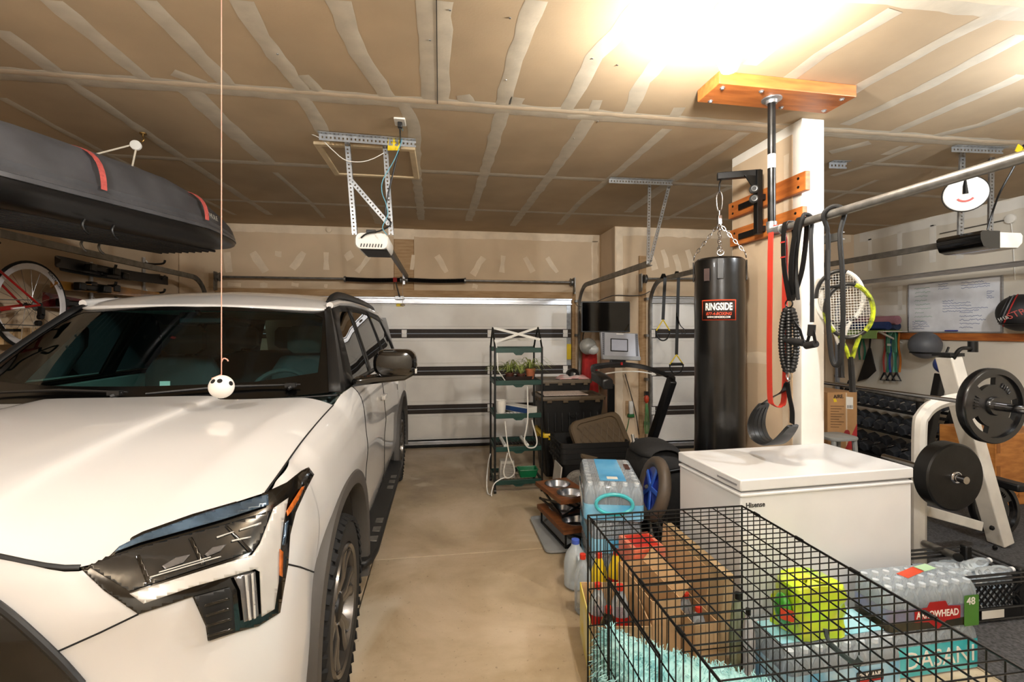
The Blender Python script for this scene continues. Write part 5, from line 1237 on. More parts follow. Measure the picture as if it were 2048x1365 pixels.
# hanging suspension trainer on the far track (two straps with yellow-black handles)
def trainer(u, v0, v1, vh, label, Y=5.3, foam=False):
    t = thing('suspension_strap', label, 'exercise strap', tuple(P(u, v1, Y=Y)))
    top = P(u, v0, Y=Y)
    obj('webbing', B().strap([top + V((0, .05, -.02)), top + V((0, .0, .03)), top + V((0, -.04, -.02)), P(u+1, (v0+v1)/2, Y=Y-.04), P(u-1, v1, Y=Y-.04)], .04, .004, (1, 0, 0)), M_black, t)
    h = P(u-1, v1, Y=Y-.04); h2 = P(u, vh, Y=Y-.04)
    for s_ in (-1, 1): obj('handle_cord', B().tube([h, V((h.x + s_*.085, h.y, h.z + (h2.z-h.z)*.45))], .007, 6), M_yel, t)
    zz = h.z + (h2.z-h.z)*.45
    if foam: obj('foam_grip', B().cyl((h.x-.075, h.y, zz), (h.x+.075, h.y, zz), .018, n=12), M_black, t)
    obj('foot_loop', B().tube(spline([V((h.x + .088*math.cos(a), h.y, zz - .12*math.sin(a))) for a in [PI*k/10 for k in range(11)]], 2), .009, 6), M_black, t)
    return t
trainer(1327, 553, 640, 688, 'hanging trainer strap with yellow cord and open foot loop')
trainer(1354, 548, 710, 752, 'longer trainer strap with a black foam handle', foam=True)
t = thing('strap_loop', 'short black strap loop hanging beside the longer trainer strap', 'exercise strap', tuple(P(1360, 640, Y=5.2)))
obj('webbing', B().strap(spline([P(1355, 632, Y=5.24), P(1360, 650, Y=5.24), P(1369, 660, Y=5.23), P(1371, 667, Y=5.24), P(1364, 668, Y=5.25), P(1361, 660, Y=5.25)], 5), .03, .006, (.3, 1, 0)), M_black, t); obj('stitch_tab', B().box(P(1355, 630, Y=5.24), (.02, .012, .05)), M_black, t)
# ---- dog bowls on wooden stands, tray, cushion
t = thing('feeding_tray', 'shallow grey plastic tray under the dog bowl stands', 'tray', (1.02, 3.70, 0))
obj('tray_body', B().loft([[V((1.03+x*s, 3.70+y*s, z)) for x, y in rrect(.52, .66, .05, 4)] for z, s in ((.001, .96), (.012, 1.0), (.03, 1.0), (.03, .97), (.008, .94))]), mat('tray_grey', (.55, .56, .56), .5), t)
M_bowlwood = mat('bowl_wood', (.46, .27, .13), .5, col2=(.31, .17, .08), scale=3, stretch=(3, 16, 10))
def bowl_stand(label, c, w, d, z0, z1, rz, xl):
    t = thing('bowl_stand', label, 'pet bowl stand', (c[0], c[1], z0)); R = Matrix.Translation((c[0], c[1], 0)) @ Matrix.Rotation(rz, 4, 'Z')
    ring = [(w/2*a, d/2*b) for a, b in ((-1, -1), (1, -1), (1, 1), (-1, 1))]; pts = [V(p) for p in ring]; ed = [(0, 1), (1, 2), (2, 3), (3, 0)]
    for sg in (-1, 1):
        st = len(pts); pts += [V((.101*math.cos(2*PI*k/24), sg*d*.235 + .101*math.sin(2*PI*k/24))) for k in range(24)]; ed += [(st+k, st+(k+1) % 24) for k in range(24)]
    vs_, _, fs_, *_r = delaunay_2d_cdt([p.to_2d() for p in pts], ed, [], 0, 1e-5)
    ok = lambda f: all((sum(vs_[i].x for i in f)/3)**2 + (sum(vs_[i].y for i in f)/3 - sg*d*.235)**2 > .0099 for sg in (-1, 1))
    tp = obj('wooden_top', B().add([R @ V((p.x, p.y, z1-.017)) for p in vs_], [tuple(f) for f in fs_ if ok(f)]), M_bowlwood, t, solid=.034, smooth=False)
    for s in (-1, 1):
        fr = B(); x = s*(w/2-.03)
        for y0, y1 in ((-d/2+.03, d/2-.03),):
            if xl:
                fr.bar(R @ V((x, y0, z0)), R @ V((x, y1, z1-.034)), .014, .014).bar(R @ V((x, y1, z0)), R @ V((x, y0, z1-.034)), .014, .014)
            else:
                fr.bar(R @ V((x, y0, z0)), R @ V((x, y0, z1-.034)), .014, .014).bar(R @ V((x, y1, z0)), R @ V((x, y1, z1-.034)), .014, .014)
            fr.bar(R @ V((x, y0, z0+.007)), R @ V((x, y1, z0+.007)), .014, .014)
        obj('side_frame', fr, M_blackm, t, smooth=False)
    y = -d/2+.03
    obj('cross_frame', B().bar(R @ V((-w/2+.03, y, z0+.01)), R @ V((w/2-.03, y, z1-.034)), .010, .012).bar(R @ V((w/2-.03, y, z0+.01)), R @ V((-w/2+.03, y, z1-.034)), .010, .012).bar(R @ V((-w/2+.03, y, z0+.007)), R @ V((w/2-.03, y, z0+.007)), .014, .014), M_blackm, t, smooth=False)
    for s in (-1, 1):
        q = R @ V((0, s*d*.235, z1))
        obj('steel_bowl', B().lathe([(.06, -.06), (.085, -.045), (.10, .002), (.112, .006), (.112, .002), (.098, -.002), (.082, -.05), (.055, -.065)], q, n=28, cap=False).lathe([(.062, -.06), (0, -.06)], q, n=28, cap=False), M_steel, t)
    return t
bowl_stand('low wooden dog bowl stand with black legs on the grey tray', (1.03, 3.68), .34, .56, .02, .17, math.radians(9), False)
bowl_stand('raised wooden dog bowl stand with crossed legs on top of the low one', (1.02, 3.80), .30, .50, .195, .34, math.radians(12), True)
t = thing('fleece_cushion', 'grey fleece cushion standing beside the bottled water pack', 'cushion', (1.30, 4.10, 0))
obj('cushion_body', B().loft([[V((1.27 + px*s, 4.16 + zz, .19 + py*s)) for px, py in rrect(.27, .36, .11, 5)] for zz, s in ((-.06, .55), (-.05, .85), (0, 1.0), (.05, .85), (.06, .55))]), mat('fleece_grey', (.47, .45, .42), .95, var=.2, scale=60, bump=.6, bscale=150), t)
obj('piping', B().tube([V((1.27 + px, 4.16, .19 + py)) for px, py in rrect(.27, .36, .11, 5)], .007, 6, closed=True), mat('fleece_dark', (.40, .38, .36), .95), t)
# ================================================================ PULL-UP BAR, PUNCHING BAG AND WHAT HANGS THERE
XP = 1.92
b_ = thing('ceiling_board', 'thick reddish fir board bolted to the ceiling for the pull-up pipe', 'wooden board', (1.95, 2.48, ZC-.04))
bo = B().box((1.953, 2.475, ZC-.036), (.88, .215, .070), rz=.02)
obj('board_body', bo, M_woodx, b_, smooth=False, bevel=.004)
for x, y in ((1.56, 2.40), (1.58, 2.55), (2.33, 2.41), (2.34, 2.55), (2.05, 2.555), (1.80, 2.40)): obj('lag_bolt', B().lathe([(.014, 0), (.014, .003), (.009, .004), (.008, .010), (0, .011)], (x, y, ZC-.071), DN, 8), M_galv, b_)
pb = thing('pull_up_bar', 'galvanized pipe pull-up bar dropping from the ceiling board and running overhead', 'pull-up bar', (XP, 2.47, ZC-.08))
fz = ZC-.072; zp = 2.245
obj('pipe_flange', B().lathe([(.055, 0), (.055, -.008), (.032, -.012), (.030, -.03), (.0, -.03)], (XP, 2.47, fz), n=24), M_galv, pb)
obj('drop_pipe', B().cyl((XP, 2.47, fz-.01), (XP, 2.47, zp+.03), .0215, n=18), mat('pipe_black', (.20, .20, .20), .3, metal=.8, var=.25, scale=12), pb)
obj('pipe_elbow', B().tube(spline([(XP, 2.47, zp+.06), (XP, 2.47, zp+.02), (XP, 2.455, zp+.002), (XP, 2.42, zp), (XP, 2.385, zp)], 4), .029, 14), M_galv, pb)
obj('cross_pipe', B().cyl((XP, 2.40, zp), (XP, -.6, zp), .0215, n=18), mat('pipe_galv', (.55, .54, .52), .38, metal=.75, var=.15, scale=20), pb)
obj('pipe_sticker', B().cyl((XP, 2.47, 2.62), (XP, 2.47, 2.70), .0222, n=18), M_cable, pb)
# boards and arm on the stub wall
def face_board(name, label, px, cat='wooden board'):
    ps = [P(u, v, X=PX0-.045) for u, v in px]; y0 = min(p.y for p in ps); y1 = max(p.y for p in ps)
    z = [p.z for p in ps]; z0 = sum(sorted(z)[:2])/2; z1 = sum(sorted(z)[2:])/2
    t = thing(name, label, cat, (PX0-.025, (y0+y1)/2, z0))
    obj('board_body', B().box((PX0-.0275, (y0+y1)/2, (z0+z1)/2), (.038, y1-y0, z1-z0)), M_pine_y, t, smooth=False, bevel=.004)
    for y in (y0+.06, y1-.06):
        for z in (z0+.035, z1-.035): obj('screw', B().lathe([(.010, 0), (.009, .004), (0, .005)], (PX0-.046, y, z), (-1, 0, 0), 10), M_blackm, t)
    return y0, y1, z0, z1
M_pine_y = mat('pine_along', (.76, .45, .20), .5, col2=(.60, .32, .13), scale=2.2, stretch=(14, 2, 14), bump=.05, bscale=6)
u0 = face_board('backing_board', 'upper orange pine board on the stub wall holding the bag arm', [(1457, 408), (1611, 342), (1611, 382), (1457, 438)])
u1 = face_board('backing_board', 'lower orange pine board on the stub wall under the bag arm', [(1460, 462), (1605, 412), (1605, 455), (1460, 493)])
ya = 3.24
t = thing('bag_arm', 'black steel punching bag arm bolted across the pine boards', 'bag bracket', (PX0-.06, ya, 2.2))
za = P(1437, 358, X=2.09).z
for z in (u0[2]+.06, u1[2]+.06): obj('mount_plate', B().box((PX0-.054, ya, z), (.012, .30, .045)), M_blackm, t, smooth=False)
yp = 3.10
xpst = PX0 - .10
obj('post', B().bar((xpst, yp, u1[2]+.02), (xpst, yp, za+.02), .045, .045), M_blackm, t, smooth=False, bevel=.004)
obj('arm', B().bar((xpst+.02, yp, za), (2.05, 3.22, za), .045, .05), M_blackm, t, smooth=False, bevel=.004)
obj('gusset', B().prism([(0, 0), (.09, 0), (0, -.12)], -.004, .004, facing((xpst-.022, yp, za-.02), (0, -1, 0)) @ Matrix.Rotation(PI, 4, 'Y')), M_blackm, t)
for z in (u0[2]+.06, u1[2]+.06): obj('standoff', B().bar((PX0-.05, yp, z), (xpst, yp, z), .03, .04), M_blackm, t, smooth=False)
for z in (u0[2]+.03, u0[2]+.10):
    k = obj('knob', B().lathe([(.028, 0), (.032, .01), (.032, .03), (.024, .034), (.024, .04)], (xpst-.06, yp-.03, z), (-.5, -1, 0), 18), M_black, t); obj('knob_ring', B().torus((xpst-.08, yp-.066, z), (-.5, -1, 0), .018, .003, 16, 6), M_galv, k)
# punching bag
bc = V((2.082, 3.24, 0)); zt_ = 2.205; zb0 = .62; RB = .178
t = thing('punching_bag', 'tall black leather punching bag with red-bordered label on chains', 'punching bag', (bc.x, bc.y, zb0))
M_leather = mat('bag_leather', (.045, .043, .042), .28, var=.25, scale=5, bump=.10, bscale=14, coat=.3)
obj('bag_body', B().lathe([(0, zb0), (RB*.9, zb0), (RB, zb0+.03)] + [(RB*(1+.01*math.sin(k*1.7)), zb0+.05+k*.1) for k in range(15)] + [(RB*1.01, zt_-.05), (RB*.99, zt_-.015), (RB*.9, zt_), (RB*.86, zt_-.02), (0, zt_-.015)], (bc.x, bc.y, 0), n=40), M_leather, t)
obj('top_lid', B().lathe([(RB*.84, 0), (RB*.8, .022), (RB*.4, .034), (0, .036)], (bc.x, bc.y, zt_-.02), n=32), M_leather, t)
zl_ = P(1436, 620, Y=3.07).z
def curved_label(w, h, R, m, parent, name):
    rows = []
    a0 = math.atan2(-bc.y, -bc.x) - .03
    for i in range(13):
        a = a0 + (i/12-.5)*w/R*1
        rows.append([V((bc.x + R*math.cos(a), bc.y + R*math.sin(a), zl_ + k*h/2)) for k in (-1, 1)])
    return obj(name, B().grid(rows), m, parent, solid=.001), a0
lb, a0 = curved_label(.245, .150, RB+.005, mat('label_red', (.75, .25, .13), .5), t, 'label_border'); lb2, _ = curved_label(.228, .135, RB+.0065, mat('label_dark', (.13, .05, .035), .5), lb, 'label_face')
def wrap_text(body, size, z, m, par, sx=1.0, bold=.0, shear=0):
    o = text('lettering', body, size, Matrix.Identity(4), m, par, .0006, bold=bold, sx=sx, shear=shear)
    for v in o.data.vertices:
        R = RB + .0085 + v.co.z; a = a0 + v.co.x/R
        v.co = V((bc.x + R*math.cos(a), bc.y + R*math.sin(a), zl_ + z + v.co.y))
    o.data.update(); return o
M_ltr = mat('label_white', (.92, .90, .87), .5); M_ltr2 = mat('label_orange', (.80, .28, .15), .5)
wrap_text('RINGSIDE', .072, .022, M_ltr, lb, .60, .0022); wrap_text('877-4-BOXING', .030, -.028, M_ltr2, lb, .9, .0006, .2); wrap_text('WWW.RINGSIDE.COM', .020, -.052, M_ltr, lb, .78, .0004)
for k in range(4):
    a = PI/4 + PI/2*k + .25; p = bc + V((RB*1.0*math.cos(a), RB*math.sin(a), zt_+.005)); e = bc + V((0, 0, zt_+.27))
    st = obj('bag_strap', B().box(bc + V(((RB+.006)*math.cos(a), (RB+.006)*math.sin(a), zt_-.09)), (.008, .045, .15), rz=a), M_leather, t, bevel=.003)
    obj('d_ring', B().torus(p + V((0, 0, .02)), (math.cos(a), math.sin(a), .2), .022, .0035, 14, 6), M_steel, st)
    n = 9
    for i in range(n):
        q = p.lerp(e, (i+.5)/n) + V((0, 0, .03*(1-i/n))); d = (e-p).normalized(); sd = frame(d)[i % 2]
        pts = [q + d*.021*math.cos(x) + sd*.010*math.sin(x) for x in [2*PI*j/10 for j in range(10)]]
        obj('chain_link', B().tube(pts, .0028, 5, closed=True), M_steel, t)
obj('bag_tag', B().box(bc + V((-.162, -.095, zt_-.13)), (.006, .04, .09), rz=.53), mat('tag_grey', (.30, .24, .23), .5), t)
e = bc + V((0, 0, zt_+.27))
obj('swivel', B().box(e + V((0, 0, .03)), (.03, .022, .07)).cyl(e + V((0, 0, .06)), e + V((0, 0, .10)), .006), M_steel, t, bevel=.003)
cbn = [e + V((x, 0, z)) for x, z in ((0, .09), (.018, .12), (.024, .19), (.016, .23), (0, .245), (-.016, .23), (-.024, .19), (-.018, .12))]
obj('carabiner', B().tube(spline(cbn, 3, True), .0055, 8, closed=True), M_steel, t)
obj('arm_hook', B().tube([e + V((0, 0, .235)), e + V((0, 0, .30)), V((bc.x, 3.22, za-.02))], .006, 8), M_blackm, t)
# red loop band over the pipe
def Q(u, v, x=XP): return P(u, v, X=x)
M_band = mat('band_red', (.72, .20, .14), .6, var=.06)
t = thing('resistance_band', 'long red resistance band looped over the pull-up pipe', 'resistance band', tuple(Q(1553, 800)))
yb1 = Q(1550, 470).y
pts = [Q(1552, 808) + V((-.028, 0, .0)), Q(1549, 790) + V((-.03, 0, 0)), Q(1548, 700) + V((-.03, 0, 0)), Q(1549, 600) + V((-.03, 0, 0)), Q(1550, 480) + V((-.028, 0, 0)), V((XP-.012, yb1, zp+.024)), V((XP+.012, yb1, zp+.024)), Q(1560, 480) + V((.03, 0, 0)), Q(1560, 600) + V((.03, 0, 0)), Q(1562, 700) + V((.03, 0, 0)), Q(1562, 795) + V((.02, 0, 0)), Q(1560, 812) + V((.01, 0, 0))]
obj('band', B().strap(spline(pts, 4), .040, .005, (0, 1, 0)), M_band, t)
obj('band_fold', B().strap(spline([Q(1552, 808) + V((-.028, 0, 0)), Q(1556, 815), Q(1560, 812) + V((.01, 0, 0))], 3), .03, .004, (0, 1, 0)), M_band, t)
# black strap trainer with bungee and padded ab sling
t = thing('ab_sling', 'black padded sling on straps and bungee hanging from the pull-up pipe', 'exercise strap', tuple(Q(1570, 880)))
zx = zp + .024
y2 = Q(1585, 460).y
for k, (ua, ub) in enumerate(((1578, 1577), (1604, 1580))):
    yy = Q(ua, 455).y
    obj('webbing', B().strap(spline([Q(ub+2, 600) + V((.012*k, 0, 0)), Q((ua+ub)/2, 530) + V((-.03, 0, 0)), V((XP-.03, yy, zp)), V((XP, yy, zx+.004)), V((XP+.03, yy, zp)), Q((ua+ub)/2+4, 540) + V((.025, 0, 0)), Q(ub+4, 602)], 5), .034, .004, (0, 1, 0)), M_black, t)
for k, v in enumerate((485, 515)): obj('red_stitch', B().box(Q(1577, v) + V((-.033, 0, 0)), (.006, .036, .008)), M_red, t)
obj('ring', B().torus(Q(1578, 608), (1, .2, 0), .022, .004, 16, 6), M_blackm, t)
for k in range(3):
    x = (-1, 0, 1)[k]; pts = []; rr = []
    for i in range(41):
        f = i/40; pts.append(Q(1578 + x*11*math.sin(PI*f)**.6, 618 + 125*f) + V((.012*(k-1), 0, 0))); rr.append(.014 + (.005 if i % 2 else 0))
    obj('bungee', B().tube(pts, rr, 9), M_black, t)
g0 = Q(1562, 678); g1 = Q(1608, 687)
obj('foam_handle', B().cyl(g0, g1, .019, n=14), mat('foam_black', (.07, .065, .065), .85), t)
obj('handle_web', B().strap([g1, Q(1600, 660), Q(1582, 635)], .02, .003, (0, 1, 0)).strap([g0, Q(1570, 655), Q(1580, 635)], .02, .003, (0, 1, 0)), M_black, t)
obj('clip', B().tube(spline([Q(1577, 742), Q(1580, 752), Q(1577, 762), Q(1573, 752)], 3, True), .005, 6, closed=True), M_steel, t)
obj('sling_strap', B().strap(spline([Q(1574, 765), Q(1566, 783), Q(1545, 795), Q(1528, 806)], 5), .038, .004, (1, 0, .3)).strap(spline([Q(1575, 765), Q(1578, 790), Q(1584, 820), Q(1584, 848)], 5), .034, .004, (0, 1, .2)), M_black, t)
pad = spline([Q(1528, 808), Q(1517, 828), Q(1513, 852), Q(1521, 876), Q(1541, 888), Q(1563, 880), Q(1586, 852)], 5)
rings = []
n = len(pad)
for i, p in enumerate(pad):
    d = (pad[min(i+1, n-1)] - pad[max(i-1, 0)]).normalized(); sd = V((1, .12, 0)); sd = (sd - d*sd.dot(d)).normalized(); nn = d.cross(sd); w = .072*math.sin(PI*min(.98, max(.02, (i+1.2)/(n+1.4))))**.3
    rings.append([p + sd*w*c_ + nn*h_ for c_, h_ in ((-1, 0), (-.8, .008), (.8, .008), (1, 0), (.8, -.008), (-.8, -.008))])
sl = obj('sling_pad', B().loft(rings), M_black, t)
for c_ in (-.45, 0, .45): obj('pad_stitch', B().tube([(r[0] + r[3])/2 + (r[3]-r[0])/2*c_ + ((r[1]+r[2])/2 - (r[0]+r[3])/2)*1.06 for r in rings[2:-2]], .002, 5), M_rubber, sl)
# resistance tube with handle, and rope loop
t = thing('resistance_tube', 'black rubber tube with foam handle draped over the pull-up pipe', 'resistance band', tuple(Q(1628, 690)))
yy = Q(1614, 448).y
obj('tube', B().tube(spline([Q(1596, 600), Q(1592, 520), V((XP-.03, yy, zp+.01)), V((XP, yy, zx+.014)), V((XP+.03, yy, zp+.01)), Q(1622, 480), Q(1624, 560), Q(1624, 645)], 6), .010, 9), M_rubber, t)
h0 = Q(1624, 650); obj('foam_handle', B().tube(spline([h0, Q(1621, 668), Q(1612, 688), Q(1622, 693), Q(1632, 690), Q(1631, 670), h0], 5), [.018]*31, 10) if False else B().tube([h0, Q(1622, 672)], .019, 12).cyl(Q(1612, 692), Q(1632, 688), .019, n=12), mat('foam_black2', (.07, .065, .065), .85), t)
obj('handle_web', B().strap([Q(1622, 660), Q(1613, 690)], .02, .003, (0, 1, 0)).strap([Q(1626, 660), Q(1631, 687)], .02, .003, (0, 1, 0)), M_black, t)
t = thing('rope_loop', 'long black rubber loop hanging from the pull-up pipe before the rackets', 'resistance band', tuple(Q(1672, 700)))
ya_ = Q(1668, 430).y
lp = [Q(1656, 470), Q(1655, 560), Q(1657, 650), Q(1664, 718), Q(1674, 732), Q(1682, 715), Q(1686, 640), Q(1685, 550), Q(1680, 470), V((XP+.03, ya_-.03, zp)), V((XP, ya_, zx+.012)), V((XP-.03, ya_+.03, zp))]
obj('loop', B().tube(spline(lp, 6, True), .011, 9, closed=True), M_rubber, t); obj('loop_sleeve', B().tube(spline([Q(1656, 500), Q(1655, 530), Q(1655, 560)], 3), .0125, 9), M_black, t)
# ---- tennis rackets on the stub wall's gym side
def racket(label, top, lean, m1, m2, yofs):
    t = thing('tennis_racket', label, 'racket', tuple(top))
    c = top + V((0, 0, -.17)); ax_ = (V((lean, 0, -1))).normalized(); nrm_ = V((-.68, -.73, 0)); sd = ax_.cross(nrm_).normalized()
    hoop = [c + ax_*(.175*math.cos(a)) + sd*(.128*math.sin(a)) for a in [2*PI*k/36 for k in range(36)]]
    def part(ks): return [hoop[k % 36] for k in ks]
    obj('frame', B().tube(hoop, .0125, 8, closed=True), m1, t)
    obj('frame_accent', B().tube(part(range(20, 33)), .0135, 8), m2, t); obj('frame_accent', B().tube(part(range(4, 10)), .0135, 8), m2, t)
    b = B()
    for k in range(-7, 8):
        q = k*.0155; r_ = math.sqrt(max(0, 1-(q/.128)**2))*.172; b.tube([c + sd*q - ax_*r_, c + sd*q + ax_*r_], .0011, 4)
    for k in range(-9, 10):
        q = k*.0175; r_ = math.sqrt(max(0, 1-(q/.175)**2))*.125; b.tube([c + ax_*q - sd*r_, c + ax_*q + sd*r_], .0011, 4)
    obj('strings', b, M_cable, t, kind='stuff')
    for s_ in (-1, 1): obj('throat', B().tube([c + ax_*.155 + sd*s_*.055, c + ax_*.25 + sd*s_*.022, c + ax_*.31 + sd*s_*.008], .0125, 8), m2, t)
    obj('shaft', B().tube([c + ax_*.30, c + ax_*.36], .017, 8), m1, t)
    obj('grip', B().tube([c + ax_*.35, c + ax_*.52, c + ax_*.53], [.017, .018, .021], 8), M_black, t)
    return t
M_rkw = mat('racket_black', (.09, .09, .09), .35); M_rkl = mat('racket_lime', (.74, .80, .12), .4, col2=(.12, .12, .10), scale=26); M_rkg = mat('racket_white', (.82, .82, .80), .35)
racket('black and white tennis racket hung behind the lime racket', V((2.60, 2.71, 2.055)), .03, M_rkw, M_rkg, 0)
racket('lime yellow and black tennis racket hung on the stub wall', V((2.625, 2.665, 1.965)), .06, M_rkw, M_rkl, 0)
tag(obj('racket_peg', B().cyl((2.555, PY0+.002, 1.95), (2.555, 2.64, 1.96), .008, n=8), M_blackm), 'black peg on the stub wall carrying the tennis rackets', 'hook')
# ================================================================ GYM BAY
def speckle():
    m = mat('rubber_mat', (.33, .33, .34), .85, var=0, col2=(.17, .17, .175), scale=70, bump=.1, bscale=200); return m
tag(obj('rubber_flooring', B().box((4.33, 3.35, .005), (3.4, 5.0, .010)), speckle(), smooth=False), 'dark speckled rubber gym mat covering the gym bay floor', 'gym mat')
# ---- whiteboard with handwriting
wy0, wy1 = P(2003, 550, X=XR-.02).y, P(1817, 572, X=XR-.02).y
wz0 = (P(1817, 663, X=XR-.02).z + P(2003, 667, X=XR-.02).z)/2; wz1 = (P(1817, 572, X=XR-.02).z + P(2003, 550, X=XR-.02).z)/2
t = thing('whiteboard', 'white dry-erase board covered in blue and green handwriting on the gym wall', 'whiteboard', (XR, (wy0+wy1)/2, wz0))
obj('board_face', B().box((XR-.012, (wy0+wy1)/2, (wz0+wz1)/2), (.012, wy1-wy0-.01, wz1-wz0-.01)), mat('whiteboard_white', (.90, .91, .93), .3), t, smooth=False)
for c_, d_ in (((XR-.014, (wy0+wy1)/2, wz0), (.024, wy1-wy0, .016)), ((XR-.014, (wy0+wy1)/2, wz1), (.024, wy1-wy0, .016)), ((XR-.014, wy0, (wz0+wz1)/2), (.024, .016, wz1-wz0)), ((XR-.014, wy1, (wz0+wz1)/2), (.024, .016, wz1-wz0))): obj('frame_rail', B().box(c_, d_), M_alu, t, smooth=False)
obj('marker', B().cyl((XR-.04, (wy0+wy1)/2+.05, wz0+.018), (XR-.04, (wy0+wy1)/2-.09, wz0+.018), .008, n=8), mat('marker_blue', (.25, .28, .62), .5), t)
rnd = random.Random(3)
inkb = mat('ink_blue', (.33, .40, .62), .5); inkg = mat('ink_green', (.50, .68, .60), .5)
def scribble(y_start, z, length, m):
    """one handwritten line: a wavy pen stroke"""
    pts = []; n = int(length/.010)
    for i in range(n): pts.append(V((XR-.0188, y_start - i*.010, z + rnd.uniform(-.007, .009))))
    if len(pts) > 2: obj('handwriting', B().tube(pts, .0024, 4), m, t)
W, Hh = wy1-wy0, wz1-wz0
for k in range(9): scribble(wy1-.07-rnd.uniform(0, .02), wz1-.06-k*.052, rnd.uniform(.12, .27), inkg)
for k in range(4): scribble(wy1-.05, wz0+.13-k*.028, rnd.uniform(.16, .24), inkb)
for k in range(3): scribble(wy1-.37, wz1-.03-k*.03, rnd.uniform(.1, .14), inkb)
for k in range(5): scribble(wy1-.42, wz1-.24-k*.032, rnd.uniform(.1, .42), inkb)
for k in range(3): scribble(wy0+.40, wz1-.04-k*.03, rnd.uniform(.2, .34), inkb)
for k in range(4): scribble(wy0+.14, wz1-.16-k*.025, rnd.uniform(.06, .1), inkb)
for k in range(6): scribble(wy0+.42, wz0+.28-k*.045, rnd.uniform(.15, .36), inkb)
zr = wz0 - .055
tag(obj('ledger_board', B().box((XR-.018, 4.2, zr), (.036, 3.6, .085)), M_pine_y, smooth=False, bevel=.003), 'long brown wooden ledger board under the whiteboard', 'wooden board')
# ---- rolled mats on a wall shelf
def Rw(u, v, x=XR-.25): return P(u, v, X=x)
t = thing('wall_shelf', 'white wire shelf bracket carrying the rolled exercise mats', 'shelf', (XR-.2, 5.6, 1.66))
ysA, ysB = Rw(1700, 655).y + .1, Rw(1786, 655).y
obj('shelf_plate', B().box((XR-.2, (ysA+ysB)/2, 1.655), (.40, ysA-ysB, .014)), M_white, t); 
for y in (ysA-.1, ysB+.1): obj('shelf_arm', B().bar((XR, y, 1.50), (XR-.34, y, 1.648), .02, .02), M_white, t)
def roll(label, y0, y1, x, z, r, m, turns=2.6):
    t = thing('exercise_mat', label, 'exercise mat', (x, (y0+y1)/2, z-r))
    pts = []
    for i in range(54):
        a = 2*PI*turns*i/53; q = .018 + (r-.018)*i/53; pts.append((q*math.cos(a), q*math.sin(a)))
    obj('rolled_mat', B().loft([[V((x + p[0], y, z + p[1])) for p in pts] for y in (y0, y1)], closed=False), m, t, solid=.007)
    obj('mat_core', B().cyl((x, y0+.004, z), (x, y1-.004, z), r*.86, n=20), m, t)
roll('rolled dusty pink exercise mat on top of the wall shelf', ysB-.02, ysA, XR-.20, 1.80, .065, mat('mat_pink', (.66, .47, .52), .8))
roll('rolled blue exercise mat on the shelf by the whiteboard', ysB, ysA, XR-.32, 1.728, .058, mat('mat_blue', (.14, .23, .45), .8))
roll('rolled slate exercise mat at the wall side of the shelf', ysB+.05, ysA, XR-.12, 1.722, .055, mat('mat_slate', (.22, .28, .42), .8))
tag(obj('green_cloth', B().strap(spline([V((XR-.45, ysB+.50, 1.672)), V((XR-.46, ysB+.50, 1.60)), V((XR-.46, ysB+.45, 1.56))], 4) if False else spline([V((XR-.05, ysB+.30, 1.668)), V((XR-.38, ysB+.30, 1.668)), V((XR-.435, ysB+.30, 1.64)), V((XR-.44, ysB+.30, 1.56))], 4), .50, .006, (0, 1, 0)), mat('cloth_lime', (.58, .72, .42), .9)), 'lime green cloth draped over the shelf below the mats', 'cloth')
# ---- bands and bags hanging on the wall
def hang(name, label, us, v0, v1, cols, handles=True):
    t = thing(name, label, 'exercise band', tuple(P(us[0], v1, X=XR-.08)))
    obj('wall_hook', B().tube(spline([P(us[0], v0-3, X=XR), P(us[0], v0-1, X=XR-.06), P(us[0], v0-6, X=XR-.09)], 3), .008, 6), M_blackm, t)
    for k, u in enumerate(us):
        m = cols[k % len(cols)]
        obj('band_strand', B().tube(spline([P(u, v0, X=XR-.07), P(u+2*(-1)**k, v0+(v1-v0)*.35, X=XR-.09), P(u-2*(-1)**k, v0+(v1-v0)*.7, X=XR-.08), P(u, v1, X=XR-.08)], 4), .013, 7), m, t)
        if handles and k % 2 == 0:
            p = P(u, v1, X=XR-.08); obj('handle', B().tube([p, p + V((0, .06, -.11)), p + V((0, -.06, -.11)), p], .011, 6), M_black, t)
Mg, Mo, Mr, Mb, Mt = (mat('band_green', (.16, .46, .36), .6), mat('band_orange', (.80, .47, .15), .6), mat('band_dkred', (.62, .22, .18), .6), mat('band_blue', (.16, .24, .55), .6), mat('band_teal', (.40, .66, .55), .7))
hang('hanging_bands', 'thin green exercise bands hanging below the rolled mats', (1720, 1728), 655, 720, [Mg], False)
hang('hanging_bands', 'bunch of coloured tube bands with black handles by the whiteboard', (1769, 1775, 1781, 1787, 1793, 1799), 663, 745, [Mr, Mg, Mb, Mt, Mg, Mo])
t = thing('teal_strap', 'folded teal fabric strap hanging over the coloured bands', 'exercise band', tuple(P(1780, 700, X=XR-.13)))
obj('strap_body', B().strap(spline([P(1777, 706, X=XR-.12), P(1777, 680, X=XR-.15), P(1782, 666, X=XR-.15), P(1788, 668, X=XR-.13), P(1790, 705, X=XR-.12)], 4), .07, .01, (.4, 1, 0)), Mt, t); obj('strap_label', B().box(P(1778, 690, X=XR-.165), (.004, .05, .03)), M_white, t)
t = thing('sling_bag', 'black triangular exercise sling hanging below the green bands', 'bag', tuple(P(1736, 760, X=XR-.06)))
obj('bag_body', B().loft([[P(u, v, X=x) for u, v in ((1737, 696), (1742, 696), (1753, 742), (1737, 757), (1714, 764))] for x in (XR-.03, XR-.09)]), M_black, t, bevel=.008); obj('bag_strap', B().tube([P(1739, 697, X=XR-.06), P(1741, 672, X=XR-.03)], .012, 6), M_black, t)
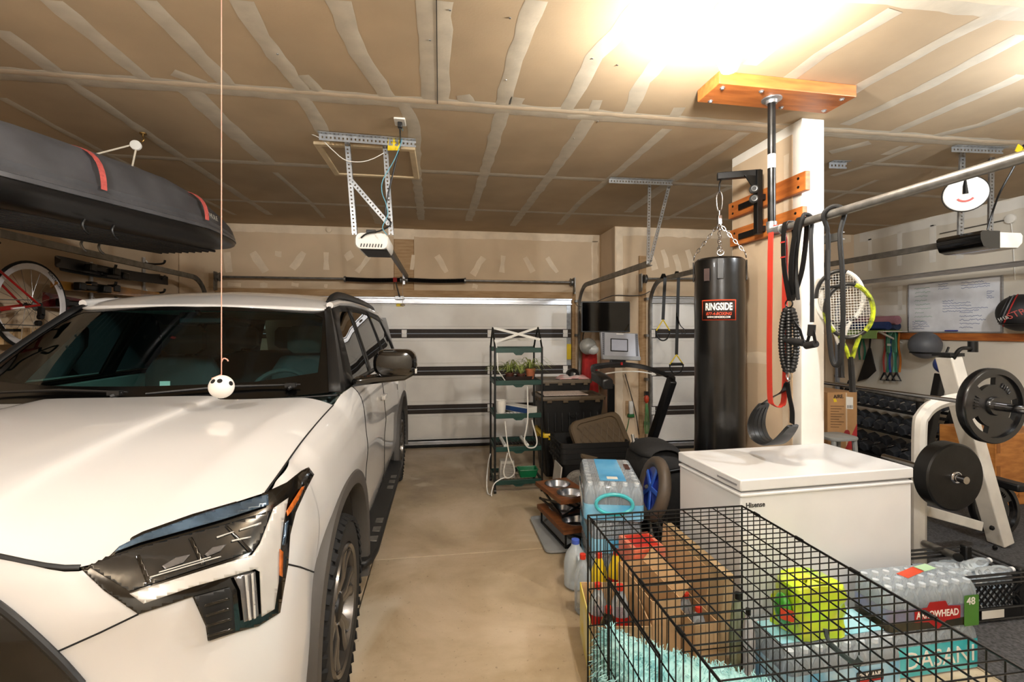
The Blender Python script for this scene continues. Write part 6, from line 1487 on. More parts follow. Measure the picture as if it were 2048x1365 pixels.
# ---- balls on the wall
bc_ = P(1850, 691, X=XR-.22); t = thing('exercise_ball', 'small grey exercise ball resting in a wall ring', 'ball', tuple(bc_))
obj('ball', B().sph(bc_, .165, 24, 16), mat('ball_grey', (.33, .34, .36), .5, var=.05), t); obj('ball_ring', B().torus(bc_ + V((0, 0, -.09)), (0, 0, 1), .142, .010, 28, 8), M_blackm, t); obj('ring_arm', B().cyl(bc_ + V((.14, 0, -.09)), V((XR, bc_.y, bc_.z-.09)), .010, n=8), M_blackm, t)
bc_ = P(2043, 626, X=XR-.24); t = thing('medicine_ball', 'black and red medicine ball held on the gym wall', 'medicine ball', tuple(bc_)); RM = .19
obj('ball', B().sph(bc_, RM, 28, 18), mat('medball_black', (.09, .085, .09), .6), t)
vd = V((-.84, -.55, 0)).normalized()
for tl, rr, m in ((.55, .158, mat('medball_grey', (.42, .42, .43), .6)), (.42, .170, M_red), (.68, .14, mat('medball_dark', (.16, .15, .15), .6))):
    nn = (V((.0, 1, 0))*.8 + V((-.5, 0, .3))).normalized(); obj('panel_band', B().torus(bc_ + nn*RM*tl, nn, RM*math.sqrt(1-tl*tl), .006, 32, 6), m, t)
text('lettering', 'STRO', .085, facing(bc_ + vd*(RM+.002), vd, (.2, .6, .8)), Mr, t, .003); text('lettering', '14 LB', .05, facing(bc_ + (vd + V((-.2, .75, -.35))).normalized()*(RM+.002), vd + V((-.2, .75, -.35)), (.2, .2, .9)), M_cable, t, .002)
obj('cradle', B().torus(bc_ + V((0, 0, -.11)), (0, 0, 1), .155, .010, 28, 8), M_blackm, t); obj('cradle_arm', B().cyl(bc_ + V((.15, 0, -.11)), V((XR, bc_.y, bc_.z-.11)), .010, n=8), M_blackm, t)
# ---- gym opener
t = thing('garage_opener', 'black and white garage opener hung over the gym bay', 'garage opener', tuple(P(1955, 488, Y=3.2)))
oc = P(1960, 487, Y=3.15); Mo_ = Matrix.Translation(oc)
prof = [(-.205, .05), (-.19, .062), (.19, .062), (.21, .04), (.205, -.02), (.16, -.062), (-.13, -.068), (-.18, -.05), (-.20, 0)]
obj('opener_head', B().loft([[oc + V((x*sc, y, z*sc)) for x, z in prof] for y, sc in ((-.15, .93), (-.13, 1.0), (.16, 1.0), (.18, .93))]), MATS['opener_white'], t)
obj('dark_cover', B().loft([[oc + V((x, y, z)) for x, z in ((-.212, .048), (-.19, .066), (-.03, .066), (-.03, -.071), (-.13, -.072), (-.185, -.054), (-.21, 0))] for y in (-.158, .165)]), M_gloss, t)
perf_angle('hanger_strip', P(1926, 300, Y=3.15), P(1922, 470, Y=3.15), .05, (1, 0, 0), (0, 1, 0), t); perf_angle('hanger_strip', P(1985, 303, Y=3.20), P(1982, 468, Y=3.2), .045, (1, 0, 0), (0, 1, 0), t)
perf_angle('ceiling_angle', P(1903, 299, Z=ZC-.03), P(2006, 303, Z=ZC-.03), .04, (0, 0, 1), (0, -1, 0), t)
obj('drive_rail', B().bar(oc + V((-.1, .2, .02)), V((oc.x-.12, 5.95, oc.z+.02)), .035, .05), M_galvd, t, smooth=False)
ds = P(1931, 388, Y=2.95)
t = thing('speaker_disc', 'round white disc speaker with a red smile arc hung on the gym opener', 'speaker', tuple(ds))
nd = V((-.72, -.62, -.16)).normalized()
obj('disc_body', B().lathe([(0, -.03), (.115, -.028), (.128, -.01), (.125, .008), (.112, .016), (0, .018)], ds, nd, 36), MATS['opener_white'], t); obj('disc_edge', B().torus(ds + nd*-.012, nd, .128, .006, 36, 6), M_black, t)
aa, bb_, _ = frame(nd); obj('red_arc', B().tube([ds + nd*.018 + (aa*math.cos(x) + bb_*math.sin(x))*.055 for x in [math.radians(215 + 7*k) for k in range(16)]], .008, 6), mat('arc_red', (.70, .35, .33), .5), t)
obj('mount_bar', B().box(ds + nd*.022 + V((0, 0, .05)), (.03, .02, .10)), M_blackm, t)
obj('disc_arm', B().cyl(ds - nd*.03, P(1924, 390, Y=3.13), .010, n=8), M_blackm, t)
tag(obj('hang_tag', B().box(P(2040, 300, Y=2.9), (.07, .006, .06), M=Matrix.Rotation(.5, 4, 'Y')), M_yel), 'yellow warning tag on the cord above the gym pull-up pipe', 'tag')
cord('opener_cord', 'black cord running from the ceiling to the gym opener', [P(2048, 290, Y=2.9), P(2030, 330, Y=2.92), P(2000, 385, Y=3.0), P(1985, 425, Y=3.1), P(1975, 460, Y=3.12)], .007, M_black)
t = thing('ceiling_bracket', 'short perforated steel bracket on the ceiling beside the stub wall', 'bracket', tuple(P(1675, 331, Z=ZC))); perf_angle('bracket_angle', P(1658, 331, Z=ZC-.03), P(1693, 332, Z=ZC-.03), .05, (0, 0, 1), (0, -1, 0), t)
# ---- dumbbell rack
M_db = mat('dumbbell_rubber', (.21, .22, .24), .55, var=.12); M_chr = mat('chrome', (.78, .78, .79), .12, metal=1)
XD = 5.50
t = thing('dumbbell_rack', 'three-tier black steel dumbbell rack along the gym wall', 'dumbbell rack', (XD, 5.1, 0))
TZ = ((.70, XD+.12), (.44, XD+.0), (.17, XD-.10))
for z, x in TZ:
    for dx in (-.09, .09): obj('tier_rail', B().box((x+dx, 5.08, z + (.02 if dx > 0 else -.02)), (.05, 1.42, .03)), M_blackm, t, smooth=False)
for y in (4.38, 5.78): obj('end_frame', B().bar((XD-.20, y, .05), (XD+.24, y, .95), .05, .06).box((XD, y, .036), (.62, .06, .05)), M_blackm, t, smooth=False)
def dumbbell0():
    t = thing('dumbbell', 'x', 'dumbbell')
    hexp = [(.055*math.cos(PI/3*k+PI/6), .055*math.sin(PI/3*k+PI/6)) for k in range(6)]
    for s in (-1, 1): obj('hex_head', B().loft([[V((s*x, p[0]*sc, p[1]*sc)) for p in hexp] for x, sc in ((.065, .82), (.078, 1), (.145, 1), (.158, .82))]), M_db, t, smooth=False)
    obj('handle', B().tube([(-.07, 0, 0), (-.035, 0, 0), (0, 0, 0), (.035, 0, 0), (.07, 0, 0)], [.013, .015, .017, .015, .013], 10), M_chr, t)
    return t
d0 = dumbbell0(); first = True
tiers = ('top', 'middle', 'bottom')
for k, (z, x) in enumerate(TZ):
    sc = (.95, 1.12, 1.22)[k]; n = (9, 8, 7)[k]
    for i in range(n):
        y = 4.47 + 1.22*(i+.5)/n; lab = 'black rubber hex dumbbell with chrome handle on the %s tier of the rack' % tiers[k]
        o = d0 if first else dup(d0); first = False
        o['label'] = lab; o['group'] = 'hex dumbbells on the %s tier' % tiers[k]
        o.location = (x, y, z + .02 + .052*sc); o.scale = (sc, sc, sc); o.rotation_euler = (PI/6 if False else 0, math.radians(-11), 0)
pl_a, pl_b = P(1662, 776, Y=5.35), P(1842, 803, Y=4.05)
t = thing('barbell_rest', 'long grey steel pipe above the dumbbell rack', 'pipe', tuple(pl_a)); obj('pipe', B().cyl(V((4.9, 5.15, 1.0)), V((4.72, 3.9, .97)), .028, n=14), MATS['pipe_galv'], t)
for q in ((4.88, 5.05), (4.735, 4.0)): obj('pipe_leg', B().cyl((q[0], q[1], .01), (q[0], q[1], .98), .02, n=10), M_blackm, t)
# ---- printed carton and stool lid behind the stub wall
t = thing('appliance_carton', 'tall brown printed carton with white label and red corner behind the stub wall', 'box', (3.9, 4.25, .012))
cx0, cx1, cyf = P(1655, 850, Y=4.2).x, P(1714, 850, Y=4.2).x, 4.2; cz1 = P(1690, 785, Y=4.2).z
obj('carton_body', B().box(((cx0+cx1)/2, cyf+.2, (cz1+.012)/2), (cx1-cx0, .40, cz1-.012)), mat('carton_brown', (.70, .53, .35), .85, var=.06), t, smooth=False)
def cprint(name, poly, m, e=.0015): obj(name, B().prism([(P(u, v, Y=cyf).x, P(u, v, Y=cyf).z) for u, v in poly], 0, e, Matrix(((1, 0, 0, 0), (0, 0, -1, cyf), (0, 1, 0, 0), (0, 0, 0, 1)))), m, t, smooth=False)
cprint('red_corner', [(1714, 848), (1714, 899), (1690, 899)], mat('print_red', (.70, .18, .19), .6)); cprint('address_label', [(1692, 794), (1706, 795), (1706, 819), (1692, 818)], M_white)
for k in range(5): cprint('label_bar', [(1694+2.3*k, 811), (1695+2.3*k, 811), (1695+2.3*k, 817), (1694+2.3*k, 817)], M_dark, .002)
for k in range(9): cprint('print_line', [(1661, 812+5.2*k), (1688 - (k % 3)*5, 812.5+5.2*k), (1688 - (k % 3)*5, 814+5.2*k), (1661, 813.5+5.2*k)], mat('print_brown', (.45, .32, .20), .7))
cprint('packing_tape', [(1691, 786), (1694, 786), (1695, 899), (1692, 899)], mat('tape_pale', (.80, .70, .58), .4), .001); cprint('round_logo', [(1694 + 6*math.cos(a), 868 + 8*math.sin(a)) for a in [2*PI*k/16 for k in range(16)]], mat('logo_red', (.55, .12, .13), .6))
cprint('yellow_sticker', [(1666, 797), (1672, 799), (1674, 804), (1668, 805)], M_yel)
pz = P(1672, 794, Y=cyf); text('lettering', 'AIRE.', .052, facing((pz.x+.03, cyf-.001, pz.z), (0, -1, 0)), M_black, t, .001, bold=.001)
pz = P(1672, 870, Y=3.95); t = thing('step_stool', 'pale grey plastic step stool before the printed carton', 'stool', (pz.x, 3.95, .012))
obj('stool_top', B().loft([[V((pz.x + x*s, 3.95 + y*s, z)) for x, y in rrect(.30, .26, .06, 4)] for z, s in ((pz.z-.035, .96), (pz.z-.02, 1.0), (pz.z-.005, .98), (pz.z, .9))]), mat('stool_grey', (.62, .62, .60), .5), t)
for sx in (-1, 1):
    for sy in (-1, 1): obj('leg', B().tube([(pz.x+sx*.11, 3.95+sy*.09, pz.z-.03), (pz.x+sx*.14, 3.95+sy*.12, .012)], [.022, .018], 8), MATS['stool_grey'], t)
# ---- white bench-press rack, barbell and plates
M_rackw = mat('rack_white', (.86, .84, .80), .4, var=.05, scale=7)
YR = 2.78
def R3(u, v, y=YR): return P(u, v, Y=y)
t = thing('bench_rack', 'white steel weight bench frame with storage pegs beside the freezer', 'weight bench', (3.4, 2.8, .01))
def zf(p): return V((p.x, p.y, max(p.z, .012)))
obj('curved_upright', B().loft([[p + d_ for d_ in (V((-.04, -.035, 0)), V((.04, -.035, 0)), V((.04, .035, 0)), V((-.04, .035, 0)))] if i < 3 else [p + d_ for d_ in (V((0, -.035, -.04)), V((0, -.035, .04)), V((0, .035, .04)), V((0, .035, -.04)))][::1] for i, p in enumerate([])]) if False else B().tube(spline([V((R3(1838, 1000).x, YR, .012)), R3(1838, 1000), R3(1839, 860), R3(1846, 832), R3(1866, 812), R3(1900, 801), R3(1938, 796)], 6), .042, 8), M_rackw, t, ang=.3)
tp, bt = R3(1896, 712, 2.98), R3(1992, 1112, 2.98)
obj('slanted_upright', B().bar(tp, V((bt.x + (bt.x-tp.x)*.1, 2.98, .030)), .10, .12, (0, 1, 0)), M_rackw, t, smooth=False, bevel=.008)
obj('upright_cap', B().box(tp + V((0, 0, .01)), (.13, .13, .025)), M_trim, t)
obj('lower_brace', B().bar(R3(1852, 1022, 2.83), R3(1958, 1052, 2.95), .05, .07), M_rackw, t, smooth=False, bevel=.005)
obj('bar_cradle', B().tube(spline([tp + V((-.02, -.05, -.02)), tp + V((.0, -.08, .05)), tp + V((.07, -.08, .06)), tp + V((.12, -.07, .05))], 4), .014, 8).cyl(tp + V((.13, -.07, .03)), tp + V((.13, -.07, .11)), .03, n=12), M_blackm, t)
for u, v in ((1982, 1056), (1988, 1095)): obj('frame_bolt', B().lathe([(.018, 0), (.018, .012), (.01, .018), (0, .018)], R3(u, v, 2.915), (0, -1, 0), 8), M_blackm, t)
pg0 = R3(1892, 950, 2.55); obj('plate_peg', B().cyl(pg0 + V((0, -.12, 0)), V((pg0.x, 2.98, pg0.z)), .024, n=12), M_chr, t)
pg1 = R3(1850, 1088, 2.72); pg2 = R3(1915, 1115, 2.40); obj('lower_peg', B().cyl(pg1, pg2, .024, n=12), MATS['pipe_galv'], t)
obj('peg_cap', B().cyl(pg2, pg2 + (pg2-pg1).normalized()*.012, .025, n=12), M_blackm, t)
M_iron = mat('plate_iron', (.07, .068, .066), .4, var=.3, scale=9, bump=.08, bscale=30)
t = thing('weight_plate', 'worn flat black iron plate on the bench storage peg', 'weight plate', (pg0.x, 2.5, pg0.z))
obj('plate_body', B().lathe([(.026, -.03), (.205, -.03), (.215, -.022), (.215, .06), (.205, .068), (.026, .068)], (pg0.x, 2.52, pg0.z), (0, 1, 0), 48), M_iron, t); obj('plate_hub', B().torus((pg0.x, 2.488, pg0.z), (0, 1, 0), .032, .008, 24, 8), M_chr, t)
bar_c = P(1985, 812, Y=2.28)
t = thing('barbell', 'chrome barbell racked across the white bench frame', 'barbell', tuple(bar_c))
obj('sleeve', B().cyl((bar_c.x, 1.88, bar_c.z), (bar_c.x, 2.33, bar_c.z), .0245, n=18), M_chr, t); obj('shaft', B().cyl((bar_c.x, 2.33, bar_c.z), (bar_c.x, 3.65, bar_c.z), .014, n=12), M_chr, t); obj('collar', B().cyl((bar_c.x, 2.325, bar_c.z), (bar_c.x, 2.355, bar_c.z), .04, n=18), M_chr, t)
obj('far_sleeve', B().cyl((bar_c.x, 3.65, bar_c.z), (bar_c.x, 4.08, bar_c.z), .0245, n=18), M_chr, t)
def grip_plate(label, c, rz=0, tilt=0):
    t = thing('weight_plate', label, 'weight plate', tuple(c)); n = 48; R = .222
    M = Matrix.Translation(c) @ Matrix.Rotation(rz, 4, 'Z') @ Matrix.Rotation(tilt, 4, 'X')
    out = [V((R*math.cos(2*PI*k/n), R*math.sin(2*PI*k/n))) for k in range(n)]; pts = list(out); ed = [(k, (k+1) % n) for k in range(n)]
    holes = []
    for h in range(3):
        a0 = PI/2 + 2*PI*h/3 + .35; poly = []
        for k in range(9): a = a0 - .42 + .84*k/8; poly.append(V((.168*math.cos(a), .168*math.sin(a))))
        for k in range(9): a = a0 + .42 - .84*k/8; poly.append(V((.125*math.cos(a), .125*math.sin(a))))
        holes.append(poly)
    holes.append([V((.026*math.cos(2*PI*k/16), .026*math.sin(2*PI*k/16))) for k in range(16)])
    for poly in holes:
        st = len(pts); pts += poly; ed += [(st+k, st+(k+1) % len(poly)) for k in range(len(poly))]
    vs_, _, fs_, *_r = delaunay_2d_cdt([p.to_2d() for p in pts], ed, [], 0, 1e-6)
    hp2 = [[(p.x, p.y) for p in poly] for poly in holes]
    keep = [tuple(f) for f in fs_ if not any(inpoly(sum(vs_[i].x for i in f)/3, sum(vs_[i].y for i in f)/3, q) for q in hp2)]
    obj('plate_web', B().add([M @ V((p.x, 0, p.y)) for p in vs_], keep), M_db2, t, solid=.026, smooth=False)
    obj('outer_ring', B().lathe([(R-.035, -.028), (R-.006, -.028), (R, -.02), (R, .02), (R-.006, .028), (R-.035, .028)], c, M.to_3x3() @ V((0, 1, 0)), 48, cap=False).lathe([(R-.035, .028), (R-.035, -.028)], c, M.to_3x3() @ V((0, 1, 0)), 48, cap=False), M_db2, t)
    obj('hub', B().lathe([(.026, -.03), (.05, -.03), (.056, -.02), (.056, .02), (.05, .03), (.026, .03)], c, M.to_3x3() @ V((0, 1, 0)), 28, cap=False), M_db2, t)
    for a in (PI/2 + .35 + 2*PI/6, PI/2 + .35 - 2*PI/6):      # raised cast marks, too worn to read
        for k in range(5):
            aa_ = a + (k-2)*.13; q = M @ V((.13*math.cos(aa_), -.016, .13*math.sin(aa_)))
            obj('cast_mark', B().bar(q - M.to_3x3() @ V((.014*math.cos(aa_), 0, .014*math.sin(aa_))), q + M.to_3x3() @ V((.014*math.cos(aa_), 0, .014*math.sin(aa_))), .007, .007), M_db2, t, bevel=.002)
M_db2 = mat('plate_rubber', (.065, .065, .07), .3, var=.12, coat=.3)
grip_plate('black rubber grip plate with three handle slots on the barbell', V((bar_c.x, 2.285, bar_c.z)))
fp = P(2035, 1085, Y=2.95); grip_plate('black grip plate leaning low behind the bench frame', V((fp.x+.05, 3.14, .235)), 0, math.radians(-9))
# loose chrome plates by the dumbbell rack
for k, (dy, lab) in enumerate(((0, 'small chrome plate on the short dumbbell by the rack'), (.035, 'second chrome plate behind the first on the short dumbbell'))):
    q = P(1795, 905, Y=3.7) + V((0, dy, 0)); tag(obj('chrome_plate', B().lathe([(.012, -.012), (.105, -.012), (.11, -.006), (.11, .006), (.105, .012), (.012, .012)], V((q.x, q.y, .125)), (0, 1, 0), 36), M_chr), lab, 'weight plate')
# blue kettle ball, dark bench post, wooden plyo box
kb = P(1890, 730, Y=3.6); t = thing('blue_ball', 'blue ball hanging beside the white bench frame', 'ball', tuple(kb)); obj('ball', B().sph(kb, .085, 20, 14), mat('ball_blue', (.12, .20, .44), .45), t); obj('ball_badge', B().lathe([(.025, 0), (.025, .003), (0, .003)], kb + V((-.66, -.72, .2)).normalized()*.083, (-.66, -.72, .2), 16), M_cable, t); obj('hanger_cord', B().tube([kb + V((0, 0, .08)), kb + V((.04, 0, .16))], .01, 6), M_black, t)
pp1, pp2 = P(1888, 748, Y=3.62), P(1868, 800, Y=3.62); tag(obj('bench_post', B().bar(kb + V((.02, .05, -.09)), V((kb.x-.2, 3.7, .03)), .07, .07, (0, 1, 0)), M_blackm, smooth=False, bevel=.006), 'dark slanted steel post under the blue ball', 'bench part')
bx_ = P(1974, 1008, Z=.012)
t = thing('plyo_box', 'plywood jump box marked with stencilled height numbers in the gym bay', 'jump box', (bx_.x+.35, bx_.y+.2, .012))
M_ply = mat('plywood', (.79, .53, .26), .55, col2=(.66, .41, .18), scale=2.5, stretch=(3, 3, 12))
obj('box_body', B().box((bx_.x+.38, bx_.y+.18, .35), (.76, .50, .675)), M_ply, t, smooth=False, bevel=.004)
text('lettering', '24', .07, facing((bx_.x+.24, bx_.y-.071, .10), (0, -1, 0)), mat('stencil_brown', (.52, .33, .15), .6), t, .001)
obj('hand_slot', B().prism(rrect(.12, .035, .017, 4), 0, .003, facing((bx_.x+.38, bx_.y-.071, .52), (0, -1, 0))), M_dark, t)
for k in range(3): obj('joint_line', B().box((bx_.x+.03, bx_.y-.0715, .12+.22*k), (.04, .003, .10)), mat('ply_edge', (.60, .37, .16), .6), t)
tag(obj('bench_pad', B().box(P(1990, 962, Y=3.2), (.12, .4, .06)), M_black, bevel=.012), 'black padded bench end poking out behind the white frame', 'bench pad')
# conduit and junction box on the gym wall
jb = P(2022, 438, X=XR-.015); t = thing('junction_box', 'round white junction box with conduit on the gym wall', 'junction box', tuple(jb)); obj('box_cover', B().lathe([(.05, 0), (.05, .02), (.035, .028), (0, .028)], jb, (-1, 0, 0), 20), M_white, t); obj('conduit', B().tube([jb, P(1880, 468, X=XR-.02)], .007, 6), M_galvd, t); obj('drop_wire', B().tube(spline([jb + V((0, 0, -.04)), P(2026, 480, X=XR-.01), P(2028, 520, X=XR-.01), P(2030, 560, X=XR-.01)], 4), .006, 6), M_cable, t)
# ================================================================ FREEZER, CRATE AND FRONT ITEMS
def film(name, tint, fac=.2, rough=.15):
    """clear plastic: mostly see-through, with a milky sheen"""
    if name in MATS: return MATS[name]
    m = bpy.data.materials.new(name); m.use_nodes = True; nt = m.node_tree; N = nt.nodes; L = nt.links; b = N['Principled BSDF']
    b.inputs['Base Color'].default_value = (*lin(tint), 1); b.inputs['Roughness'].default_value = rough; b.inputs['Coat Weight'].default_value = 1; b.inputs['Coat Roughness'].default_value = .05
    t = N.new('ShaderNodeBsdfTransparent'); t.inputs[0].default_value = (*lin(tuple(.5+.5*x for x in tint)), 1)
    nz = N.new('ShaderNodeTexNoise'); nz.inputs['Scale'].default_value = 40; tc = N.new('ShaderNodeTexCoord'); L.new(tc.outputs['Object'], nz.inputs['Vector'])
    bp = N.new('ShaderNodeBump'); bp.inputs['Strength'].default_value = .35; bp.inputs['Distance'].default_value = .01; L.new(nz.outputs['Fac'], bp.inputs['Height']); L.new(bp.outputs[0], b.inputs['Normal'])
    mx = N.new('ShaderNodeMixShader'); fr = N.new('ShaderNodeFresnel'); fr.inputs[0].default_value = 1.4; ad = N.new('ShaderNodeMath'); ad.inputs[1].default_value = fac; ad.use_clamp = True
    L.new(fr.outputs[0], ad.inputs[0]); L.new(ad.outputs[0], mx.inputs[0]); L.new(t.outputs[0], mx.inputs[1]); L.new(b.outputs[0], mx.inputs[2]); L.new(mx.outputs[0], N['Material Output'].inputs[0])
    MATS[name] = m; return m
M_pet = film('clear_bottle', (.93, .96, .98), .18); M_wrap = film('shrink_film', (.90, .94, .97), .22)
# ---- chest freezer
fa, fb, fd = V((1.52, 2.18, 0)), V((2.607, 2.238, 0)), V((1.493, 2.745, 0))
ex = (fb-fa).normalized(); ey = V((-ex.y, ex.x, 0)); FW, FD, FH = (fb-fa).length, .565, .90
Mf = Matrix((ex, ey, V((0, 0, 1)))).transposed().to_4x4(); Mf.translation = fa
M_fr = mat('freezer_white', (.87, .87, .87), .35, var=.025, scale=3, coat=.3)
t = thing('chest_freezer', 'white chest freezer with flat lid in front of the stub wall', 'freezer', tuple(fa + ex*FW/2 + ey*FD/2))
obj('cabinet', B().add(*(lambda q: (q.v, q.f))(B().box((FW/2, FD/2, (FH-.075)/2+.01), (FW, FD, FH-.085))), Mf), M_fr, t, bevel=.008)
obj('gasket', B().add(*(lambda q: (q.v, q.f))(B().box((FW/2, FD/2, FH-.068), (FW-.02, FD-.02, .02))), Mf), mat('gasket_grey', (.55, .55, .56), .6), t)
obj('cabinet_rim', B().add(*(lambda q: (q.v, q.f))(B().box((FW/2, FD/2, FH-.082), (FW+.012, FD+.012, .018))), Mf), M_fr, t, bevel=.006)
ld = obj('lid', B().add(*(lambda q: (q.v, q.f))(B().box((FW/2, FD/2, FH-.030), (FW+.012, FD+.014, .060))), Mf), M_fr, t, bevel=.007)
obj('lid_groove', B().add(*(lambda q: (q.v, q.f))(B().box((-.007, .10, FH-.032), (.004, .16, .010))), Mf), MATS['gasket_grey'], ld)
text('lettering', 'Hisense', .036, Mf @ facing((.085, -.0012, FH-.135), (0, -1, 0)), mat('print_dark', (.15, .15, .16), .4), t, .0008, bold=.0006)
obj('drain_plug', B().add(*(lambda q: (q.v, q.f))(B().box((FW-.03, -.02, .30), (.05, .04, .03))), Mf), M_cable, t, bevel=.008)
# ---- wire dog crate
CX0, CX1, CY0, CY1, CZ = .648, 1.400, .76, 2.0, .84
t = thing('dog_crate', 'large black wire dog crate standing before the freezer', 'dog crate', ((CX0+CX1)/2, (CY0+CY1)/2, 0))
M_wire = mat('crate_wire', (.035, .035, .037), .35, metal=.3)
def wires(name, o, a, b_, na, nb, ra=.0022, rb=.0028):
    """panel of crossed wires spanned by vectors a and b from o"""
    o, a, b_ = V(o), V(a), V(b_); q = B(); n = a.cross(b_).normalized()*.002
    for k in range(na+1): q.cyl(o + a*(k/na), o + a*(k/na) + b_, ra, n=6)
    for k in range(nb+1): q.cyl(o + b_*(k/nb) + n, o + b_*(k/nb) + a + n, rb, n=6)
    return obj(name, q, M_wire, t, kind='stuff')
w_, d_, h_ = CX1-CX0, CY1-CY0, CZ-.02
wires('top_panel', (CX0, CY0, CZ), (0, d_, 0), (w_, 0, 0), 30, 5)
wires('back_panel', (CX0, CY1, .02), (w_, 0, 0), (0, 0, h_), 18, 5); wires('front_panel', (CX0, CY0, .02), (w_, 0, 0), (0, 0, h_), 18, 5)
wires('side_panel', (CX0, CY0, .02), (0, d_, 0), (0, 0, h_), 30, 5); wires('side_panel', (CX1, CY0, .02), (0, d_, 0), (0, 0, h_), 30, 5)
for a, b_ in (((CX0, CY0), (CX0, CY1)), ((CX0, CY1), (CX1, CY1)), ((CX1, CY1), (CX1, CY0)), ((CX1, CY0), (CX0, CY0))):
    for z in (.02, CZ): obj('edge_rod', B().cyl((*a, z), (*b_, z), .0042, n=8), M_wire, t)
    obj('corner_rod', B().cyl((*a, .02), (*a, CZ), .0042, n=8), M_wire, t)
for k in range(5): obj('edge_clip', B().cyl((CX1, CY0+.12+.25*k, CZ), (CX1, CY0+.155+.25*k, CZ), .0075, n=8), M_wire, t)
for k in range(5): obj('edge_clip', B().cyl((CX0, CY0+.16+.25*k, CZ), (CX0, CY0+.195+.25*k, CZ), .0075, n=8), M_wire, t)
for y0 in (1.30,):
    for s in (0, .42): obj('door_rod', B().cyl((CX0-.006, y0+s, .06), (CX0-.006, y0+s, .70), .004, n=8), M_wire, t)
    for z in (.06, .70): obj('door_rod', B().cyl((CX0-.006, y0, z), (CX0-.006, y0+.42, z), .004, n=8), M_wire, t)
obj('latch', B().tube(spline([(CX0-.01, 1.36, .52), (CX0-.03, 1.32, .50), (CX0-.03, 1.32, .40), (CX0-.012, 1.36, .38), (CX0-.012, 1.40, .47), (CX0-.01, 1.36, .52)], 4), .004, 6), M_wire, t)
obj('carry_handle', B().tube(spline([(1.045, 1.135, CZ+.004), (1.043, 1.115, CZ-.022), (1.041, 1.04, CZ-.022), (1.04, 1.02, CZ+.004)], 5), .005, 7, flat=1.6), mat('handle_grey', (.20, .24, .24), .5), t)
obj('crate_pan', B().loft([[V(((CX0+CX1)/2 + x*s, (CY0+CY1)/2 + y*s, z)) for x, y in rrect(w_-.03, d_-.03, .03, 3)] for z, s in ((.003, .97), (.004, .98), (.035, 1.0), (.035, .985), (.008, .965))]), M_black, t)
# ---- fluffy bed inside the crate
bed = [(.675, 1.965), (.80, 1.90), (1.02, 1.745), (1.20, 1.60), (1.32, 1.44), (1.365, 1.2), (1.36, .82), (.675, .80)]
t = thing('fluffy_bed', 'shaggy pale aqua pet bed inside the wire crate', 'pet bed', (1.0, 1.3, .01))
M_fur = mat('aqua_fur', (.78, .93, .92), .9, col2=(.60, .83, .84), scale=9)
bc2 = V((1.0, 1.28, 0)); rings = []
def bedring(s, z): return [V((bc2.x + (x-bc2.x)*s, bc2.y + (y-bc2.y)*s, z)) for x, y in [(p.x, p.y) for p in spline([(x, y, 0) for x, y in bed], 4, True)]]
br = [bedring(s, z) for s, z in ((.93, .012), (.975, .08), (.985, .22), (.95, .32), (.88, .365), (.76, .36), (.6, .31), (.4, .25), (.15, .235), (.01, .235))]
bm_ = B().loft(br); bo = obj('bed_body', bm_, M_fur, t, ang=1.2)
rnd = random.Random(11); fv = []; ff = []
for i in range(len(br)-1):
    n = len(br[0]); dens = (0, 10, 14, 14, 14, 14, 12, 8, 3)[i]
    for j in range(n):
        a, b_, c_, d_2 = br[i][j], br[i][(j+1) % n], br[i+1][(j+1) % n], br[i+1][j]
        nn = (b_-a).cross(d_2-a); nn = nn.normalized() if nn.length > 1e-9 else V((0, 0, 1))
        if nn.dot((a - V((bc2.x, bc2.y, .12)))) < 0: nn = -nn
        area = ((b_-a).cross(d_2-a)).length
        for k in range(int(area*dens*520) + (rnd.random() < .5)):
            u_, v_ = rnd.random(), rnd.random(); p = (a*(1-u_) + b_*u_)*(1-v_) + (d_2*(1-u_) + c_*u_)*v_
            d = (nn + V((rnd.uniform(-.8, .8), rnd.uniform(-.8, .8), rnd.uniform(-.9, .3)))).normalized(); ln = rnd.uniform(.028, .055)
            sd = d.cross(V((rnd.uniform(-1, 1), rnd.uniform(-1, 1), rnd.uniform(-1, 1)))); sd = sd.normalized()*.0022 if sd.length > 1e-6 else V((.002, 0, 0))
            q = p + d*ln*.6; e = p + d*ln + V((0, 0, -.012)); o_ = len(fv)
            fv += [p - sd, p + sd, q + sd, q - sd, e]; ff += [(o_, o_+1, o_+2, o_+3), (o_+3, o_+2, o_+4)]
me = bpy.data.meshes.new('fur'); me.from_pydata([tuple(v) for v in fv], [], ff); obj('fur', me, M_fur, t, kind='stuff')
# ---- bottles (shared meshes)
def bottle_mesh(r, h, m, name):
    me = mesh_of(B().lathe([(r*.8, 0), (r, r*.3), (r, h*.16), (r*.94, h*.19), (r, h*.22), (r, h*.42), (r*.94, h*.45), (r, h*.48), (r, h*.62), (r*.85, h*.75), (r*.45, h*.88), (r*.40, h*.93)], n=12, cap=False), name); me.materials.append(m)
    cp = mesh_of(B().lathe([(r*.46, h*.92), (r*.47, h), (r*.3, h*1.005), (0, h*1.005)], n=12, cap=False), 'cap'); cp.materials.append(mat('cap_white', (.90, .90, .90), .5)); return me, cp
BM, BC = bottle_mesh(.031, .205, M_pet, 'bottle')
def put_bottle(parent, M, bm=BM, cm=BC, cap=None):
    o = bpy.data.objects.new('bottle', bm); COL.objects.link(o); o.parent = parent; o.matrix_parent_inverse = parent.matrix_basis.inverted(); o.matrix_basis = M
    c = bpy.data.objects.new('cap', cm); COL.objects.link(c); c.parent = o
    return o
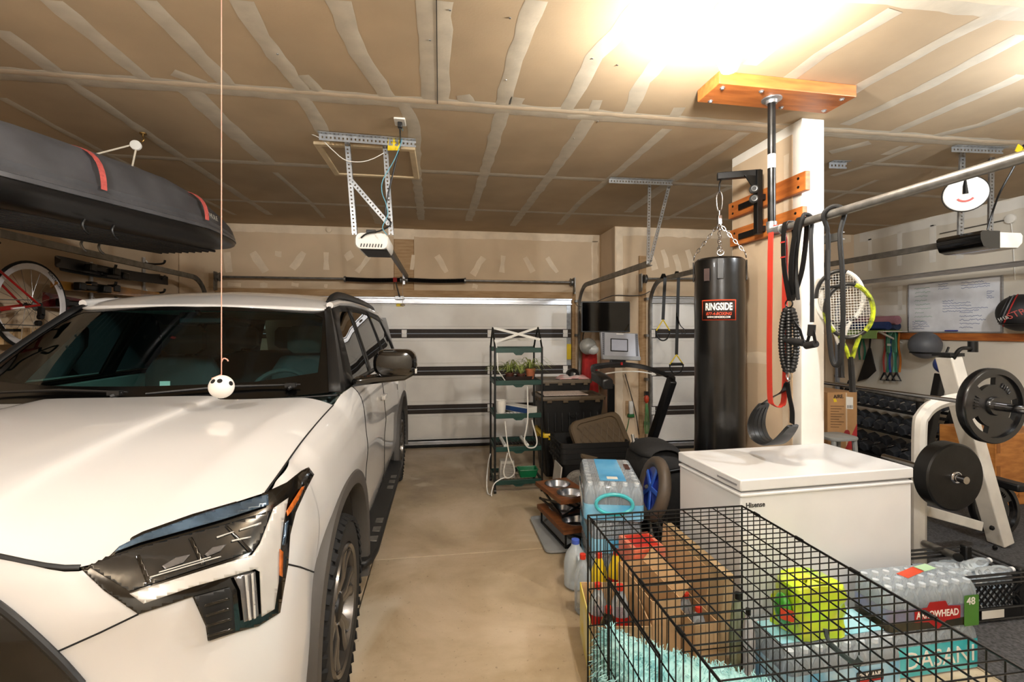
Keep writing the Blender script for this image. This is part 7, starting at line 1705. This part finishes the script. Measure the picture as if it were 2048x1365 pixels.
def pack(label, c, nx, ny, rz, bands, z0=0., top=None, sz=.0645, k=1.0):
    """shrink-wrapped pack of bottles; bands = printed panels (z0, z1, material) around the sides"""
    t = thing('water_pack', label, 'bottled water', (c[0], c[1], z0)); R = Matrix.Translation((c[0], c[1], z0)) @ Matrix.Rotation(rz, 4, 'Z') @ Matrix.Scale(k, 4)
    W_, D_ = nx*sz, ny*sz
    for i in range(nx):
        for j in range(ny): put_bottle(t, R @ Matrix.Translation(((i-(nx-1)/2)*sz, (j-(ny-1)/2)*sz, .003)))
    rr = rrect(W_+.006, D_+.006, .03, 4)
    obj('shrink_film', B().loft([[R @ V((x*s, y*s, z)) for x, y in rr] for z, s in ((.004, .99), (.02, 1.0), (.145, 1.0), (.185, .97), (.209, .91), (.2125, .80))]), M_wrap, t)
    for za, zb, m in bands: obj('printed_band', B().loft([[R @ V((x*1.008, y*1.008, z)) for x, y in rr] for z in (za, zb)], cap=False), m, t)
    if top: obj('top_print', B().add(*(lambda q: (q.v, q.f))(B().box((0, 0, .2145), (W_*top[0], D_*top[1], .002))), R), top[2], t)
    return t, R, W_, D_
M_pb = mat('print_sky', (.22, .62, .82), .35, col2=(.60, .82, .92), scale=6, coat=.6); M_pt = mat('print_teal', (.10, .66, .70), .3, col2=(.35, .78, .82), scale=5, coat=.6)
# far pack beside the dog bowls
M_ptop = mat('print_blue', (.24, .62, .85), .35, col2=(.50, .78, .92), scale=4, coat=.6)
for k_ in range(2): pack(['bottom blue water pack of the stack behind the cartons', 'middle blue water pack of the stack behind the cartons'][k_], (1.165, 3.125), 5, 8, math.radians(-10 + 2*k_), [(.01, .10, M_pb)], .2190*k_)
t, R, W_, D_ = pack('topmost blue shrink-wrapped pack of bottled water stacked by the dog bowls', (1.17, 3.14), 5, 8, math.radians(-14), [(.01, .095, M_pb)], .4385, (.45, .84, M_ptop), k=1.16)
obj('carry_loop', B().tube([R @ V((.10*math.cos(a), -D_/2-.012, .10 + .055*math.sin(a))) for a in [2*PI*k/24 for k in range(24)]], .012, 8, closed=True), M_pt, t); text('lettering', 'DASANI', .085, R @ facing((-W_/2-.006, .02, .055), (-1, 0, 0)), M_white, t, .001)
tp = obj('barcode_label', B().add(*(lambda q: (q.v, q.f))(B().box((.0, -.17, .2155), (.06, .045, .001))), R), M_white, t); obj('brown_label', B().add(*(lambda q: (q.v, q.f))(B().box((.115, .06, .2155), (.03, .11, .001))), R), mat('label_brown', (.28, .17, .14), .5), t)
# second pack under it (its bottles peep out) keeps the top one at height
# near packs
t, R, W_, D_ = pack('blue and white wrapped water pack under the lime bag beside the crate', (1.795, 1.985), 8, 4, math.radians(2), [(.008, .13, mat('print_palebl', (.72, .84, .90), .35, col2=(.36, .66, .82), scale=7, coat=.6))], .012-.012, (.92, .55, mat('print_aqua', (.45, .78, .87), .35, col2=(.75, .90, .94), scale=5, coat=.6)), k=1.16)
tg = R @ facing((.10, -D_/2-.006, .09), (0, -1, 0)); obj('brand_plate', B().prism(rrect(.125, .042, .004, 2), 0, .001, tg), M_black, t); text('lettering', 'KIRKLAND', .030, tg @ Matrix.Translation((0, .003, .001)), M_white, t, .0006, sx=.80, bold=.0008); obj('red_rule', B().prism(rrect(.12, .006, .001, 1), 0, .0016, tg @ Matrix.Translation((0, -.016, 0))), M_red, t)
t, R, W_, D_ = pack('teal wrapped water pack at the bottom of the stack by the freezer corner', (2.37, 2.015), 8, 3, math.radians(1), [(.008, .15, M_pt)], .0)
text('lettering', 'DASANI', .115, R @ facing((.02, -D_/2-.006, .08), (0, -1, 0)), M_white, t, .001)
t, R, W_, D_ = pack('clear wrapped water pack with red mountain label on top of the teal pack', (2.37, 2.02), 8, 3, 0, [(.006, .045, mat('print_forest', (.20, .17, .10), .35, col2=(.10, .12, .07), scale=20, coat=.6)), (.045, .11, mat('print_hills', (.40, .33, .30), .35, col2=(.46, .50, .64), scale=8, coat=.6))], .2165)
tg = R @ facing((.01, -D_/2-.006, .075), (0, -1, 0))
obj('red_shield', B().prism([(-.13, .03), (-.06, .035), (-.045, .06), (.045, .06), (.06, .035), (.13, .03), (.13, -.03), (.05, -.035), (0, -.075), (-.05, -.035), (-.13, -.03)], 0, .001, tg), mat('shield_red', (.62, .10, .10), .4), t); text('lettering', 'ARROWHEAD', .046, tg @ Matrix.Translation((0, .0, .001)), M_white, t, .0008, sx=.82, bold=.001)
tg = R @ facing((.205, -D_/2-.0065, .075), (0, -1, 0)); obj('green_panel', B().prism(rrect(.085, .15, .006, 2), 0, .001, tg), mat('panel_green', (.30, .50, .20), .4), t); text('lettering', '48', .05, tg @ Matrix.Translation((-.004, .045, .001)), M_white, t, .0008, bold=.001)
obj('top_print', B().add(*(lambda q: (q.v, q.f))(B().box((.0, .02, .2145), (.16, .05, .001), rz=.3)), R), M_ltr2, t); obj('top_print', B().add(*(lambda q: (q.v, q.f))(B().box((.12, .05, .2145), (.10, .05, .001), rz=.2)), R), mat('print_mint', (.72, .86, .70), .4), t)
# lime bag lying on the near pack
lg = V((1.735, 1.985, .2525))
t = thing('lime_bag', 'crumpled lime green and yellow plastic bag on the blue water pack', 'bag', tuple(lg)); rows = []
for i in range(15):
    f = i/14; r = []
    for k in range(25):
        a = 2*PI*k/24; c_, s_ = math.cos(a), math.sin(a); ex_ = .45
        q = (1 - .10*f) * (1 if f < .82 else max(.02, 1-((f-.82)/.18)**2)**.6)
        wob = 1 + (.07*math.sin(3*a+5*f) + .06*math.sin(5*a-9*f) + .05*math.sin(9*a+13*f))
        r.append(lg + V((.138*q*wob*math.copysign(abs(c_)**ex_, c_), .098*q*wob*math.copysign(abs(s_)**ex_, s_), .225*min(f, .86)/.86 + .012*math.sin(4*a+2) * f)))
    rows.append(r)
obj('bag_body', B().grid(rows), mat('bag_lime', (.62, .80, .10), .28, col2=(.80, .84, .16), scale=9, coat=.6), t, ang=1.0)
obj('bag_seal', B().strap([lg + V((.07, -.03, .222)), lg + V((.0, -.0, .238)), lg + V((-.07, .02, .222))], .05, .003, (0, 1, 0)), mat('bag_yellow', (.86, .84, .22), .3, coat=.6), t)
obj('side_gusset', B().sph(lg + V((-.15, -.02, .11)), .055, 14, 10, (.5, .9, 1.3)), mat('bag_green', (.25, .62, .18), .3, coat=.6), t); obj('red_emblem', B().prism(rrect(.06, .05, .012, 3), 0, .002, facing(lg + V((-.168, -.07, .11)), (-.7, -.7, .1))), M_ltr2, t)
# ---- milk crate of loose bottles
mc = V((3.045, 2.36, .011)); MW, MD, MH = .58, .32, .285
t = thing('milk_crate', 'black plastic milk crate full of crushed clear bottles', 'crate', tuple(mc))
for z in (.012, .075, MH-.02, MH-.045, MH-.07): obj('crate_band', B().tube([mc + V((x, y, z)) for x, y in rrect(MW, MD, .02, 3)], .010, 6, closed=True, flat=.6), M_black, t)
for sx in (-1, 1):
    for sy in (-1, 1): obj('corner_post', B().box(mc + V((sx*(MW/2-.02), sy*(MD/2-.02), MH/2)), (.045, .045, MH)), M_black, t, bevel=.008)
lat = B()
for k in range(-5, 6):
    for s in (-1, 1): lat.bar(mc + V((k*.042 - s*.055, -MD/2, .09)), mc + V((k*.042 + s*.055, -MD/2, MH-.08)), .007, .008); lat.bar(mc + V((-MW/2, k*.036 - s*.05, .09)), mc + V((-MW/2, k*.036 + s*.05, MH-.08)), .007, .008)
obj('lattice', lat, M_black, t, kind='stuff'); obj('crate_floor', B().box(mc + V((0, 0, .008)), (MW-.02, MD-.02, .012)), M_black, t); obj('lower_wall', B().box(mc + V((0, -MD/2+.003, .045)), (MW-.06, .008, .07)), M_black, t); obj('lower_wall', B().box(mc + V((-MW/2+.003, 0, .045)), (.008, MD-.06, .07)), M_black, t)
obj('price_label', B().box(mc + V((.04, -MD/2-.012, .05)), (.15, .002, .045)), M_white, t)
rnd = random.Random(5)
for k in range(28):
    lay, i = divmod(k // 2, 4); col_ = -.13 if k % 2 else .13
    tb = thing('loose_bottle', 'empty clear plastic bottle tossed in the milk crate', 'bottle', group='loose bottles in the milk crate')
    obj_b = bpy.data.objects.new('bottle_body', BM); COL.objects.link(obj_b); obj_b.parent = tb; oc_ = bpy.data.objects.new('cap', BC); COL.objects.link(oc_); oc_.parent = tb
    sg = 1 if (k + lay) % 2 else -1; ang_ = rnd.uniform(-.12, .12) + (0 if sg > 0 else PI)
    tb.location = mc + V((col_ - sg*.10 + rnd.uniform(-.02, .02), -.105 + .070*i, .05 + .066*lay)); tb.rotation_euler = (0, PI/2 - (.10 if lay == 3 else 0), ang_)
# ---- cartons and bottles behind the crate
M_card = mat('carton_tan', (.78, .64, .47), .85, var=.06, scale=5); M_cardd = mat('carton_olive', (.68, .58, .43), .85, var=.06)
def open_box(label, c, w, d, h, rz, m=M_card, flaps=True, side=None):
    t = thing('cardboard_box', label, 'box', (c[0], c[1], 0)); R = Matrix.Translation((c[0], c[1], .002)) @ Matrix.Rotation(rz, 4, 'Z')
    for nm, cc_, dd in (('front_wall', (0, -d/2, h/2), (w, .005, h)), ('back_wall', (0, d/2, h/2), (w, .005, h)), ('side_wall', (-w/2, 0, h/2), (.005, d, h)), ('side_wall', (w/2, 0, h/2), (.005, d, h)), ('box_floor', (0, 0, .003), (w, d, .006))):
        obj(nm, B().add(*(lambda q: (q.v, q.f))(B().box(cc_, dd)), R), side if side and nm == 'side_wall' and cc_[0] < 0 else m, t, smooth=False)
    if flaps:
        obj('flap', B().add(*(lambda q: (q.v, q.f))(B().box((w/2+.03, 0, h+.03), (.004, d, .09), M=Matrix.Rotation(.7, 4, 'Y'))), R), m, t, smooth=False)
    return t, R
M_cola = mat('cola_dark', (.10, .045, .03), .12, coat=.8); CAPR = mat('cap_red', (.80, .20, .12), .45)
def big_bottle(label, x, y, z, h, r, body, lab, capm, grp=None, tilt=0):
    t = thing('soda_bottle', label, 'bottle', (x, y, z), group=grp)
    obj('bottle_body', B().lathe([(r*.8, 0), (r, r*.3), (r, h*.55), (r*.92, h*.68), (r*.5, h*.86), (r*.30, h*.92), (r*.30, h*.95), (0, h*.95)], (x, y, z), n=18), body, t)
    if lab: obj('label', B().lathe([(r*1.01, h*.28), (r*1.015, h*.3), (r*1.015, h*.52), (r*1.01, h*.54)], (x, y, z), n=18, cap=False), lab, t)
    obj('cap', B().lathe([(r*.36, h*.92), (r*.36, h), (0, h)], (x, y, z), n=14), capm, t); return t
M_lred = mat('label_cola', (.70, .12, .10), .4)
open_box('open carton with a lemon-yellow side holding cola bottles', (.865, 2.26), .28, .38, .28, -.16, M_card, False, mat('carton_lemon', (.86, .84, .70), .6, col2=(.86, .78, .20), scale=9))
for i, (x, y) in enumerate(((.80, 2.15), (.82, 2.36), (.93, 2.33))): big_bottle(['cola bottle with red label at the front of the lemon-sided carton', 'red-capped cola bottle at the back corner of the lemon-sided carton', 'red-capped cola bottle beside the tan box in the carton'][i], x, y, .01, .32, .05, M_cola if i == 0 else M_pet, M_lred, CAPR)
open_box('tall open tan cardboard box right behind the crate', (1.095, 2.36), .15, .40, .33, .04)
open_box('long open tan carton with empty bottles behind the crate', (1.25, 2.28), .12, .44, .26, .03, M_card, False)
for i, (y, m, l) in enumerate(((2.12, M_pet, 'clear red-capped bottle at the near end of the long carton'), (2.24, M_pet, 'clear red-capped bottle in the middle of the long carton'), (2.40, M_cola, 'dark red-capped bottle at the far end of the long carton'))): big_bottle(l, 1.25, y, .01, .30, .045, m, None, CAPR)
t = thing('flat_carton', 'flat folded olive carton leaning toward the freezer', 'box', (1.36, 2.4, 0)); Mfc = Matrix.Translation((1.368, 2.40, .24)) @ Matrix.Rotation(.10, 4, 'Y')
obj('carton_panel', B().add(*(lambda q: (q.v, q.f))(B().box((0, 0, 0), (.05, .64, .47))), Mfc), M_cardd, t, smooth=False, bevel=.003); obj('carton_fold', B().add(*(lambda q: (q.v, q.f))(B().box((-.028, .05, .02), (.006, .50, .36))), Mfc), M_card, t, smooth=False)
t = thing('red_carton', 'red and orange printed grocery carton behind the tan boxes', 'box', (1.20, 2.72, 0)); obj('carton_body', B().box((1.215, 2.70, .19), (.20, .22, .375), rz=.05), mat('print_redorange', (.86, .36, .22), .5, col2=(.90, .62, .52), scale=10), t, smooth=False, bevel=.003); obj('top_panel', B().box((1.215, 2.70, .379), (.15, .16, .002), rz=.05), mat('print_red2', (.78, .20, .14), .5), t)
for i, (x, y, c2, l) in enumerate(((.93, 2.66, mat('juice_yellow', (.88, .76, .15), .3), 'yellow juice bottle with red cap beyond the lemon-sided carton'), (1.045, 2.68, MATS['juice_yellow'], 'second yellow juice bottle with red cap beside the red carton'), (.83, 2.66, M_pet, 'clear bottle with red cap beside the yellow juice'))): big_bottle(l, x, y, .002, .34, .05, c2, M_lred if i == 1 else None, CAPR)
t = thing('water_jug', 'translucent gallon water jug beside the lemon-sided carton', 'jug', (.865, 2.93, 0))
obj('jug_body', B().lathe([(.06, 0), (.075, .015), (.076, .16), (.06, .22), (.03, .26), (.024, .285), (0, .285)], (.865, 2.93, .002), n=20), film('jug_milky', (.86, .90, .92), .45), t); obj('jug_cap', B().lathe([(.026, .28), (.026, .305), (0, .305)], (.865, 2.93, .002), n=14), mat('cap_blue', (.25, .35, .70), .5), t); obj('jug_handle', B().tube(spline([(.865, 2.865, .23), (.865, 2.84, .20), (.865, 2.85, .12), (.865, 2.865, .10)], 4), .012, 8), MATS['jug_milky'], t)
big_bottle('tall pale green glass bottle by the crate corner', 1.448, 2.10, .002, .37, .040, film('glass_green', (.86, .90, .78), .3), None, M_black); big_bottle('frosted white bottle beside the pale green bottle', 1.44, 2.01, .002, .345, .032, film('frost_white', (.92, .92, .93), .6), None, M_blackm)
# ---- folded stroller with a blue-rimmed wheel
wc = V((1.42, 2.96, .60)); wn = V((-.965, .10, .22)).normalized()
t = thing('folded_stroller', 'folded black stroller with a blue-hubbed wheel leaning beside the freezer', 'stroller', (1.55, 3.3, 0)); Rw_ = .175
wh = obj('wheel', B().torus(wc, wn, Rw_, .040, 36, 12), mat('tire_grey', (.30, .26, .22), .5, var=.1), t)
obj('blue_rim', B().lathe([(Rw_-.028, -.02), (Rw_-.022, .02), (.10, .012), (.03, .02), (0, .022)], wc, wn, 32), mat('rim_blue', (.06, .12, .50), .35, coat=.6), wh)
aa, bb_, _ = frame(wn)
for k in range(5):
    a = 2*PI*k/5; obj('wheel_spoke', B().bar(wc + wn*.022, wc + wn*.022 + (aa*math.cos(a) + bb_*math.sin(a))*(Rw_-.03), .03, .012, wn), mat('spoke_blue', (.16, .34, .72), .3, coat=.6), wh, bevel=.004)
obj('seat_fabric', B().loft([[V((1.62 + x*s, 3.38 + y*s, z)) for x, y in rrect(.34, .42, .06, 4)] for z, s in ((.10, .8), (.25, 1.0), (.55, 1.05), (.72, .9), (.78, .6))]), mat('stroller_fabric', (.07, .065, .062), .85, var=.2, bump=.3, bscale=25), t)
for i, (a, b_) in enumerate((((1.42, 2.85, .02), (1.50, 3.50, .84)), ((1.47, 3.16, .02), (1.78, 3.20, .70)), ((1.385, 3.0, .60), (1.60, 3.22, .55)), ((1.44, 3.16, .62), (1.82, 3.18, .66)), ((1.45, 3.15, .40), (1.70, 3.17, .05)), ((1.80, 3.2, .02), (1.55, 3.55, .80)))): obj('frame_tube', B().cyl(a, b_, .013, n=10), M_blackm if i % 2 else M_galvd, t)
obj('canopy', B().loft([[V((1.62 + .16*math.cos(a)*s, y, .74 + .08*math.sin(a)*s)) for a in [PI*k/8 for k in range(9)]] for y, s in ((3.18, .7), (3.26, 1.0), (3.46, 1.05), (3.56, .7))], closed=False), MATS['stroller_fabric'], t, solid=.006)
for y in (3.10, 3.56): obj('small_wheel', B().torus((1.44, y, .075), (1, .3, 0), .055, .02, 24, 8), M_rubber, t)
